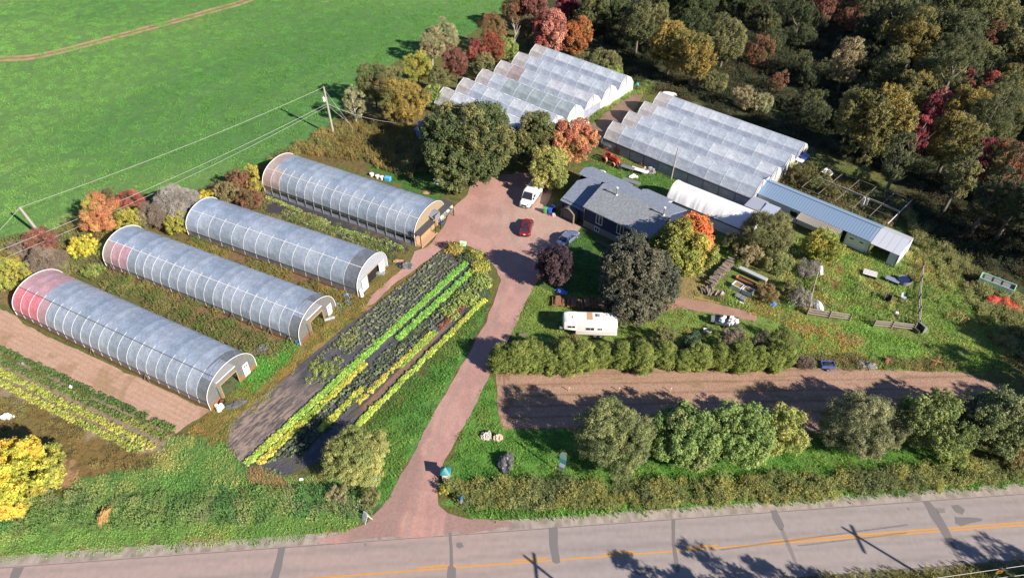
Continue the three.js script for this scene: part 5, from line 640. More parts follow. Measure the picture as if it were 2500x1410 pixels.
{ const T = thing('hand_cart', 'small grey hand cart tipped by the blue tubs', 'cart', P(826, 762), 110); part(T, 'tray', rbox(0.7, 0.12, 0.45, 0.04, 0, 0.35, 0), M.galv); part(T, 'handle', [bar(V(0.3, 0.35, 0.18), V(1.0, 0.75, 0.12), 0.04, 0.04), bar(V(0.3, 0.35, -0.18), V(1.0, 0.75, -0.12), 0.04, 0.04)], M.steel); wheel(T, -0.25, 0, 0.18, 0.1); }
const pot = (label, px, py, r, m) => { const T = thing('pot', label, 'pot', P(px, py), 90, 'white pots at the corner of the nearest tunnel'); part(T, 'body', cyl(r, r * 0.8, 0.55, 0, 0.28, 0, 16), m); part(T, 'lid', cyl(r * 0.82, r * 0.7, 0.08, 0, 0.58, 0, 16), m); };
pot('white round pot of the cluster by the nearest tunnel, closest to its corner', 530, 995, 0.3, M.white); pot('white round pot of the cluster by the nearest tunnel, closest to the track', 541, 994, 0.32, M.white); pot('white round pot of the cluster by the nearest tunnel, nearest the road', 535, 1002, 0.3, M.white);
{ const T = thing('plant_pot', 'black round plant pot beside a crumpled black sheet', 'pot', P(544, 984), 90); part(T, 'body', new THREE.LatheGeometry([[0, 0.02], [0.25, 0.02], [0.36, 0.5], [0.3, 0.5], [0.22, 0.2], [0, 0.2]].map((q) => new THREE.Vector2(...q)), 16), M.dark); part(T, 'soil', cyl(0.3, 0.3, 0.05, 0, 0.42, 0, 14), M.boards); }
const blkFilm = mat(A('#6d6e72', 1.3), 0.5, { bumpMap: wrinkle, bumpScale: 0.08 });
lumpAt('plastic_sheet', 'crumpled black plastic sheet in the grass at the corner of the nearest tunnel', 'plastic sheet', 575, 987, 2.0, 0.22, 1.1, blkFilm, 11, 0.6, 0.4); lumpAt('plastic_heap', 'heap of grey and black plastic between the two nearest tunnels', 'plastic heap', 640, 858, 2.2, 0.8, 1.2, blkFilm, 13, 0.6, 0.5); lumpAt('plastic_heap', 'heap of black plastic at the edge of the drive behind the third tunnel', 'plastic heap', 990, 650, 2.1, 0.8, 1.6, blkFilm, 15, 0.55); lumpAt('plastic_heap', 'grey plastic scraps by the doors of the third tunnel', 'plastic heap', 925, 668, 1.6, 0.5, 1.0, mat(A('#9a9c9e', 1.4), 0.5), 17, 0.6);
lumpAt('plank_heap', 'small pale heap of boards near the black plastic by the drive', 'heap', 972, 638, 1.6, 0.3, 0.7, M.palewood, 18, 0.5); lumpAt('white_sack', 'white sack lying in the weeds at the left edge', 'sack', 17, 1018, 1.5, 0.45, 0.8, M.white, 19, 0.5); lumpAt('white_rag', 'white rag at the foot of the vegetable beds', 'rag', 735, 1170, 0.5, 0.2, 0.3, M.white, 20, 0.5); lumpAt('pale_bucket', 'grey bucket in the first potato row', 'bucket', 55, 888, 0.4, 0.4, 0.4, M.grey, 21, 0.1); lumpAt('white_bucket', 'white bucket between the two potato rows nearest the bare soil', 'bucket', 172, 945, 0.4, 0.4, 0.4, M.white, 22, 0.1); lumpAt('straw_heap', 'tuft of orange dry straw on the roadside bank', 'straw', 257, 1262, 1.0, 0.9, 2.2, mat(A('#c69a62', 1.4), 0.95), 23, 0.45);
{ const T = thing('garden_bench', 'pale green slatted seat at the top of the vegetable beds', 'seat', P(1130, 603), 100); part(T, 'back', rbox(1.1, 0.5, 0.06, 0.02, 0, 0.75, -0.25, 0, -0.25), mat([0.5, 0.85, 0.55], 0.5)); part(T, 'seat', rbox(1.0, 0.06, 0.4, 0.02, 0, 0.45, 0.05), mat([0.5, 0.85, 0.55], 0.5)); part(T, 'leg', [[-0.45, 0.2], [0.45, 0.2], [-0.45, -0.15], [0.45, -0.15]].map(([x, z]) => box(0.06, 0.45, 0.06, x, 0.22, z)), M.green); }
{ const T = thing('cooler', 'bright blue cooler behind the farthest tunnel', 'cooler', P(947, 440), 110); part(T, 'body', rbox(1.1, 0.6, 0.8, 0.06, 0, 0.3, 0), M.skyblue); part(T, 'lid', rbox(1.12, 0.12, 0.82, 0.04, 0, 0.66, 0), mat([0.12, 0.5, 0.85], 0.4)); const sk = (l, x, y) => { const q = thing('white_pail', l, 'pail', P(x, y), 90, 'white pails beside the blue cooler'); part(q, 'body', cyl(0.34, 0.4, 0.5, 0, 0.25, 0, 14), M.white); part(q, 'rim', tr(new THREE.TorusGeometry(0.4, 0.03, 5, 16), 0, 0.5, 0, 0, PI / 2), M.white); }; sk('white pail next to the blue cooler', 933, 437); sk('white pail, middle of the three behind the farthest tunnel', 922, 434); sk('white pail farthest from the blue cooler', 908, 429); }
{ // bins by the house
  const bin = (label, px, py, m) => { const T = thing('wheeled_bin', label, 'bin', P(px, py), 110); part(T, 'body', shell([ring(-0.32, 0.26, 0.06, 1.0, 0.03), ring(0.32, 0.3, 0.06, 1.02, 0.03)]), m); part(T, 'lid', rbox(0.76, 0.09, 0.7, 0.03, 0, 1.06, 0), m); part(T, 'handle', box(0.05, 0.06, 0.5, -0.42, 1.0, 0), m); for (const s of [1, -1]) wheel(T, -0.28, s * 0.28, 0.1, 0.06); };
  bin('green wheeled bin by the house, first of the row', 1331, 520, M.green); bin('bright blue wheeled bin beside the green one', 1342, 522, M.blue); bin('dark blue wheeled bin behind the bright blue one', 1352, 512, mat([0.02, 0.05, 0.2], 0.5)); lumpAt('rubbish_bag', 'white and red rubbish bags before the wheeled bins', 'bag', 1351, 527, 0.7, 0.5, 0.5, mat(A('#c9c0d0', 1.6), 0.5), 25, 0.5); lumpAt('red_box', 'small red box at the foot of the blue bin', 'box', 1341, 526, 0.45, 0.2, 0.3, M.red, 26, 0.2);
}
// picnic tables in the shade of the round tree
{
  const spots = [[1363, 741, 'picnic table nearest the red drive, half in sun'], [1400, 745, 'second picnic table from the drive, its planks in sun'], [1433, 747, 'third picnic table from the drive, behind the camper'], [1466, 747, 'picnic table farthest from the drive, under the round grey-green tree']], red = mat(A('#a9735c', 1.3), 0.85);
  const T = thing('picnic_table', spots[0][2], 'picnic table', P(1363, 741), 2, 'picnic tables behind the camper'); for (let k = 0; k < 5; k++) part(T, 'top_plank', box(1.9, 0.05, 0.15, 0, 0.75, (k - 2) * 0.16), red); for (const s of [1, -1]) for (const k of [0, 1]) part(T, 'bench_plank', box(1.9, 0.05, 0.14, 0, 0.45, s * (0.66 + k * 0.15)), red); for (const x of [-0.7, 0.7]) part(T, 'leg_frame', [bar(V(x, 0.74, 0.25), V(x, 0, 0.7), 0.09, 0.05), bar(V(x, 0.74, -0.25), V(x, 0, -0.7), 0.09, 0.05), box(0.05, 0.09, 1.6, x, 0.4, 0)], red);
  spots.slice(1).forEach(([x, y, l]) => { const c = T.clone(); c.name = numbered('picnic_table'); c.position.copy(P(x, y)); c.userData = { ...T.userData, label: l }; c.rotation.y += (x % 7 - 3) * 0.02; scene.add(c); });
}
lumpAt('blue_tarpaulin', 'crumpled blue tarpaulin on the grass below the purple tree', 'tarpaulin', 1370, 712, 1.7, 0.35, 1.1, mat(A('#6a8fe8', 0.9), 0.5), 27, 0.5, -0.5); lumpAt('green_tarpaulin', 'dark green and white covered heap under the right side of the round tree', 'heap', 1557, 785, 1.4, 0.8, 1.3, mat(A('#5f8f78', 1.5), 0.6), 28, 0.5);
{ const T = thing('plank_stack', 'grey plank stack on the grass behind the left end of the cedar hedge', 'plank stack', P(1274, 818), 90); for (let k = 0; k < 4; k++) part(T, 'plank', box(1.4 - 0.1 * k, 0.08, 0.28, 0.05 * k, 0.08 + 0.1 * k, 0.12 * (k % 2), 0.03 * k), M.oldwood); const q = thing('wooden_boards', 'two long grey boards on the ground before the house wall', 'boards', P(1478, 595), AZ2); for (const z of [0, 0.45]) part(q, 'board', box(3.2, 0.08, 0.22, 0, 0.06, z), M.oldwood); }
{ // utility trailer heaped with white things
  const T = thing('utility_trailer', 'small trailer heaped with white containers beside the dirt path', 'trailer', P(1772, 792), 103); part(T, 'bed', [box(3.2, 0.1, 1.7, 0, 0.6, 0), box(3.2, 0.35, 0.06, 0, 0.8, 0.85), box(3.2, 0.35, 0.06, 0, 0.8, -0.85)], M.steel); part(T, 'drawbar', box(0.9, 0.1, 0.1, -2.0, 0.55, 0), M.steel); for (const s of [1, -1]) wheel(T, 0.2, s * 0.98, 0.32, 0.2); part(T, 'front_box', rbox(0.5, 0.5, 0.9, 0.04, -1.95, 0.85, 0.1), M.galv);
  const R1 = rng(5), g = 'white containers heaped on the small trailer'; for (let k = 0; k < 16; k++) { const q = thing('container', k % 5 === 4 ? 'pale teal container among the white ones heaped on the small trailer' : 'white container in the heap on the small trailer', 'container', T.localToWorld(V(-1.3 + R1() * 2.7, 0.68 + 0.4 * R1(), -0.7 + R1() * 1.4)), R1() * 180, g); part(q, 'body', rbox(0.45 + 0.25 * R1(), 0.32, 0.4 + 0.15 * R1(), 0.06, 0, 0.16, 0), k % 5 === 4 ? mat([0.3, 0.6, 0.6], 0.5) : M.white); part(q, 'lid', rbox(0.4, 0.05, 0.34, 0.02, 0, 0.34, 0), M.white); }
  const U = thing('white_crate', 'pale crate in the grass beside the loaded trailer', 'crate', P(1727, 808), 95); for (const [w, d, x, z] of [[1.1, 0.05, 0, 0.25], [1.1, 0.05, 0, -0.25], [0.05, 0.5, 0.53, 0], [0.05, 0.5, -0.53, 0]]) part(U, 'side', box(w, 0.35, d, x, 0.18, z), M.white);
}
T1.updateMatrixWorld();
// firewood: a long stack and a fan of split logs
{
  const a = P(1786, 640), b = P(1728, 704), az = azOf(a, b), L = a.distanceTo(b), T = thing('firewood_stack', 'long grey firewood stack running between the orange maple and the cold frames', 'firewood stack', a, az), R1 = rng(12), logG = [0, 1, 2].map((k) => cyl(0.11 + 0.02 * k, 0.1 + 0.02 * k, 1.1, 0, 0, 0, 7, PI / 2)), lm = [mat(A('#9a8e85', 1.3), 0.95), mat(A('#857a72', 1.3), 0.95), mat(A('#a89a8a', 1.3), 0.95)], n = floor(L / 0.3);
  for (let i = 0; i < n; i++) for (let k = 0; k < 5; k++) { if (k === 4 && R1() < 0.4) continue; const o = part(T, 'log', logG[floor(R1() * 3)], lm[floor(R1() * 3)]); o.position.set(i * 0.3 + 0.15 * (k % 2) + (R1() - 0.5) * 0.1, 0.12 + k * 0.23, (R1() - 0.5) * 0.35); o.rotation.set((R1() - 0.5) * 0.3, (R1() - 0.5) * 0.5, 0); }
  const F = thing('log_pile', 'fan of split logs fallen at the near end of the firewood stack', 'log pile', P(1738, 712), 100); for (let k = 0; k < 26; k++) { const o = part(F, 'log', logG[k % 3], lm[(k * 7) % 3]); o.position.set((R1() - 0.5) * 3.2, 0.12 + 0.3 * R1(), (R1() - 0.5) * 1.2); o.rotation.set((R1() - 0.5) * 0.4, -0.5 + R1() * 1.4, 0); o.scale.set(1, 1, 1.1); }
  const p = thing('yellow_plank', 'long yellow plank lying along the dirt path below the firewood', 'plank', P(1726, 733), azOf(P(1698, 727), P(1755, 741))); part(p, 'plank', box(3.8, 0.08, 0.2, 0, 0.06, 0), mat(A('#d0a862'), 0.8)); lumpAt('white_sheet', 'white crumpled sheet beside the split logs', 'sheet', 1759, 716, 1.1, 0.3, 0.9, M.white, 31, 0.5);
}
// cold frames, tubs
{
  const az = azOf(P(1805, 660), P(1865, 688)); let T = thing('metal_trough', 'long pale metal trough on the grass beside the firewood', 'trough', P(1836, 677), az); part(T, 'top', rbox(4.6, 0.35, 0.75, 0.06, 0, 0.72, 0), mat(A('#c3cad0', 1.25), 0.4)); part(T, 'leg', [[-2, 0.25], [2, 0.25], [-2, -0.25], [2, -0.25]].map(([x, z]) => box(0.08, 0.6, 0.08, x, 0.3, z)), M.grey);
  T = thing('raised_bed', 'empty reddish wooden bed frame in front of the metal trough', 'raised bed', P(1822, 690), az); for (const [w, d, x, z] of [[3.2, 0.1, 0, 0.4], [3.2, 0.1, 0, -0.4], [0.1, 0.8, 1.55, 0], [0.1, 0.8, -1.55, 0]]) part(T, 'plank', box(w, 0.4, d, x, 0.3, z), mat(A('#c98a66', 1.3), 0.85)); part(T, 'soil', box(3.0, 0.05, 0.7, 0, 0.2, 0), mat(A('#6a4a3c'), 0.95));
  for (const [l, x, y] of [['white insulated box left open, nearer the firewood', 1800, 704], ['white insulated box left open, nearer the metal trough end', 1825, 716]]) { T = thing('open_box', l, 'box', P(x, y), az + 2); for (const [w, d, a2, c2] of [[1.5, 0.1, 0, 0.55], [1.5, 0.1, 0, -0.55], [0.1, 1.0, 0.7, 0], [0.1, 1.0, -0.7, 0]]) part(T, 'side', box(w, 0.8, d, a2, 0.4, c2), M.white); part(T, 'soil', box(1.3, 0.05, 1.0, 0, 0.62, 0), mat(A('#a3905f'), 0.95)); }
  T = thing('grey_crates', 'two dark grey crates with a white lid below the insulated boxes', 'crates', P(1808, 729), az); part(T, 'crate', rbox(0.75, 0.5, 0.95, 0.04, -0.45, 0.25, 0), M.grey); part(T, 'crate', rbox(0.75, 0.5, 0.95, 0.04, 0.4, 0.25, 0.05), M.grey); part(T, 'lid', box(0.6, 0.05, 0.3, 0.6, 0.1, 0.75), M.white);
  for (const [l, x, y, w] of [['rusty pipe bed frame behind the metal trough, the nearer of two', 1856, 672, 4.4], ['rusty pipe bed frame behind the metal trough, the farther of two', 1868, 655, 4.6]]) { T = thing('pipe_frame', l, 'frame', P(x, y), az); part(T, 'rail', [bar(V(-w / 2, 0.5, 0.5), V(w / 2, 0.5, 0.5), 0.07, 0.07), bar(V(-w / 2, 0.5, -0.5), V(w / 2, 0.5, -0.5), 0.07, 0.07), bar(V(-w / 2, 0.5, -0.5), V(-w / 2, 0.5, 0.5), 0.07, 0.07), bar(V(w / 2, 0.5, -0.5), V(w / 2, 0.5, 0.5), 0.07, 0.07)], M.palewood); part(T, 'leg', [[-1, -1], [1, -1], [-1, 1], [1, 1]].map(([i, k]) => box(0.06, 0.5, 0.06, i * w / 2, 0.25, k * 0.5)), M.oldwood); }
  lumpAt('blue_sack', 'bright blue sack in the weeds right of the insulated boxes', 'sack', 1888, 744, 0.8, 0.5, 0.7, mat([0.02, 0.2, 0.75], 0.5), 33, 0.4);
}
// post and rail fences of the old corral
function fence(label, wpts, rails, postH) {
  const o = wpts[0], T = thing('rail_fence', label, 'fence', o), pts = wpts.map((p) => p.clone().sub(o)); pts.forEach((p) => part(T, 'post', box(0.2, postH, 0.2, p.x, postH / 2, p.z, 0.5), M.oldwood)); for (let i = 0; i < pts.length - 1; i++) for (const h of rails) part(T, 'rail', bar(V(pts[i].x, h, pts[i].z), V(pts[i + 1].x, h - 0.05, pts[i + 1].z), 0.1, 0.16), mat(A('#aaa196', 1.2), 0.95));
}
const pp = (...l) => l.map(([x, y]) => P(x, y));
fence('two-bay grey rail fence before the overturned white hull', pp([1970, 768], [2024, 776], [2074, 782]), [0.35, 0.75, 1.15], 1.35); fence('short grey rail fence ending at a grey metal trough', pp([2132, 797], [2176, 800], [2230, 806]), [0.35, 0.75, 1.1], 1.35); fence('long rail fence climbing the right side of the corral', pp([2240, 800], [2243, 765], [2242, 735], [2246, 690], [2250, 660]), [0.45, 1.0], 1.5); fence('leaning rail fence on the left side of the corral', pp([1972, 765], [1982, 715], [2000, 655]), [0.6, 1.1], 1.4);
{
  let T = thing('half_drum', 'grey half drum at the corner of the two right-hand fences', 'drum', P(2244, 808), 70); part(T, 'shell', new THREE.CylinderGeometry(0.75, 0.75, 1.2, 16, 1, false, 0, PI).rotateX(PI / 2).translate(0, 0.5, 0), M.galv); part(T, 'stand', [box(0.08, 0.6, 1, 0.6, 0.3, 0), box(0.08, 0.6, 1, -0.6, 0.3, 0)], M.oldwood);
  T = thing('upturned_hull', 'white rounded hull with a yellow end among the weeds of the corral', 'boat', P(1999, 752), 5); part(T, 'hull', at(lump(41, 2.6, 0.75, 1.3, 0.1), V(0.2, 0, 0)), M.white); part(T, 'yellow_end', at(lump(42, 1.1, 0.6, 1.15, 0.15), V(-1.1, 0, 0)), mat(A('#b9a238', 1.4), 0.7)); part(T, 'oar', [bar(V(-0.4, 0.2, -1.0), V(1.6, 0.3, -0.7), 0.08, 0.04), bar(V(-0.2, 0.2, -1.2), V(1.5, 0.4, -1.0), 0.08, 0.04)], M.palewood);
  const pal = (name, label, x, y, w, d, az, m) => { const q = thing(name, label, 'pallet', P(x, y), az); for (let k = 0; k < 5; k++) part(q, 'slat', box(w, 0.06, d * 0.13, 0, 0.5, (k - 2) * d * 0.22), m); for (const s of [-1, 0, 1]) part(q, 'runner', box(0.1, 0.42, d, s * w * 0.45, 0.24, 0), M.dark); };
  pal('slatted_pallet', 'black and white slatted pallet in the upper part of the corral', 2123, 672, 2.0, 1.3, 118, M.white); pal('slatted_pallet', 'blue and white slatted pallet beside the blue round tank', 2178, 688, 2.0, 0.9, 130, mat(A('#b9c6ea', 1.3), 0.5));
  T = thing('round_tank', 'dark blue round open tank in the corral', 'tank', P(2207, 690), 90); part(T, 'wall', new THREE.CylinderGeometry(0.95, 0.9, 0.8, 24, 1, true).translate(0, 0.4, 0), M.grey); part(T, 'water', cyl(0.9, 0.9, 0.05, 0, 0.6, 0, 24), mat([0.02, 0.03, 0.1], 0.2));
  T = thing('cable_drum', 'grey round drum tipped on its side in the corral weeds', 'drum', P(2166, 733), 120); part(T, 'flange', [cyl(0.65, 0.65, 0.12, -0.45, 0.65, 0, 18, 0, PI / 2), cyl(0.65, 0.65, 0.12, 0.45, 0.65, 0, 18, 0, PI / 2)], M.oldwood); part(T, 'core', cyl(0.35, 0.35, 0.85, 0, 0.65, 0, 14, 0, PI / 2), M.dark);
  T = thing('broken_chair', 'blue-white broken plastic chair in the corral weeds', 'chair', P(2205, 731), 140); part(T, 'seat', rbox(0.6, 0.06, 0.6, 0.02, 0, 0.45, 0), mat(A('#b9cbe6', 1.3), 0.5)); part(T, 'backrest', rbox(0.06, 0.7, 0.6, 0.02, -0.35, 0.75, 0, 0, 0, 0.3), mat(A('#b9cbe6', 1.3), 0.5)); for (const [x, z] of [[0.25, 0.25], [0.25, -0.25], [-0.25, 0.25], [-0.25, -0.25]]) part(T, 'leg', box(0.05, 0.45, 0.05, x, 0.22, z), M.galv);
  lumpAt('white_stone', 'round white stone in the corral weeds near the right fence', 'stone', 2188, 765, 0.7, 0.4, 0.6, M.white, 51, 0.2); T = thing('white_crates', 'three white crates end to end at the top of the left corral fence', 'crates', P(2004, 662), 12); for (let k = 0; k < 3; k++) part(T, 'crate', rbox(0.6, 0.35, 0.5, 0.04, k * 0.75 - 0.75, 0.18, 0.05 * k), M.white);
  T = thing('blue_trailer', 'small blue box trailer at the edge of the tilled strip', 'trailer', P(2018, 898), 95); part(T, 'box', [box(1.7, 0.5, 0.08, 0, 0.65, 0.5), box(1.7, 0.5, 0.08, 0, 0.65, -0.5), box(0.08, 0.5, 1, 0.82, 0.65, 0), box(0.08, 0.5, 1, -0.82, 0.65, 0), box(1.7, 0.08, 1, 0, 0.42, 0)], mat(A('#5f78c0', 1.5), 0.5)); part(T, 'load', at(lump(61, 1.5, 0.35, 0.9, 0.3), V(0, 0.6, 0)), M.dark); for (const s of [1, -1]) wheel(T, 0, s * 0.58, 0.26, 0.14);
  lumpAt('scrap_heap', 'grey scrap metal heap at the edge of the tilled strip', 'heap', 2112, 895, 2.2, 0.7, 1.3, mat(A('#8d8f92', 1.4), 0.5), 62, 0.6); lumpAt('brown_stump', 'brown tree stump right of the scrap metal heap', 'stump', 2168, 885, 1.3, 0.6, 1.1, mat(A('#9a6a52', 1.4), 0.9), 63, 0.5); T = thing('orange_implement', 'rusty orange farm implement in the weeds at the end of the tilled strip', 'implement', P(2285, 886), 60); part(T, 'beam', [bar(V(-1, 0.3, 0.4), V(1, 0.6, -0.3), 0.14, 0.14), bar(V(-0.6, 0.5, -0.5), V(0.4, 0.4, 0.5), 0.12, 0.12)], mat(A('#d0825a', 1.3), 0.7)); part(T, 'tine', [-0.7, -0.2, 0.3, 0.8].map((x) => bar(V(x, 0.45, 0), V(x + 0.1, 0, 0.2), 0.06, 0.06)), M.steel);
  T = thing('hay_wagon', 'pale green wagon with grey slatted bed at the foot of the dark woods', 'wagon', P(2428, 704), azOf(P(2395, 690), P(2460, 715))); part(T, 'side', [box(4.6, 0.9, 0.08, 0, 1.0, 0.8), box(4.6, 0.9, 0.08, 0, 1.0, -0.8), box(0.08, 0.9, 1.6, 2.3, 1.0, 0), box(0.08, 0.9, 1.6, -2.3, 1.0, 0)], M.mint); for (let k = 0; k < 3; k++) part(T, 'bed_plank', box(4.5, 0.06, 0.5, 0, 1.15, (k - 1) * 0.52), M.grey); part(T, 'crossbar', [-1.9, -0.65, 0.6, 1.85].map((x) => box(0.1, 0.1, 1.6, x, 1.22, 0)), M.dark); for (const s of [1, -1]) { wheel(T, 1.4, s * 0.75, 0.4, 0.2); wheel(T, -1.4, s * 0.75, 0.4, 0.2); }
  lumpAt('red_tarpaulin', 'bright red tarpaulin over a heap beside the green wagon', 'tarpaulin', 2446, 744, 4.4, 1.1, 2.4, mat([0.62, 0.05, 0.04], 0.6), 66, 0.35, -0.45);
  T = thing('white_tank', 'white cylindrical tank at the corner of the four-bay greenhouse', 'tank', P(1484, 362), azOf(P(1470, 350), P(1497, 362))); part(T, 'tank', [new THREE.CapsuleGeometry(0.75, 1.7, 6, 18).rotateZ(PI / 2).translate(0, 1.15, 0)], M.white); part(T, 'cradle', [box(0.15, 0.6, 1.2, -0.7, 0.3, 0), box(0.15, 0.6, 1.2, 0.7, 0.3, 0)], M.oldwood);
  T = thing('plank_shelter', 'small brown timber box beside the white tank', 'box', P(1508, 374), 130); for (const [w, d, x, z] of [[1.3, 0.08, 0, 0.4], [1.3, 0.08, 0, -0.4], [0.08, 0.8, 0.6, 0], [0.08, 0.8, -0.6, 0]]) part(T, 'side', box(w, 1.2, d, x, 0.6, z), mat(A('#a9805e', 1.4), 0.9));
  lumpAt('white_canopy', 'round white plastic dome at the mint green greenhouse end', 'cover', 1424, 303, 2.6, 0.8, 2.0, M.white, 71, 0.2); lumpAt('rowing_boat', 'white boat-shaped cover at the dark wood edge behind the four-bay greenhouse', 'boat', 1634, 232, 3.4, 0.8, 1.2, M.white, 72, 0.25, -0.3); lumpAt('blue_drum', 'blue drum in the weeds between the two greenhouses', 'drum', 1556, 209, 0.8, 0.8, 0.8, M.skyblue, 73, 0.1); lumpAt('blue_drum', 'blue drum at the edge of the woods above the four-bay greenhouse', 'drum', 1705, 215, 0.8, 0.9, 0.7, M.skyblue, 74, 0.1);
  T = thing('brush_heap', 'heap of grey branches and planks behind the four-bay greenhouse', 'brush heap', P(1608, 206), 100); const R1 = rng(91); for (let k = 0; k < 24; k++) part(T, 'branch', bar(V((R1() - 0.5) * 4.5, 0.1 + R1() * 0.6, (R1() - 0.5) * 2), V((R1() - 0.5) * 4.5, 0.1 + R1() * 0.7, (R1() - 0.5) * 2), 0.09, 0.09), M.oldwood);
  T = thing('wooden_gantry', 'timber steps and rack before the mint green greenhouse wall', 'rack', P(1440, 278), AZ2 + 90); for (let k = 0; k < 5; k++) part(T, 'board', box(0.35, 0.06, 1.6, k * 0.9, 0.35, 0), M.oldwood); part(T, 'post', [0, 1.8, 3.6].map((x) => box(0.1, 2.2, 0.1, x, 1.1, 0.6)), M.oldwood); part(T, 'rail', [box(4, 0.1, 0.1, 1.8, 2.2, 0.6), box(4, 0.1, 0.1, 1.8, 1.4, 0.6)], M.oldwood); part(T, 'white_board', box(2.0, 0.7, 0.06, 4.6, 0.6, 0.7), M.white);
  T = thing('ladder', 'black ladder lying up the greenhouse roof at the start of the blue metal roof', 'ladder', P(1856, 450, 3).setY(2.95), AZ2 - 82); part(T, 'stile', [box(3.4, 0.07, 0.07, 0, 0.15, 0.22), box(3.4, 0.07, 0.07, 0, 0.15, -0.22)], M.dark); for (let k = 0; k < 9; k++) part(T, 'rung', box(0.05, 0.05, 0.44, -1.5 + k * 0.38, 0.15, 0), M.dark);
  T = thing('ladder', 'white ladder leaning against the left corner of the six-bay greenhouse', 'ladder', P(1056, 272), 20); part(T, 'stile', [bar(V(0, 0, 0.22), V(0.8, 2.6, 0.22), 0.07, 0.05), bar(V(0, 0, -0.22), V(0.8, 2.6, -0.22), 0.07, 0.05)], M.white); for (let k = 1; k < 8; k++) part(T, 'rung', box(0.05, 0.05, 0.44, 0.1 * k, 0.325 * k, 0), M.white);
  // benches and junk on the lawn behind the house
  const bench = (l, x, y, w, m) => { const q = thing('work_bench', l, 'bench', P(x, y), AZ2 - 8); part(q, 'top', [0, 1, 2].map((k) => box(w, 0.05, 0.3, 0, 0.75, (k - 1) * 0.34)), m); part(q, 'leg', [[-1, -1], [1, -1], [-1, 1], [1, 1]].map(([i, k]) => box(0.08, 0.74, 0.08, i * w * 0.45, 0.37, k * 0.4)), M.oldwood); return q; };
  bench('long white-topped bench of oddments on the lawn nearest the tractor', 1532, 416, 2.6, M.galv); bench('long bench strewn with yellow and white oddments', 1561, 423, 3.4, M.white); bench('dark grey planks on trestles close to the house roof', 1541, 451, 3.4, M.grey); lumpAt('scrap_pile', 'black and white scrap pile right of the two benches', 'scrap pile', 1584, 421, 2.2, 1.0, 1.5, mat(A('#9d9ea2', 1.5), 0.5), 81, 0.6); lumpAt('white_sacks', 'white sacks on the lawn in front of the benches', 'sacks', 1546, 432, 1.6, 0.4, 0.9, M.white, 82, 0.6); lumpAt('yellow_crate', 'yellow crate on the bench behind the house', 'crate', 1573, 418, 0.7, 1.1, 0.5, mat(A('#dcd68a', 1.4), 0.6), 83, 0.1); lumpAt('white_bundle', 'long white bundle at the back of the house roof', 'bundle', 1472, 425, 2.2, 0.7, 0.9, M.white, 84, 0.3, -0.7); lumpAt('white_box', 'white box by the dark planks behind the house', 'box', 1529, 447, 1.0, 0.7, 0.5, M.white, 85, 0.15); lumpAt('timber_crate', 'weathered timber crate by the greenhouse wall behind the house', 'crate', 1567, 400, 1.2, 0.8, 0.8, M.palewood, 86, 0.2); lumpAt('white_machine', 'white covered machine in the shade under the big maple', 'machine', 1069, 446, 1.3, 1.0, 1.0, M.white, 87, 0.3); lumpAt('white_drum', 'white drum among the trunks of the big maple', 'drum', 1158, 438, 1.0, 1.0, 0.8, M.cream, 88, 0.2); lumpAt('cream_cover', 'cream coloured covered box at the far end of the black awning', 'box', 1097, 510, 1.5, 1.2, 1.3, M.cream, 89, 0.15); lumpAt('wooden_pallet', 'pinkish wooden pallet behind the farthest tunnel end', 'pallet', 1040, 470, 1.6, 0.25, 1.0, mat(A('#c49a80'), 0.9), 90, 0.1);
  // straw stakes on the tilled strip
  const sk = [[1388, 954], [1510, 955], [1636, 956], [1850, 960]]; sk.forEach(([x, y], i) => { const q = thing('marker_stake', ['pale stake standing on the tilled strip, the one nearest the drive', 'pale stake on the tilled strip, second from the drive', 'pale stake on the tilled strip, third from the drive', 'pale stake on the tilled strip, farthest from the drive'][i], 'stake', P(x, y), 90, 'stakes on the tilled strip'); part(q, 'stake', bar(V(0, 0, 0), V(0.08, 0.7, 0), 0.07, 0.07), M.cream); part(q, 'tag', box(0.16, 0.12, 0.02, 0.08, 0.7, 0.04), M.white); });
}

// ---------------------------------------------------------------- trees one by one
const PAL = {
  darkgreen: pal('#4f5f38', '#465634', '#5d6a3c'), bigmaple: pal('#5a6a3c', '#4c5d36', '#6a7440', '#7a7a44'), olive: pal('#7f8250', '#6f7648', '#8c8a55'), oliveLight: pal('#8f9a58', '#7f8c50', '#a3a560'), lime: pal('#8ea04a', '#7c9444', '#9fae52'), gold: pal('#b09a3f', '#a5903c', '#94883f', '#7f7d3f'), yellow: pal('#dccc1c', '#ccc420', '#b8bc28', '#e6c020'), yellowgreen: pal('#a8a83a', '#94a03c', '#b8ae3c'), red: pal('#ac5a50', '#9c4e4a', '#b46a5a'), crimson: pal('#b04450', '#a03c4a', '#8c3c44'), orange: pal('#c88a58', '#bc7c52', '#cc9a5c'), bright: pal('#e0843c', '#d8743a', '#e09444'), salmon: pal('#c08070', '#b07060', '#c89078'), rust: pal('#9c6a4c', '#8c6448', '#7f6a48'), purple: pal('#4c3c42', '#443640', '#5a464a'), greydark: pal('#5f6350', '#555c4c', '#6b6a54'), grey: pal('#a09c94', '#948f88', '#aaa69c'), greybrown: pal('#8a7a6c', '#7f7264', '#97887a'), brownred: pal('#8f5a52', '#84584c', '#9a6a58'), tan: pal('#a59a70', '#978c64', '#b0a478'), palegreen: pal('#a0a272', '#8f9668', '#acaa7c'), forest: pal('#6c7446', '#5f6a42', '#787a48', '#697048'), forestDark: pal('#566240', '#4e5a3c', '#616c44'), forestWarm: pal('#8a8548', '#7c7c46', '#97883f'), cedar: pal('#84943c', '#768838', '#909c44'), roadside: pal('#7f8a52', '#72804c', '#8e965a'), bluegreen: pal('#5a7a58', '#4e6e50', '#6a8460'), bark: pal('#c9c2b8', '#b8b0a4'),
};
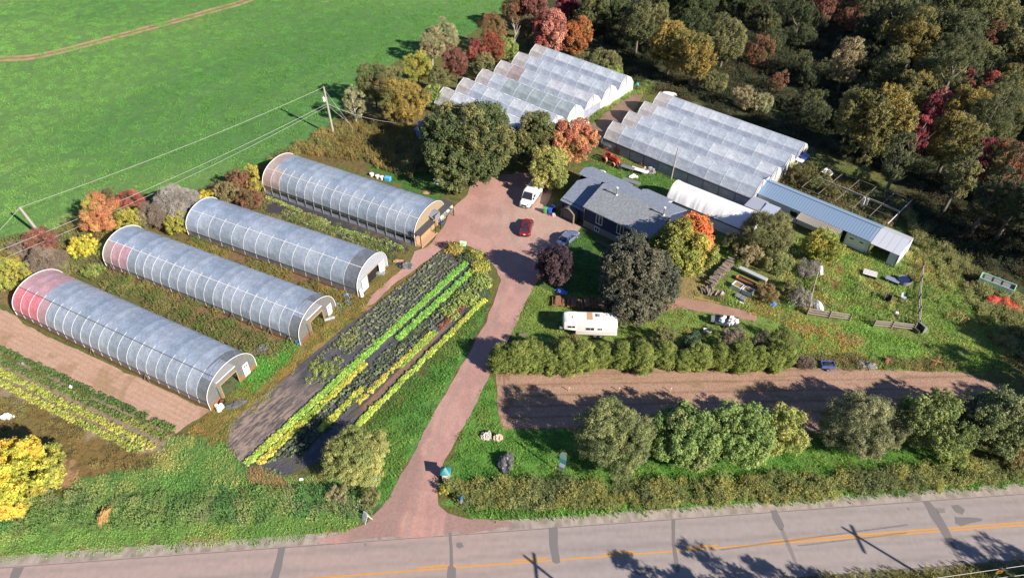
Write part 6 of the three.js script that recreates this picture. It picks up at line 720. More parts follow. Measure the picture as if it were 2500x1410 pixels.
// hedgerow at the left, between field and tunnels
treeAt(243, 525, 46, { pal: PAL.orange, tall: 2.3, kind: 'fine', accent: { side: [-1, 0.3, 0], pal: PAL.yellowgreen, cut: 0.5 } }, 'orange_tree', 'rusty orange tree in the field hedgerow at the left', 'tree');
treeAt(262, 486, 30, { pal: pal('#6f6a44', '#7c6c48'), tall: 2, kind: 'shrub' }, 'shrub', 'dark olive shrub behind the rusty orange tree', 'shrub'); treeAt(316, 489, 28, { pal: PAL.red, tall: 1.8, kind: 'fine', base: 0.5 }, 'red_shrub', 'round red shrub in the field hedgerow', 'shrub'); treeAt(318, 540, 34, { pal: PAL.yellowgreen, tall: 2, kind: 'shrub' }, 'shrub', 'olive yellow shrub below the round red shrub', 'shrub');
treeAt(432, 492, 52, { pal: PAL.grey, tall: 1.7, kind: 'twig', base: 0.4, dens: 2.2 }, 'bare_shrub', 'large bare grey bush in the field hedgerow', 'shrub'); treeAt(376, 528, 32, { pal: PAL.greybrown, tall: 2.2, kind: 'twig', dens: 2.2 }, 'bare_shrub', 'bare brownish bush left of the large grey bush', 'shrub'); treeAt(430, 545, 30, { pal: PAL.yellowgreen, tall: 1.7, kind: 'shrub' }, 'shrub', 'yellow-green bush at the far corner of the third tunnel', 'shrub');
treeAt(598, 440, 40, { pal: PAL.rust, tall: 1.7, kind: 'shrub', accent: { side: [1, 0, 0], pal: PAL.yellowgreen, cut: 0.35 } }, 'shrub', 'brown and green bush beside the farthest tunnel', 'shrub'); treeAt(560, 470, 34, { pal: pal('#948a5a', '#867c50'), tall: 1.5, kind: 'shrub' }, 'shrub', 'straw coloured bush left of the farthest tunnel', 'shrub'); treeAt(610, 490, 34, { pal: PAL.rust, tall: 1.5, kind: 'shrub' }, 'shrub', 'brown bush between the two farthest tunnels', 'shrub'); treeAt(505, 476, 18, { pal: PAL.yellow, tall: 1.6, kind: 'shrub' }, 'shrub', 'small yellow bush by the large grey bush', 'shrub');
treeAt(102, 588, 40, { pal: PAL.brownred, tall: 1.9, kind: 'fine' }, 'shrub', 'reddish brown bush in front of the pale utility pole', 'shrub'); treeAt(200, 604, 34, { pal: PAL.yellow, tall: 1.7, kind: 'shrub' }, 'yellow_shrub', 'bright yellow bush at the far end of the second tunnel', 'shrub'); treeAt(116, 640, 50, { pal: PAL.greybrown, tall: 1.3, kind: 'twig', dens: 2 }, 'bare_shrub', 'low grey-brown thicket behind the nearest tunnel', 'shrub'); treeAt(50, 610, 34, { pal: PAL.greybrown, tall: 1.4, kind: 'shrub' }, 'shrub', 'grey-brown bush at the left edge beside the field', 'shrub'); treeAt(22, 668, 42, { pal: PAL.yellowgreen, tall: 1.7, kind: 'shrub' }, 'shrub', 'green and yellow bush at the left edge behind the nearest tunnel', 'shrub'); treeAt(12, 628, 26, { pal: PAL.gold, tall: 1.8, kind: 'shrub' }, 'shrub', 'golden bush at the left edge', 'shrub'); treeAt(255, 610, 24, { pal: PAL.lime, tall: 1.5, kind: 'shrub' }, 'shrub', 'green bush squeezed against the second tunnel end', 'shrub'); treeAt(150, 655, 30, { pal: PAL.olive, tall: 1.3, kind: 'shrub' }, 'shrub', 'olive bush between the ends of the two nearest tunnels', 'shrub'); treeAt(225, 660, 24, { pal: PAL.lime, tall: 1.2, kind: 'shrub' }, 'shrub', 'low green bush touching the second tunnel side', 'shrub');
treeAt(40, 1150, 92, { pal: PAL.yellow, tall: 1.55, kind: 'broad', base: 0.3, dens: 1.2, accent: { side: [0.8, -0.5, 0], pal: PAL.yellowgreen, cut: 0.3 } }, 'yellow_tree', 'big bright yellow bush in the bottom left corner', 'tree');
// hedgerow left of the six-bay greenhouse
treeAt(862, 252, 26, { pal: PAL.palegreen, tall: 4.2, kind: 'fine', bark: 1 }, 'birch_tree', 'slender pale birch right of the transformer pole', 'tree'); treeAt(912, 205, 44, { pal: pal('#7c7c48', '#86703f', '#6f7444'), tall: 2.7, kind: 'fine', accent: { side: [-1, 0.8, 0], pal: PAL.brownred, cut: 0.9 } }, 'maple_tree', 'olive maple with a reddish crown beside the slender birch', 'tree'); treeAt(985, 245, 56, { pal: PAL.gold, tall: 2.5, kind: 'fine' }, 'golden_tree', 'golden tree before the six-bay greenhouse corner', 'tree'); treeAt(1018, 165, 36, { pal: PAL.yellowgreen, tall: 2.6, kind: 'fine' }, 'tree', 'yellow-green tree at the field edge behind the golden tree'); treeAt(960, 190, 26, { pal: PAL.olive, tall: 2.8, kind: 'fine' }, 'tree', 'small olive tree between the olive maple and the golden tree');
treeAt(1052, 108, 34, { pal: PAL.tan, tall: 3, kind: 'fine', bark: 1 }, 'birch_tree', 'pale tan birch with white stem at the field edge', 'tree'); treeAt(1092, 88, 34, { pal: PAL.palegreen, tall: 3, kind: 'fine', bark: 1 }, 'birch_tree', 'pale green birch at the field edge, right of the tan one', 'tree'); treeAt(1112, 150, 34, { pal: PAL.brownred, tall: 2.8, kind: 'fine', accent: { side: [0.5, -0.8, 0], pal: PAL.red, cut: 0.4 } }, 'maple_tree', 'reddish brown tree beside the six-bay greenhouse', 'tree'); treeAt(1070, 195, 30, { pal: PAL.olive, tall: 2.4, kind: 'fine' }, 'tree', 'olive tree left of the reddish brown one'); treeAt(1165, 125, 26, { pal: PAL.red, tall: 2.8, kind: 'fine' }, 'maple_tree', 'small scarlet maple, left of two before the brown one', 'tree'); treeAt(1205, 118, 32, { pal: pal('#a8503f', '#94503c', '#8f6a44'), tall: 2.7, kind: 'fine' }, 'maple_tree', 'brick red maple right of the small scarlet one', 'tree'); treeAt(1203, 75, 38, { pal: pal('#a07048', '#8f6c46', '#86784a'), tall: 2.7, kind: 'fine' }, 'tree', 'brown-orange tree at the field edge above the scarlet maple'); treeAt(1240, 120, 26, { pal: PAL.lime, tall: 2.4, kind: 'fine' }, 'tree', 'light green tree below the bare white trunk'); treeAt(1180, 160, 30, { pal: PAL.olive, tall: 2, kind: 'shrub' }, 'shrub', 'olive shrub against the far wall of the six-bay greenhouse', 'shrub'); treeAt(1060, 235, 30, { pal: PAL.lime, tall: 2, kind: 'shrub' }, 'shrub', 'green shrub at the left corner of the six-bay greenhouse', 'shrub');
treeAt(1345, 75, 44, { pal: PAL.salmon, tall: 2.6, kind: 'maple', accent: { side: [-1, -0.5, 0], pal: PAL.red, cut: 0.3 } }, 'maple_tree', 'large salmon red maple behind the six-bay greenhouse', 'tree'); treeAt(1412, 82, 38, { pal: pal('#b8743c', '#a86c3c', '#9c803f'), tall: 2.6, kind: 'maple' }, 'maple_tree', 'orange-brown maple right of the large salmon one', 'tree'); treeAt(1305, 22, 38, { pal: PAL.brownred, tall: 2.6, kind: 'maple' }, 'maple_tree', 'brownish red maple at the top edge by the field', 'tree'); treeAt(1385, 18, 30, { pal: PAL.crimson, tall: 2.6, kind: 'maple' }, 'maple_tree', 'crimson maple at the top edge', 'tree'); treeAt(1255, 25, 34, { pal: PAL.rust, tall: 2.6, kind: 'fine' }, 'tree', 'rust brown tree at the corner of the field'); treeAt(1290, 70, 30, { pal: pal('#7a6a50', '#6f6a48'), tall: 2.6, kind: 'fine' }, 'tree', 'dull brown tree right of the bare white trunk'); treeAt(1450, 30, 40, { pal: PAL.forest, tall: 2.6 }, 'tree', 'green tree at the top edge right of the crimson maple');
{ const b = P(1253, 128), T = thing('bare_tree', 'dead tree with bare white branches by the six-bay greenhouse', 'tree', b, 90), R1 = rng(4), w = mat(A('#cfc6ba', 1.3), 0.9); part(T, 'trunk', rod(V(0, 0, 0), V(0.4, 5, 0), 0.16, 7, 0.1), w); for (let k = 0; k < 9; k++) { const y = 2.5 + k * 0.35, a = V(0.4 * y / 5, y, 0), e = a.clone().add(V((R1() - 0.5) * 3, 1.6 + R1() * 1.6, (R1() - 0.5) * 3)), m = a.clone().lerp(e, 0.6); part(T, 'branch', [rod(a, e, 0.08, 5, 0.03), rod(m, m.clone().add(V((R1() - 0.5) * 1.6, 1, (R1() - 0.5) * 1.6)), 0.045, 4, 0.015)], w); } }
// the trees of the yard
treeAt(1148, 342, 114, { pal: PAL.bigmaple, tall: 1.55, kind: 'maple', base: 1.2, dens: 1.15, lobes: 46, max: 2600 }, 'maple_tree', 'big dark green maple at the top of the yard', 'tree'); treeAt(1312, 335, 54, { pal: PAL.bigmaple, tall: 2.4, kind: 'maple', lobes: 22 }, 'maple_tree', 'dark green tree between the big maple and the orange-pink one', 'tree'); treeAt(1392, 345, 54, { pal: pal('#c08a58', '#c07a5c', '#b0904c', '#c4846a'), tall: 2.4, kind: 'maple', lobes: 22, dens: 1.1, accent: { side: [-1, -0.3, 0], pal: PAL.yellowgreen, cut: 0.5 } }, 'maple_tree', 'orange-pink maple behind the house', 'tree'); treeAt(1340, 410, 54, { pal: pal('#93994a', '#84904a', '#a3a04c'), tall: 2, kind: 'maple', lobes: 22 }, 'maple_tree', 'yellow-green tree over the white van', 'tree');
treeAt(1357, 650, 52, { pal: PAL.purple, tall: 2.3, kind: 'maple', dens: 1.2, lobes: 24 }, 'purple_tree', 'dark purple leaved tree between drive and lawn', 'tree'); treeAt(1557, 676, 103, { pal: PAL.greydark, tall: 1.42, kind: 'maple', dens: 1.2, lobes: 44, base: 1.0, max: 2600 }, 'round_tree', 'large round dark grey-green tree beside the house', 'tree'); treeAt(1672, 604, 76, { pal: pal('#9a9a3c', '#8a943c', '#aaa23c'), tall: 1.9, kind: 'maple', dens: 1.2, lobes: 44, max: 2200, accent: { side: [0.75, 0.6, -0.5], pal: PAL.bright, cut: 0.42 } }, 'maple_tree', 'maple turning from green to bright orange at the house corner', 'tree');
treeAt(1880, 568, 66, { pal: PAL.olive, tall: 1.6, kind: 'fine', base: 0.6 }, 'apple_tree', 'broad olive tree before the blue-roofed shed', 'tree'); treeAt(2003, 600, 46, { pal: PAL.yellowgreen, tall: 1.9, kind: 'broad', base: 0.6 }, 'apple_tree', 'yellow-green tree at the corrugated awning of the shed', 'tree'); treeAt(1790, 590, 30, { pal: PAL.olive, tall: 1.6, kind: 'shrub' }, 'shrub', 'olive bush right of the orange maple', 'shrub'); treeAt(1835, 620, 34, { pal: PAL.tan, tall: 1.3, kind: 'shrub' }, 'shrub', 'tan bush in front of the broad olive tree', 'shrub'); treeAt(1900, 640, 36, { pal: PAL.oliveLight, tall: 1.2, kind: 'shrub' }, 'shrub', 'light olive bush below the broad olive tree', 'shrub'); treeAt(1975, 655, 26, { pal: PAL.grey, tall: 1.5, kind: 'twig', dens: 1.2 }, 'bare_shrub', 'bare grey bush at the left corral fence', 'shrub'); treeAt(1875, 715, 30, { pal: pal('#a08a58', '#8f7c50'), tall: 1.2, kind: 'shrub' }, 'shrub', 'brown-gold bush beside the insulated boxes', 'shrub'); treeAt(1955, 725, 30, { pal: PAL.grey, tall: 1.3, kind: 'shrub' }, 'shrub', 'silvery bush left of the white hull', 'shrub'); treeAt(1935, 700, 28, { pal: PAL.olive, tall: 1.3, kind: 'shrub' }, 'shrub', 'olive bush behind the silvery one', 'shrub');
treeAt(1960, 425, 34, { pal: pal('#8f7a48', '#7c7444', '#6f7040'), tall: 1.7, kind: 'shrub' }, 'shrub', 'brown-green shrub behind the blue metal roof', 'shrub'); treeAt(2000, 440, 30, { pal: PAL.olive, tall: 1.7, kind: 'shrub' }, 'shrub', 'olive shrub inside the bare greenhouse frame', 'shrub'); treeAt(2035, 470, 26, { pal: pal('#8a8450', '#7a7848'), tall: 1.6, kind: 'shrub' }, 'shrub', 'dull shrub beside the torn plastic of the old frame', 'shrub'); treeAt(2105, 425, 22, { pal: PAL.oliveLight, tall: 2.6, kind: 'fine' }, 'tree', 'small light tree growing through the back of the old frame'); treeAt(1920, 405, 22, { pal: PAL.yellowgreen, tall: 1.6, kind: 'shrub' }, 'shrub', 'yellow-green shrub below the blue canopy', 'shrub');
// roadside trees
treeAt(1504, 1068, 88, { pal: PAL.roadside, tall: 2.1, kind: 'fine', lobes: 34, dens: 1.15, max: 2600 }, 'roadside_tree', 'grey-green roadside tree nearest the feather flag', 'tree'); treeAt(1678, 1066, 84, { pal: pal('#86a050', '#76944a', '#8f9a58'), tall: 2.0, kind: 'broad', lobes: 30, max: 2600, accent: { side: [-1, 0.5, 0], pal: PAL.rust, cut: 1.1 } }, 'roadside_tree', 'green roadside tree with a rusty left edge', 'tree'); treeAt(1805, 1064, 84, { pal: pal('#7f9a4c', '#8aa654', '#94a856'), tall: 2.0, kind: 'broad', lobes: 30, max: 2600 }, 'roadside_tree', 'fresh green roadside tree in the middle of the clump of three', 'tree'); treeAt(1918, 1045, 58, { pal: pal('#a0aa52', '#94a04c', '#aeb058'), tall: 2.2, kind: 'broad', lobes: 22 }, 'roadside_tree', 'yellow-green roadside tree at the right of the clump of three', 'tree'); treeAt(2104, 1040, 90, { pal: pal('#83885c', '#747c54', '#8f9264'), tall: 1.75, kind: 'fine', lobes: 34, max: 2600 }, 'roadside_tree', 'round grey-olive roadside tree standing alone', 'tree'); treeAt(2280, 1035, 82, { pal: pal('#7f9048', '#728444', '#8c9a50'), tall: 2.1, kind: 'broad', lobes: 28 }, 'roadside_tree', 'olive green roadside tree right of the lone round one', 'tree'); treeAt(2370, 1020, 58, { pal: pal('#7f7c60', '#73745a'), tall: 2.3, kind: 'fine' }, 'roadside_tree', 'greyish roadside tree second from the right edge', 'tree'); treeAt(2450, 1030, 84, { pal: pal('#7f8c52', '#748450', '#8f9660'), tall: 2.0, kind: 'broad', lobes: 28 }, 'roadside_tree', 'big roadside tree at the right edge', 'tree'); treeAt(2490, 1110, 40, { pal: pal('#8f7f4c', '#7c7a48'), tall: 1.6, kind: 'shrub' }, 'shrub', 'brownish bush below the big tree at the right edge', 'shrub'); treeAt(2330, 1110, 40, { pal: PAL.lime, tall: 1.4, kind: 'shrub' }, 'shrub', 'green bush at the foot of the olive roadside tree', 'shrub'); treeAt(2560, 1040, 70, { pal: PAL.roadside, tall: 2, kind: 'broad' }, 'roadside_tree', 'roadside tree just outside the right edge', 'tree');
treeAt(866, 1110, 82, { pal: pal('#98a056', '#8a964e', '#a8aa5c'), tall: 1.5, kind: 'fine', lobes: 34, dens: 1.2, base: 0.5, max: 2600 }, 'round_tree', 'round light olive tree at the foot of the vegetable beds', 'tree'); treeAt(900, 1215, 26, { pal: PAL.olive, tall: 1.2, kind: 'shrub' }, 'shrub', 'dark bush below the left gate post', 'shrub'); treeAt(825, 1205, 28, { pal: pal('#9a8f6a', '#86805c'), tall: 1.2, kind: 'shrub' }, 'shrub', 'greyish bush at the foot of the round light olive tree', 'shrub'); treeAt(1086, 1192, 18, { pal: PAL.yellowgreen, tall: 1.4, kind: 'shrub' }, 'shrub', 'yellowish bush below the right gate post', 'shrub');
// cedars of the hedge
{
  const row = [[1226, 872, 30], [1264, 868, 33], [1302, 866, 33], [1340, 872, 30], [1378, 866, 34], [1420, 868, 34], [1470, 866, 27], [1520, 864, 29], [1568, 864, 34], [1625, 862, 30], [1672, 878, 22], [1712, 870, 28], [1760, 866, 30], [1806, 866, 30], [1850, 872, 25], [1888, 880, 22], [1918, 866, 24]]; let first = null;
  row.forEach(([x, y, r], i) => treeAt(x, y, r * 1.15, { pal: PAL.cedar, tall: 2.25 + 0.2 * ((i * 5) % 3), kind: 'needle', base: 0.1, cone: 1, even: 1, dens: 2.4, core: 0.62, lobe: 1.5, spray: 0.62, lobes: 30, max: 2200, group: 'clipped cedars of the long hedge' }, 'cedar', `${['first', 'second', 'third', 'fourth', 'fifth', 'sixth', 'seventh', 'eighth', 'ninth', 'tenth', 'eleventh', 'twelfth', 'thirteenth', 'fourteenth', 'fifteenth', 'sixteenth', 'seventeenth'][i]} yellow-green cedar from the drive in the front row of the long hedge`, 'hedge tree'));
  const back = [[1300, 840, 26, PAL.cedar, 'cedar behind the front row at the drive end of the hedge'], [1392, 838, 32, pal('#86863f', '#8f7f4c', '#7c8040'), 'browned cedar in front of the camper'], [1620, 826, 30, PAL.olive, 'dull olive bush behind the middle of the hedge'], [1690, 832, 34, PAL.bluegreen, 'blue-green spruce-like bush rising behind the hedge'], [1790, 822, 28, PAL.greybrown, 'grey-brown bush behind the hedge by the loaded trailer'], [1858, 828, 28, PAL.greydark, 'dark greyish bush behind the hedge'], [1912, 815, 26, pal('#6f8034', '#5f7432'), 'deep green cedar at the far end of the hedge'], [1895, 845, 26, PAL.cedar, 'cedar behind the far end of the hedge'], [1740, 835, 22, PAL.cedar, 'cedar rising behind the blue-green bush']];
  back.forEach(([x, y, r, p, l], i) => treeAt(x, y, r, { pal: p, tall: 2.1, kind: i % 3 ? 'shrub' : 'needle', base: 0.2, cone: i % 3 === 0, dens: 1.1 }, i % 3 ? 'shrub' : 'cedar', l, 'hedge tree')); treeAt(1967, 885, 22, { pal: PAL.greybrown, tall: 1.3, kind: 'twig', dens: 2 }, 'bare_shrub', 'bare brown bush at the far end of the cedar hedge', 'shrub');
  treeAt(1465, 800, 13, { pal: pal('#8a8452'), tall: 3.4, kind: 'sprig', dens: 0.5, spray: 0.9 }, 'sapling', 'thin half-bare sapling before the camper side', 'tree'); treeAt(1420, 790, 15, { pal: pal('#9a8f50', '#84844a'), tall: 3.4, kind: 'sprig', dens: 0.7, spray: 0.9 }, 'sapling', 'thin yellow-brown sapling before the camper front', 'tree');
}
// ---------------------------------------------------------------- the woods: trees that stand out, then the rest of the wood
{
  const wood = [
    [1640, 110, 58, 'gold', 2.1, 'golden olive tree at the wood edge behind the greenhouses'], [1700, 140, 46, 'gold', 2.0, 'golden tree, lower right of the golden olive one'], [1772, 95, 50, 'olive', 2.4, 'tall olive tree at the wood edge, right of the golden ones'], [1560, 60, 48, 'forest', 2.3, 'green tree behind the six-bay greenhouse'], [1600, 40, 40, 'olive', 2.3, 'olive tree at the top edge left of the dark hollow'], [1820, 240, 34, 'tan', 1.6, 'pinkish tan shrub in the shade of the woods behind the four-bay greenhouse'], [1862, 250, 30, 'palegreen', 1.6, 'pale shrub right of the pinkish tan one'], [1745, 200, 34, 'olive', 1.6, 'dull shrub above the four-bay greenhouse'], [1700, 200, 22, 'greybrown', 1.5, 'grey-brown shrub beside the blue drum at the wood edge'],
    [1480, 150, 40, 'olive', 1.2, 'brown and olive shrubs at the back corner of the six-bay greenhouse'], [1430, 150, 30, 'olive', 1.2, 'olive shrub behind the farthest greenhouse bay'], [1500, 175, 26, 'lime', 1.2, 'green shrub at the far corner of the six-bay greenhouse'],
    [2070, 150, 42, 'tan', 2.2, 'pale tan tree standing alone in the dark hollow of the woods'], [2140, 300, 84, 'forestWarm', 2.4, 'big olive tree with golden top above the old greenhouse frame'], [2225, 235, 46, 'forestWarm', 2.4, 'golden-topped tree behind the big olive one'], [2330, 90, 84, 'forest', 2.3, 'large grey-olive tree high in the woods'], [2220, 55, 56, 'forest', 2.4, 'grey-olive tree left of the large one high in the woods'], [2420, 50, 70, 'olive', 2.3, 'pale olive tree in the top right corner'], [2485, 130, 56, 'olive', 2.3, 'olive tree at the right edge near the top'], [2290, 195, 64, 'olive', 2.3, 'broad olive tree in the middle of the woods'], [2390, 170, 56, 'forest', 2.4, 'green tree right of the broad olive one'],
    [2352, 222, 22, 'crimson', 3, 'slim crimson maple in the middle of the woods'], [2420, 225, 30, 'red', 2.8, 'red maple right of the slim crimson one'], [2290, 258, 26, 'salmon', 2.4, 'dull red maple above the bright crimson one'], [2270, 292, 30, 'crimson', 2.2, 'bright crimson maple beside the big olive tree'], [2240, 345, 22, 'crimson', 2.2, 'dark crimson maple below the bright one'], [2390, 395, 30, 'crimson', 2.8, 'crimson maple near the right edge, alone among dark trees'],
    [2360, 280, 56, 'gold', 2.3, 'yellowish tree between the red maples'], [2330, 340, 62, 'forestWarm', 2.4, 'olive tree below the yellowish one'], [2440, 310, 52, 'forest', 2.4, 'green tree right of the yellowish one'], [2480, 250, 34, 'gold', 2.4, 'golden tree at the right edge'], [2345, 430, 40, 'olive', 2.6, 'pale slim tree left of the lone crimson maple'], [2420, 400, 36, 'forestWarm', 2.6, 'olive tree right of the lone crimson maple'], [2470, 420, 50, 'rust', 2.4, 'brown-tinged tree at the right edge'], [2195, 390, 40, 'forest', 2.2, 'grey-green tree below the big olive one'], [2480, 500, 44, 'forestDark', 2.4, 'dark tree at the right edge by the wagon track'], [2420, 480, 40, 'forestDark', 2.4, 'dark tree left of the one at the right edge'], [1960, 20, 30, 'darkgreen', 2.4, 'green tree at the top edge over the dark hollow'], [2010, 10, 30, 'brownred', 2.4, 'reddish tree at the top edge over the dark hollow'], [2170, 100, 34, 'forestWarm', 2.4, 'olive tree at the left rim of the high woods'], [2180, 170, 40, 'olive', 2.2, 'olive tree right of the pale tan one'],
  ];
  for (const [x, y, r, p, k, l] of wood) { const low = r < 45 && k < 1.8; treeAt(x, y, r, { pal: PAL[p], tall: k, h: low ? undefined : max(13, r * k * 0.075), kind: p === 'crimson' || p === 'red' || p === 'salmon' ? 'maple' : low ? 'shrub' : 'broad', dens: 0.85, bark: 2, ...(l.includes('golden top') ? { accent: { side: [0, 1, -0.4], pal: PAL.gold, cut: 0.6 } } : {}) }, low ? 'shrub' : 'forest_tree', l, low ? 'shrub' : 'tree'); }
  const taken = wood.map(([x, y, r]) => { const p = P(x, y, 7); return [p.x, p.z, r / FOC * depthAt(p)]; }), R1 = rng(321), edge = pxPoly([2110, -40], [2105, 60], [2160, 160], [2200, 260], [2170, 330], [2230, 430], [2330, 500], [2380, 560], [2460, 620], [2520, 700], [2800, 700], [2900, 200], [2900, -100], [2500, -140]), hollow = pxPoly([1480, -30], [1560, 10], [1700, 40], [1820, 80], [1850, 200], [1950, 310], [2100, 380], [2180, 420], [2230, 440], [2200, 330], [2190, 240], [2150, 150], [2100, 60], [2110, -40], [1900, -120], [1500, -120]), be = boundsOf(edge), bh = boundsOf(hollow), put = [];
  const free = (x, z, d) => taken.every((q) => hypot(q[0] - x, q[1] - z) > q[2] * 0.8 + d * 0.35) && put.every((q) => hypot(q[0] - x, q[1] - z) > d);
  for (let i = 0; i < 6000 && put.length < 115; i++) { const x = lerp(be.x0, be.x1, R1()), z = lerp(be.z0, be.z1, R1()); if (!inPoly(x, z, edge) || !free(x, z, 4.5)) continue; put.push([x, z]); const k = R1(), r = 2.9 + 1.5 * R1(), p = k < 0.45 ? 'forest' : k < 0.68 ? 'forestDark' : k < 0.86 ? 'forestWarm' : k < 0.95 ? 'olive' : 'rust'; tree('forest_tree', 'tree among the close-set trees of the wood in the upper right', 'tree', V(x, 0, z), { r, h: max(12.5, r * (3.6 + 1.1 * R1())), pal: PAL[p], kind: k > 0.3 && k < 0.5 ? 'fine' : 'broad', dens: 0.75, bark: 2, group: 'close-set trees of the wood in the upper right', max: 700 }); }
  const n0 = put.length; for (let i = 0; i < 6000 && put.length < n0 + 100; i++) { const x = lerp(bh.x0, bh.x1, R1()), z = lerp(bh.z0, bh.z1, R1()); if (!inPoly(x, z, hollow) || !free(x, z, 3.7)) continue; put.push([x, z]); const r = 1.9 + 1.3 * R1(), k = R1(); tree('undergrowth_shrub', 'low bush in the shaded hollow of the woods behind the greenhouses', 'shrub', V(x, 0, z), { r, h: r * (1.8 + 0.9 * R1()), base: 0.3, pal: PAL[k < 0.55 ? 'forestDark' : k < 0.75 ? 'rust' : k < 0.95 ? 'forest' : 'brownred'], kind: 'shrub', dens: 0.7, group: 'bushes in the shaded hollow of the woods', max: 400 }); }
  // the dark wall of trees along the top and the tall trees beyond the right edge, whose shade falls into the picture
  for (const [x, y, r, k] of [[1490, 20, 44, 2.6], [1540, -10, 46, 2.6], [1620, -20, 48, 2.6], [1700, 10, 50, 2.7], [1740, -30, 50, 2.7], [1810, -20, 50, 2.6], [1690, 60, 40, 2.4]]) treeAt(x, y, r, { pal: PAL.darkgreen, tall: k, kind: 'broad', dens: 0.75, bark: 2, group: 'dark trees along the top edge behind the greenhouses', max: 700 }, 'forest_tree', 'dark green tree along the top edge behind the greenhouses');
  for (const [x, z] of [[91, -96], [88, -88], [96, -80], [77, -61], [82, -56], [74, -54], [78, -49], [73, -47.5]]) { const r = 3.2 + R1(); tree('forest_tree', 'tall tree at the wood edge beyond the right side of the picture', 'tree', V(x, 0, z), { r, h: 11 + 3 * R1(), pal: PAL.forestDark, kind: 'broad', dens: 0.75, bark: 2, group: 'tall trees beyond the right side of the picture', max: 700 }); }
  for (const [x, z, r, h] of [[22.5, -27.2, 2.3, 9.8], [27, -26.9, 2.4, 9.0], [31.5, -27.2, 2.2, 10.4], [36, -26.9, 2.4, 9.4], [40, -27, 2.0, 8.8], [60, -27.2, 2.2, 11.6], [64, -27, 2.4, 11], [69, -27.4, 2.4, 9.8]]) tree('verge_tree', 'tree on the near verge below the picture, its shadow on the road', 'tree', V(x, 0, z), { r, h, pal: PAL.roadside, kind: 'broad', dens: 0.8, cone: 1, group: 'trees on the near verge below the picture', max: 700 });
}
// ---------------------------------------------------------------- crops in their rows
function cropRow(label, a, b, w, step, geo, pl, sc, seed, o = {}) {
  const d = b.clone().sub(a), L = d.length(), u = d.clone().normalize(), s = V(-u.z, 0, u.x), R1 = rng(seed), items = []; const lanes = o.lanes ?? 2;
  for (let t = 0; t < L; t += step) for (let k = 0; k < lanes; k++) { if (R1() < (o.miss ?? 0.06)) continue; const off = lanes > 1 ? (k / (lanes - 1) - 0.5) * w : 0, q = a.clone().addScaledVector(u, t + (R1() - 0.5) * step * 0.6).addScaledVector(s, off + (R1() - 0.5) * 0.16), g = fbm(q.x * 0.3 + seed, q.z * 0.3, 2), c = pl[min(pl.length - 1, floor(clamp((o.grad ? lerp(t / L, g, 0.35) : g * 1.4 - 0.2) + (R1() - 0.5) * 0.3) * pl.length))], br = 0.8 + 0.4 * R1(); items.push([q.x, (o.y ?? 0.05) + 0.1 * sc, q.z, sc * (0.75 + 0.5 * R1()), R1() * 6.3, (R1() - 0.5) * 0.4, c.map((v) => v * br)]); }
  ntree.inst += items.length; return tag(scatter(scene, numbered('crop_row'), geo, leafMat, items), label, 'crop row', undefined, 'stuff');
}
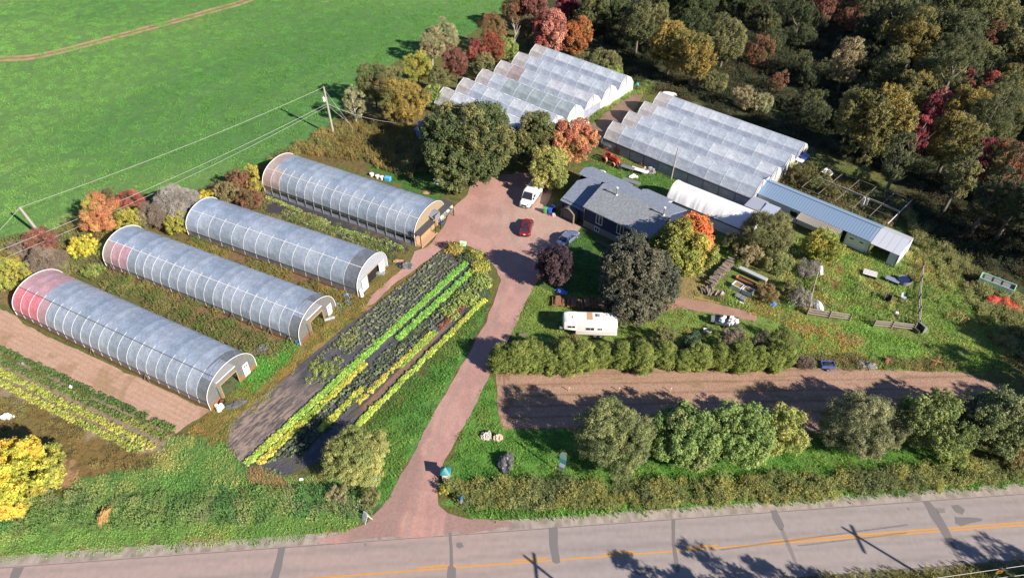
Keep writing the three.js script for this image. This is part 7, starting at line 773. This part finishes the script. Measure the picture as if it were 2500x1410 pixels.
{
  const G1 = pal('#8fc444', '#7cb83e', '#9aca4a'), G2 = pal('#8fca2c', '#a8c630', '#c0c038'), Y = pal('#b8c038', '#c8c040', '#a0b838'), D = pal('#7f8f66', '#72845e', '#8a9670'), DD = pal('#5c6e54', '#667660'), S = SPRAY;
  cropRow('brightest green lettuce row running the whole length of the vegetable beds', BED(-52.3, 24.6), BED(-52.1, 68.6), 0.5, 0.34, S.rosette, pal('#c0c84a', '#b0c848', '#98c444', '#88be40', '#80bc40', '#7cbc40'), 0.95, 1, { lanes: 3, grad: 1, miss: 0.02 }); cropRow('short bright green row right of the longest lettuce row', BED(-50.4, 50), BED(-50.1, 68.4), 0.55, 0.34, S.rosette, G1, 1.1, 2, { lanes: 3, miss: 0.02 }); cropRow('yellow-green row close beside the lower half of the longest lettuce row', BED(-51.1, 25.5), BED(-51.2, 44), 0.4, 0.36, S.rosette, Y, 0.95, 3, { lanes: 2 });
  cropRow('yellow-green row along the right edge of the vegetable beds', BED(-45.2, 32), BED(-44.9, 63), 0.3, 0.4, S.rosette, pal('#c0c83c', '#a8c43a', '#b4b83c'), 1.0, 4, { lanes: 2 }); cropRow('yellow row inside the right edge of the vegetable beds', BED(-47.5, 38.5), BED(-47.2, 54), 0.3, 0.42, S.rosette, Y, 0.95, 5, { lanes: 2, miss: 0.15 }); cropRow('bright yellow row near the foot of the beds, above the round tree', BED(-48.5, 32.8), BED(-48.6, 40.5), 0.4, 0.36, S.rosette, pal('#c8cc38', '#bcc838'), 1.05, 6, { lanes: 3 }); cropRow('green row beside the bare soil strip of the beds', BED(-47.0, 46), BED(-46.9, 54), 0.3, 0.4, S.rosette, pal('#7fae3c', '#8fb43c'), 0.9, 7); cropRow('reddish row near the top of the bed beside the bare soil', BED(-46.9, 55), BED(-46.8, 60), 0.4, 0.4, S.rosette, pal('#8a5a48', '#7c6a48'), 1.1, 8);
  const rows = [-57.2, -56.5, -55.8, -55.1, -54.4, -53.7, -53.0]; const ord = ['leftmost', 'second', 'third', 'fourth', 'fifth', 'sixth', 'seventh']; rows.forEach((n, i) => cropRow(`${ord[i]}${i ? ' from the left' : ''} of the dull green rows left of the longest lettuce row`, BED(n, 41 + 3 * (i % 3)), BED(n + 0.15, 68.5 - i * 0.2), 0.16, 0.5, S.sprig, i % 2 ? D : pal('#8a9668', '#7a8a60', '#98a070'), 1.05, 20 + i, { lanes: 2, miss: 0.3 })); [-50.2, -49.5, -48.8, -48.1].forEach((n, i) => cropRow(`${['first', 'second', 'third', 'fourth'][i]} dark green row to the right of the longest lettuce row`, BED(n, 26 + i), BED(n + 0.1, i < 1 ? 49 : 66), 0.2, 0.46, S.sprig, i % 2 ? DD : D, 1.3, 40 + i, { lanes: 2, miss: 0.22 }));
  const grow = (l, px, py, n, geo, pl, sc, sp, seed) => { const R1 = rng(seed), c = P(px, py), it = []; for (let k = 0; k < n; k++) { const q = pl[floor(R1() * pl.length)]; it.push([c.x + (R1() + R1() - 1) * sp, 0.1 + 0.2 * R1(), c.z + (R1() + R1() - 1) * sp, sc * (0.7 + 0.6 * R1()), R1() * 6, R1() - 0.5, q]); } ntree.inst += n; const m = scatter(scene, numbered('leafy_plants'), geo, leafMat, it); tag(m, l, 'plants', undefined, 'stuff'); };
  grow('tall yellow-green leafy plants by the yard corner of the beds', 1172, 655, 46, S.shrub, PAL.yellowgreen, 1.4, 1.5, 61); grow('tall leafy plants along the right edge of the beds', 1178, 690, 60, S.shrub, PAL.lime, 1.5, 1.7, 62); grow('light green leafy plants right of the short bright row', 1135, 730, 60, S.shrub, PAL.lime, 1.4, 1.9, 63); grow('clumps of green plants above the reddish row', 1100, 765, 30, S.shrub, PAL.lime, 1.2, 1.4, 64); grow('golden flowering plants at the top of the beds', 1112, 612, 60, S.shrub, pal('#a8a04a', '#b8a03c', '#8a8a4c'), 1.1, 1.5, 65); grow('purplish plants at the top left corner of the beds', 1084, 600, 16, S.shrub, PAL.purple, 0.9, 0.7, 66); grow('dark green plants under the golden ones at the top of the beds', 1140, 630, 36, S.shrub, PAL.darkgreen, 1.1, 1.3, 67); grow('yellow-green plants bordering the yard', 1160, 625, 34, S.shrub, PAL.yellowgreen, 1.0, 1.2, 68); grow('yellow-green weeds in the lower left rows of the beds', 790, 905, 70, S.shrub, PAL.lime, 0.7, 2.6, 69); grow('dusty green plants in the left rows of the beds', 850, 830, 46, S.shrub, PAL.oliveLight, 0.65, 2.2, 70);
  const pr = [[[0, 852], [425, 1051], 'dark green potato row nearest the bare soil', pal('#5f7c3c', '#547438', '#6c8440')], [[0, 880], [408, 1071], 'dark green potato row second from the bare soil', pal('#66803c', '#748a40', '#8a9440')], [[0, 908], [378, 1094], 'yellow-green potato row third from the bare soil', pal('#b0b844', '#a0b040', '#c0c04c')], [[0, 936], [342, 1104], 'yellow-green potato row farthest from the bare soil', pal('#a8b444', '#b4b84a', '#98a844')]]; pr.forEach(([a, b, l, p], i) => { const A0 = P(...a), B0 = P(...b), e = A0.clone().add(A0.clone().sub(B0).multiplyScalar(0.12)); cropRow(l, e, B0, 0.42, 0.4, S.potato, p, 1.0, 80 + i, { lanes: 2, miss: 0.14 }); });
  [[[652, 482], [800, 545], 'short vegetable row next to the farthest tunnel'], [[690, 520], [940, 612], 'long straggling vegetable row beside the third tunnel'], [[760, 540], [985, 605], 'thin vegetable row in the black fabric between the two farthest tunnels']].forEach(([a, b, l], i) => cropRow(l, P(...a), P(...b), i === 1 ? 1.2 : 0.3, 0.42, i === 1 ? S.shrub : S.rosette, pal('#7fa044', '#86954c', '#96a45c'), i === 1 ? 0.75 : 0.85, 90 + i, { lanes: i === 1 ? 3 : 2, miss: 0.2 }));
}
// ---------------------------------------------------------------- rough grass and weeds
{
  const S = SPRAY, w = (p) => pick(pal(...p)), notBuilt = (x, z) => inPoly(x, z, drivePoly), spots = [[1836, 677, 2.4], [1822, 690, 1.9], [1800, 704, 1.1], [1825, 716, 1.1], [1808, 729, 1.1], [1856, 672, 2], [1868, 655, 2], [2123, 672, 1.4], [2178, 688, 1.3], [2207, 690, 1.2], [2166, 733, 0.9], [2205, 731, 0.8], [1999, 752, 1.7], [2004, 662, 1.1], [2188, 765, 0.6], [1888, 744, 0.7], [1738, 712, 2], [1757, 672, 2.4], [1772, 655, 1.6], [1742, 690, 1.6], [1970, 772, 1], [2000, 778, 1.3], [2024, 780, 1.2], [2050, 784, 1.3], [2074, 786, 1], [2132, 800, 1], [2155, 804, 1.2], [2176, 804, 1.2], [2205, 808, 1.2], [2230, 810, 1.2]].map(([x, y, r]) => { const p = P(x, y); return [p.x, p.z, r]; }), nearThing = (x, z) => spots.some((q) => hypot(q[0] - x, q[1] - z - 0.3) < q[2]);
  cover('hay_grass', 'short green grass of the big field', pxPoly(...fieldPx.map(([x, y]) => [clamp(x, -120, 1420), max(y, -60)])), 0.42, S.hay, (x, z) => fieldCol(x, z).map((q) => q * 1.5), { size: 1, flat: 1, seed: 1, br: 0.3 });
  cover('roadside_goldenrod', 'tall golden-brown weeds between the road and the roadside trees', pxPoly([1100, 1190], [1130, 1178], [1500, 1182], [1900, 1165], [2250, 1150], [2560, 1120], [2560, 1165], [2300, 1192], [1900, 1225], [1600, 1240], [1300, 1248], [1120, 1240]), 3.2, S.goldenrod, w(['#8a8c4c', '#9a9a52', '#7c844a', '#a0984e', '#8e9254', '#747c4c']), { size: 0.72, seed: 2, freq: 0.4, vary: 1 });
  cover('roadside_grass', 'bright green grass strip along the road edge', pxPoly([1090, 1252], [1130, 1236], [1600, 1234], [1900, 1214], [2300, 1182], [2560, 1156], [2560, 1174], [2300, 1195], [1900, 1222], [1600, 1243], [1250, 1262], [1140, 1256]), 4, S.grass, w(['#6a9a44', '#7aa64c', '#5f8c3c']), { size: 1.1, seed: 3 });
  cover('bank_weeds', 'mixed green weeds on the bank left of the drive mouth', pxPoly([-40, 1240], [160, 1205], [360, 1215], [520, 1200], [700, 1195], [820, 1190], [930, 1200], [900, 1262], [780, 1270], [500, 1280], [250, 1300], [-40, 1310]), 2.6, S.weed, w(['#6c8a48', '#789650', '#929f58', '#8c9064', '#628c4c']), { size: 0.9, seed: 4 });
  cover('bank_grass', 'mown green grass of the roadside bank', pxPoly([-40, 1290], [250, 1290], [500, 1270], [780, 1262], [890, 1262], [860, 1292], [700, 1318], [300, 1345], [-40, 1368]), 3, S.grass, w(['#6c9a4a', '#7aa250', '#8ca658']), { size: 0.8, seed: 5 });
  cover('meadow_grass', 'green grass between the potato rows and the roadside bank', pxPoly([150, 1190], [330, 1140], [440, 1060], [545, 1085], [600, 1140], [820, 1185], [700, 1200], [500, 1205], [300, 1215], [160, 1205]), 2.4, S.grass, w(['#5c9048', '#6c9a4c', '#7c9a54', '#98a260']), { size: 0.95, seed: 6 });
  cover('dry_weeds', 'brown dry weeds below the potato rows', pxPoly([-30, 945], [150, 1025], [345, 1108], [430, 1125], [400, 1160], [250, 1150], [150, 1120], [-30, 1050]), 2.2, S.weed, w(['#8a7448', '#7c6a44', '#96804c', '#8a8450']), { size: 0.6, seed: 7, patchy: 0.36 }); cover('straw_grass', 'patch of pale dry straw at the foot of the vegetable beds', pxPoly([605, 1130], [650, 1150], [690, 1170], [700, 1205], [650, 1195], [605, 1165]), 6, S.straw, w(['#c09a6c', '#b08c60', '#a8905c']), { size: 0.8, seed: 8 });
  const between = [[[270, 680], [460, 600], [480, 585], [880, 735], [735, 830], [690, 815]], [[60, 640], [250, 655], [262, 670], [715, 850], [640, 880], [590, 860], [150, 650]], [[470, 520], [640, 470], [650, 490], [1000, 605], [930, 650], [900, 625]]];
  cover('tunnel_weeds', 'brown and green weeds between the second and third tunnels', pxPoly(...between[0]), 2.4, S.weed, w(['#8a7444', '#94803f', '#7c7a40', '#9c8440', '#6c7a3c']), { size: 0.95, seed: 9, patchy: 0.3 }); cover('tunnel_weeds', 'tall green-brown weeds between the two nearest tunnels', pxPoly(...between[1]), 2.6, S.weed, w(['#7c7a44', '#8a7c4c', '#6c7c3c', '#86744c', '#94904a']), { size: 1.0, seed: 10, patchy: 0.25 }); cover('tunnel_weeds', 'thin weeds between the two farthest tunnels', pxPoly(...between[2]), 1.3, S.weed, w(['#86884a', '#76804a', '#948a50']), { size: 0.7, seed: 11, patchy: 0.4 });
  cover('track_grass', 'worn yellowish grass of the track along the vegetable beds', pxPoly([1060, 620], [960, 690], [890, 748], [735, 885], [545, 1080], [440, 1060], [520, 1005], [640, 880], [760, 790], [930, 690], [1010, 640]), 2.2, S.grass, w(['#96883f', '#8a8a42', '#7a8a40', '#a08c4c']), { size: 0.7, seed: 12, skip: notBuilt }); cover('lush_grass', 'lush green grass patch at the door of the nearest tunnel', pxPoly([610, 890], [680, 845], [760, 800], [700, 880], [640, 935], [590, 960]), 4, S.grass, w(['#4f9a3a', '#5ca440', '#6c9c44']), { size: 1.1, seed: 13 });
  cover('drive_grass', 'green grass strip between the vegetable beds and the drive', pxPoly([1205, 700], [1170, 790], [1100, 905], [1030, 1040], [940, 1220], [905, 1190], [960, 1080], [880, 1060], [1120, 800], [1195, 690]), 3, S.grass, w(['#5a8f3a', '#4c8434', '#6c9644']), { size: 0.95, seed: 14, skip: notBuilt }); cover('lawn_grass', 'lawn right of the drive around the boulders and flag', pxPoly([1200, 905], [1222, 1046], [1420, 1050], [2300, 1090], [2300, 1150], [1900, 1165], [1130, 1178], [1095, 1170], [1110, 1090], [1170, 985]), 2.2, S.grass, w(['#5a9436', '#4c8832', '#6c9a40', '#7f9a4a']), { size: 0.8, seed: 15, skip: notBuilt });
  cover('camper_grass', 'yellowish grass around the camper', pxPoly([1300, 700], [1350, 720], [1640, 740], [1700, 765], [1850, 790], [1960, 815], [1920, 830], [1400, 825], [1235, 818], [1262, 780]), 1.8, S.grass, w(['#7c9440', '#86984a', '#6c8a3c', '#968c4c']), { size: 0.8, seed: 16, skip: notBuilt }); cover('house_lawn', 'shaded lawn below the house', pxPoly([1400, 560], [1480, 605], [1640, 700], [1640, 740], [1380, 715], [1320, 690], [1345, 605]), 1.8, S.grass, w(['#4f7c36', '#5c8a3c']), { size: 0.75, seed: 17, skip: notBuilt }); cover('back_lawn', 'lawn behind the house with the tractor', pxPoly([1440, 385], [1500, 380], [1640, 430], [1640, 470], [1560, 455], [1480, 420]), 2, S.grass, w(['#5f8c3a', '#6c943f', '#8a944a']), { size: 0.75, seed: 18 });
  const yard = pxPoly([1720, 620], [1800, 560], [2050, 590], [2180, 640], [2250, 600], [2330, 680], [2440, 790], [2500, 900], [2330, 905], [1960, 895], [1950, 820], [1880, 780], [1780, 745], [1700, 720]);
  cover('corral_weeds', 'tall mixed weeds of the overgrown corral on the right', pxPoly([1720, 620], [1800, 560], [2050, 590], [2180, 640], [2250, 600], [2330, 680], [2420, 770], [2260, 800], [2130, 790], [2080, 770], [1960, 765], [1900, 745], [1780, 735], [1700, 720]), 1.1, S.weed, w(['#8c9c50', '#9f9c58', '#7c964c', '#ac9858', '#a4b066', '#968858']), { size: 0.75, seed: 19, patchy: 0.4, vary: 1, skip: nearThing }); cover('corral_grass', 'green grass of the overgrown corral on the right', yard, 2.4, S.grass, w(['#8aac50', '#7aa44a', '#9caa5c', '#aa9c58']), { size: 0.9, seed: 20, skip: nearThing }); cover('slope_weeds', 'pale weeds on the slope below the dark woods', pxPoly([2180, 480], [2260, 560], [2360, 640], [2480, 720], [2560, 900], [2440, 860], [2330, 690], [2230, 590]), 1.6, S.goldenrod, w(['#94945a', '#86884c', '#a09a60', '#7c8448', '#9c8a58']), { size: 0.8, seed: 21 });
  cover('hedgerow_weeds', 'brown and gold weeds at the field edge behind the farthest tunnel', pxPoly([640, 410], [740, 350], [800, 318], [880, 290], [1000, 300], [1040, 380], [1000, 440], [900, 400], [740, 375], [660, 400]), 2, S.goldenrod, w(['#8f7c44', '#9c8440', '#7c7a44', '#a88c4c', '#86884a']), { size: 0.85, seed: 22 }); cover('field_edge_weeds', 'weeds of the left hedgerow at the field edge', pxPoly([-40, 600], [150, 560], [240, 510], [470, 480], [560, 440], [640, 410], [640, 470], [470, 520], [270, 600], [230, 670], [60, 650], [-40, 700]), 2, S.weed, w(['#86784c', '#8f8448', '#7c8048', '#7a6c50']), { size: 1.2, seed: 23 });
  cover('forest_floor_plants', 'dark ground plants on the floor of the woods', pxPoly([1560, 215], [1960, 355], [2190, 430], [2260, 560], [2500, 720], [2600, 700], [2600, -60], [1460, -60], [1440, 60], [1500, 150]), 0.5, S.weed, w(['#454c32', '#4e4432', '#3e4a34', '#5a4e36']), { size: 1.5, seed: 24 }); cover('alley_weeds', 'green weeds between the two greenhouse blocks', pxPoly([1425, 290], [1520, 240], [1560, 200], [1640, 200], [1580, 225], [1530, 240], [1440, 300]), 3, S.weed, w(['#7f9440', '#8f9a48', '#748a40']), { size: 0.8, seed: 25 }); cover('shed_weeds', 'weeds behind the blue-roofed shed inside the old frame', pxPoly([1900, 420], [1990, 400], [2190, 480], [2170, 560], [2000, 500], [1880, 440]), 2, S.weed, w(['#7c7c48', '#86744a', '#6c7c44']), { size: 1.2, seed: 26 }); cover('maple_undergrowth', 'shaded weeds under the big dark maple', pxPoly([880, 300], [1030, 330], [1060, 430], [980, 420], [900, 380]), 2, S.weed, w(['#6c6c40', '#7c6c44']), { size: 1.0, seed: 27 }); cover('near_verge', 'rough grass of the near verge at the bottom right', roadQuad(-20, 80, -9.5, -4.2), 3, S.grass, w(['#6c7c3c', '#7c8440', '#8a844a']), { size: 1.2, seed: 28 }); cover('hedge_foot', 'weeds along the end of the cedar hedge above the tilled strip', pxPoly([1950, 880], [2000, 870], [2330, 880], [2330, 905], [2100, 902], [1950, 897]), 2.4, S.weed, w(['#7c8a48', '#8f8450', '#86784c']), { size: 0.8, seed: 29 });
}
console.log('plants', ntree.n, 'copies', ntree.inst);
renderer.render(scene, camera);
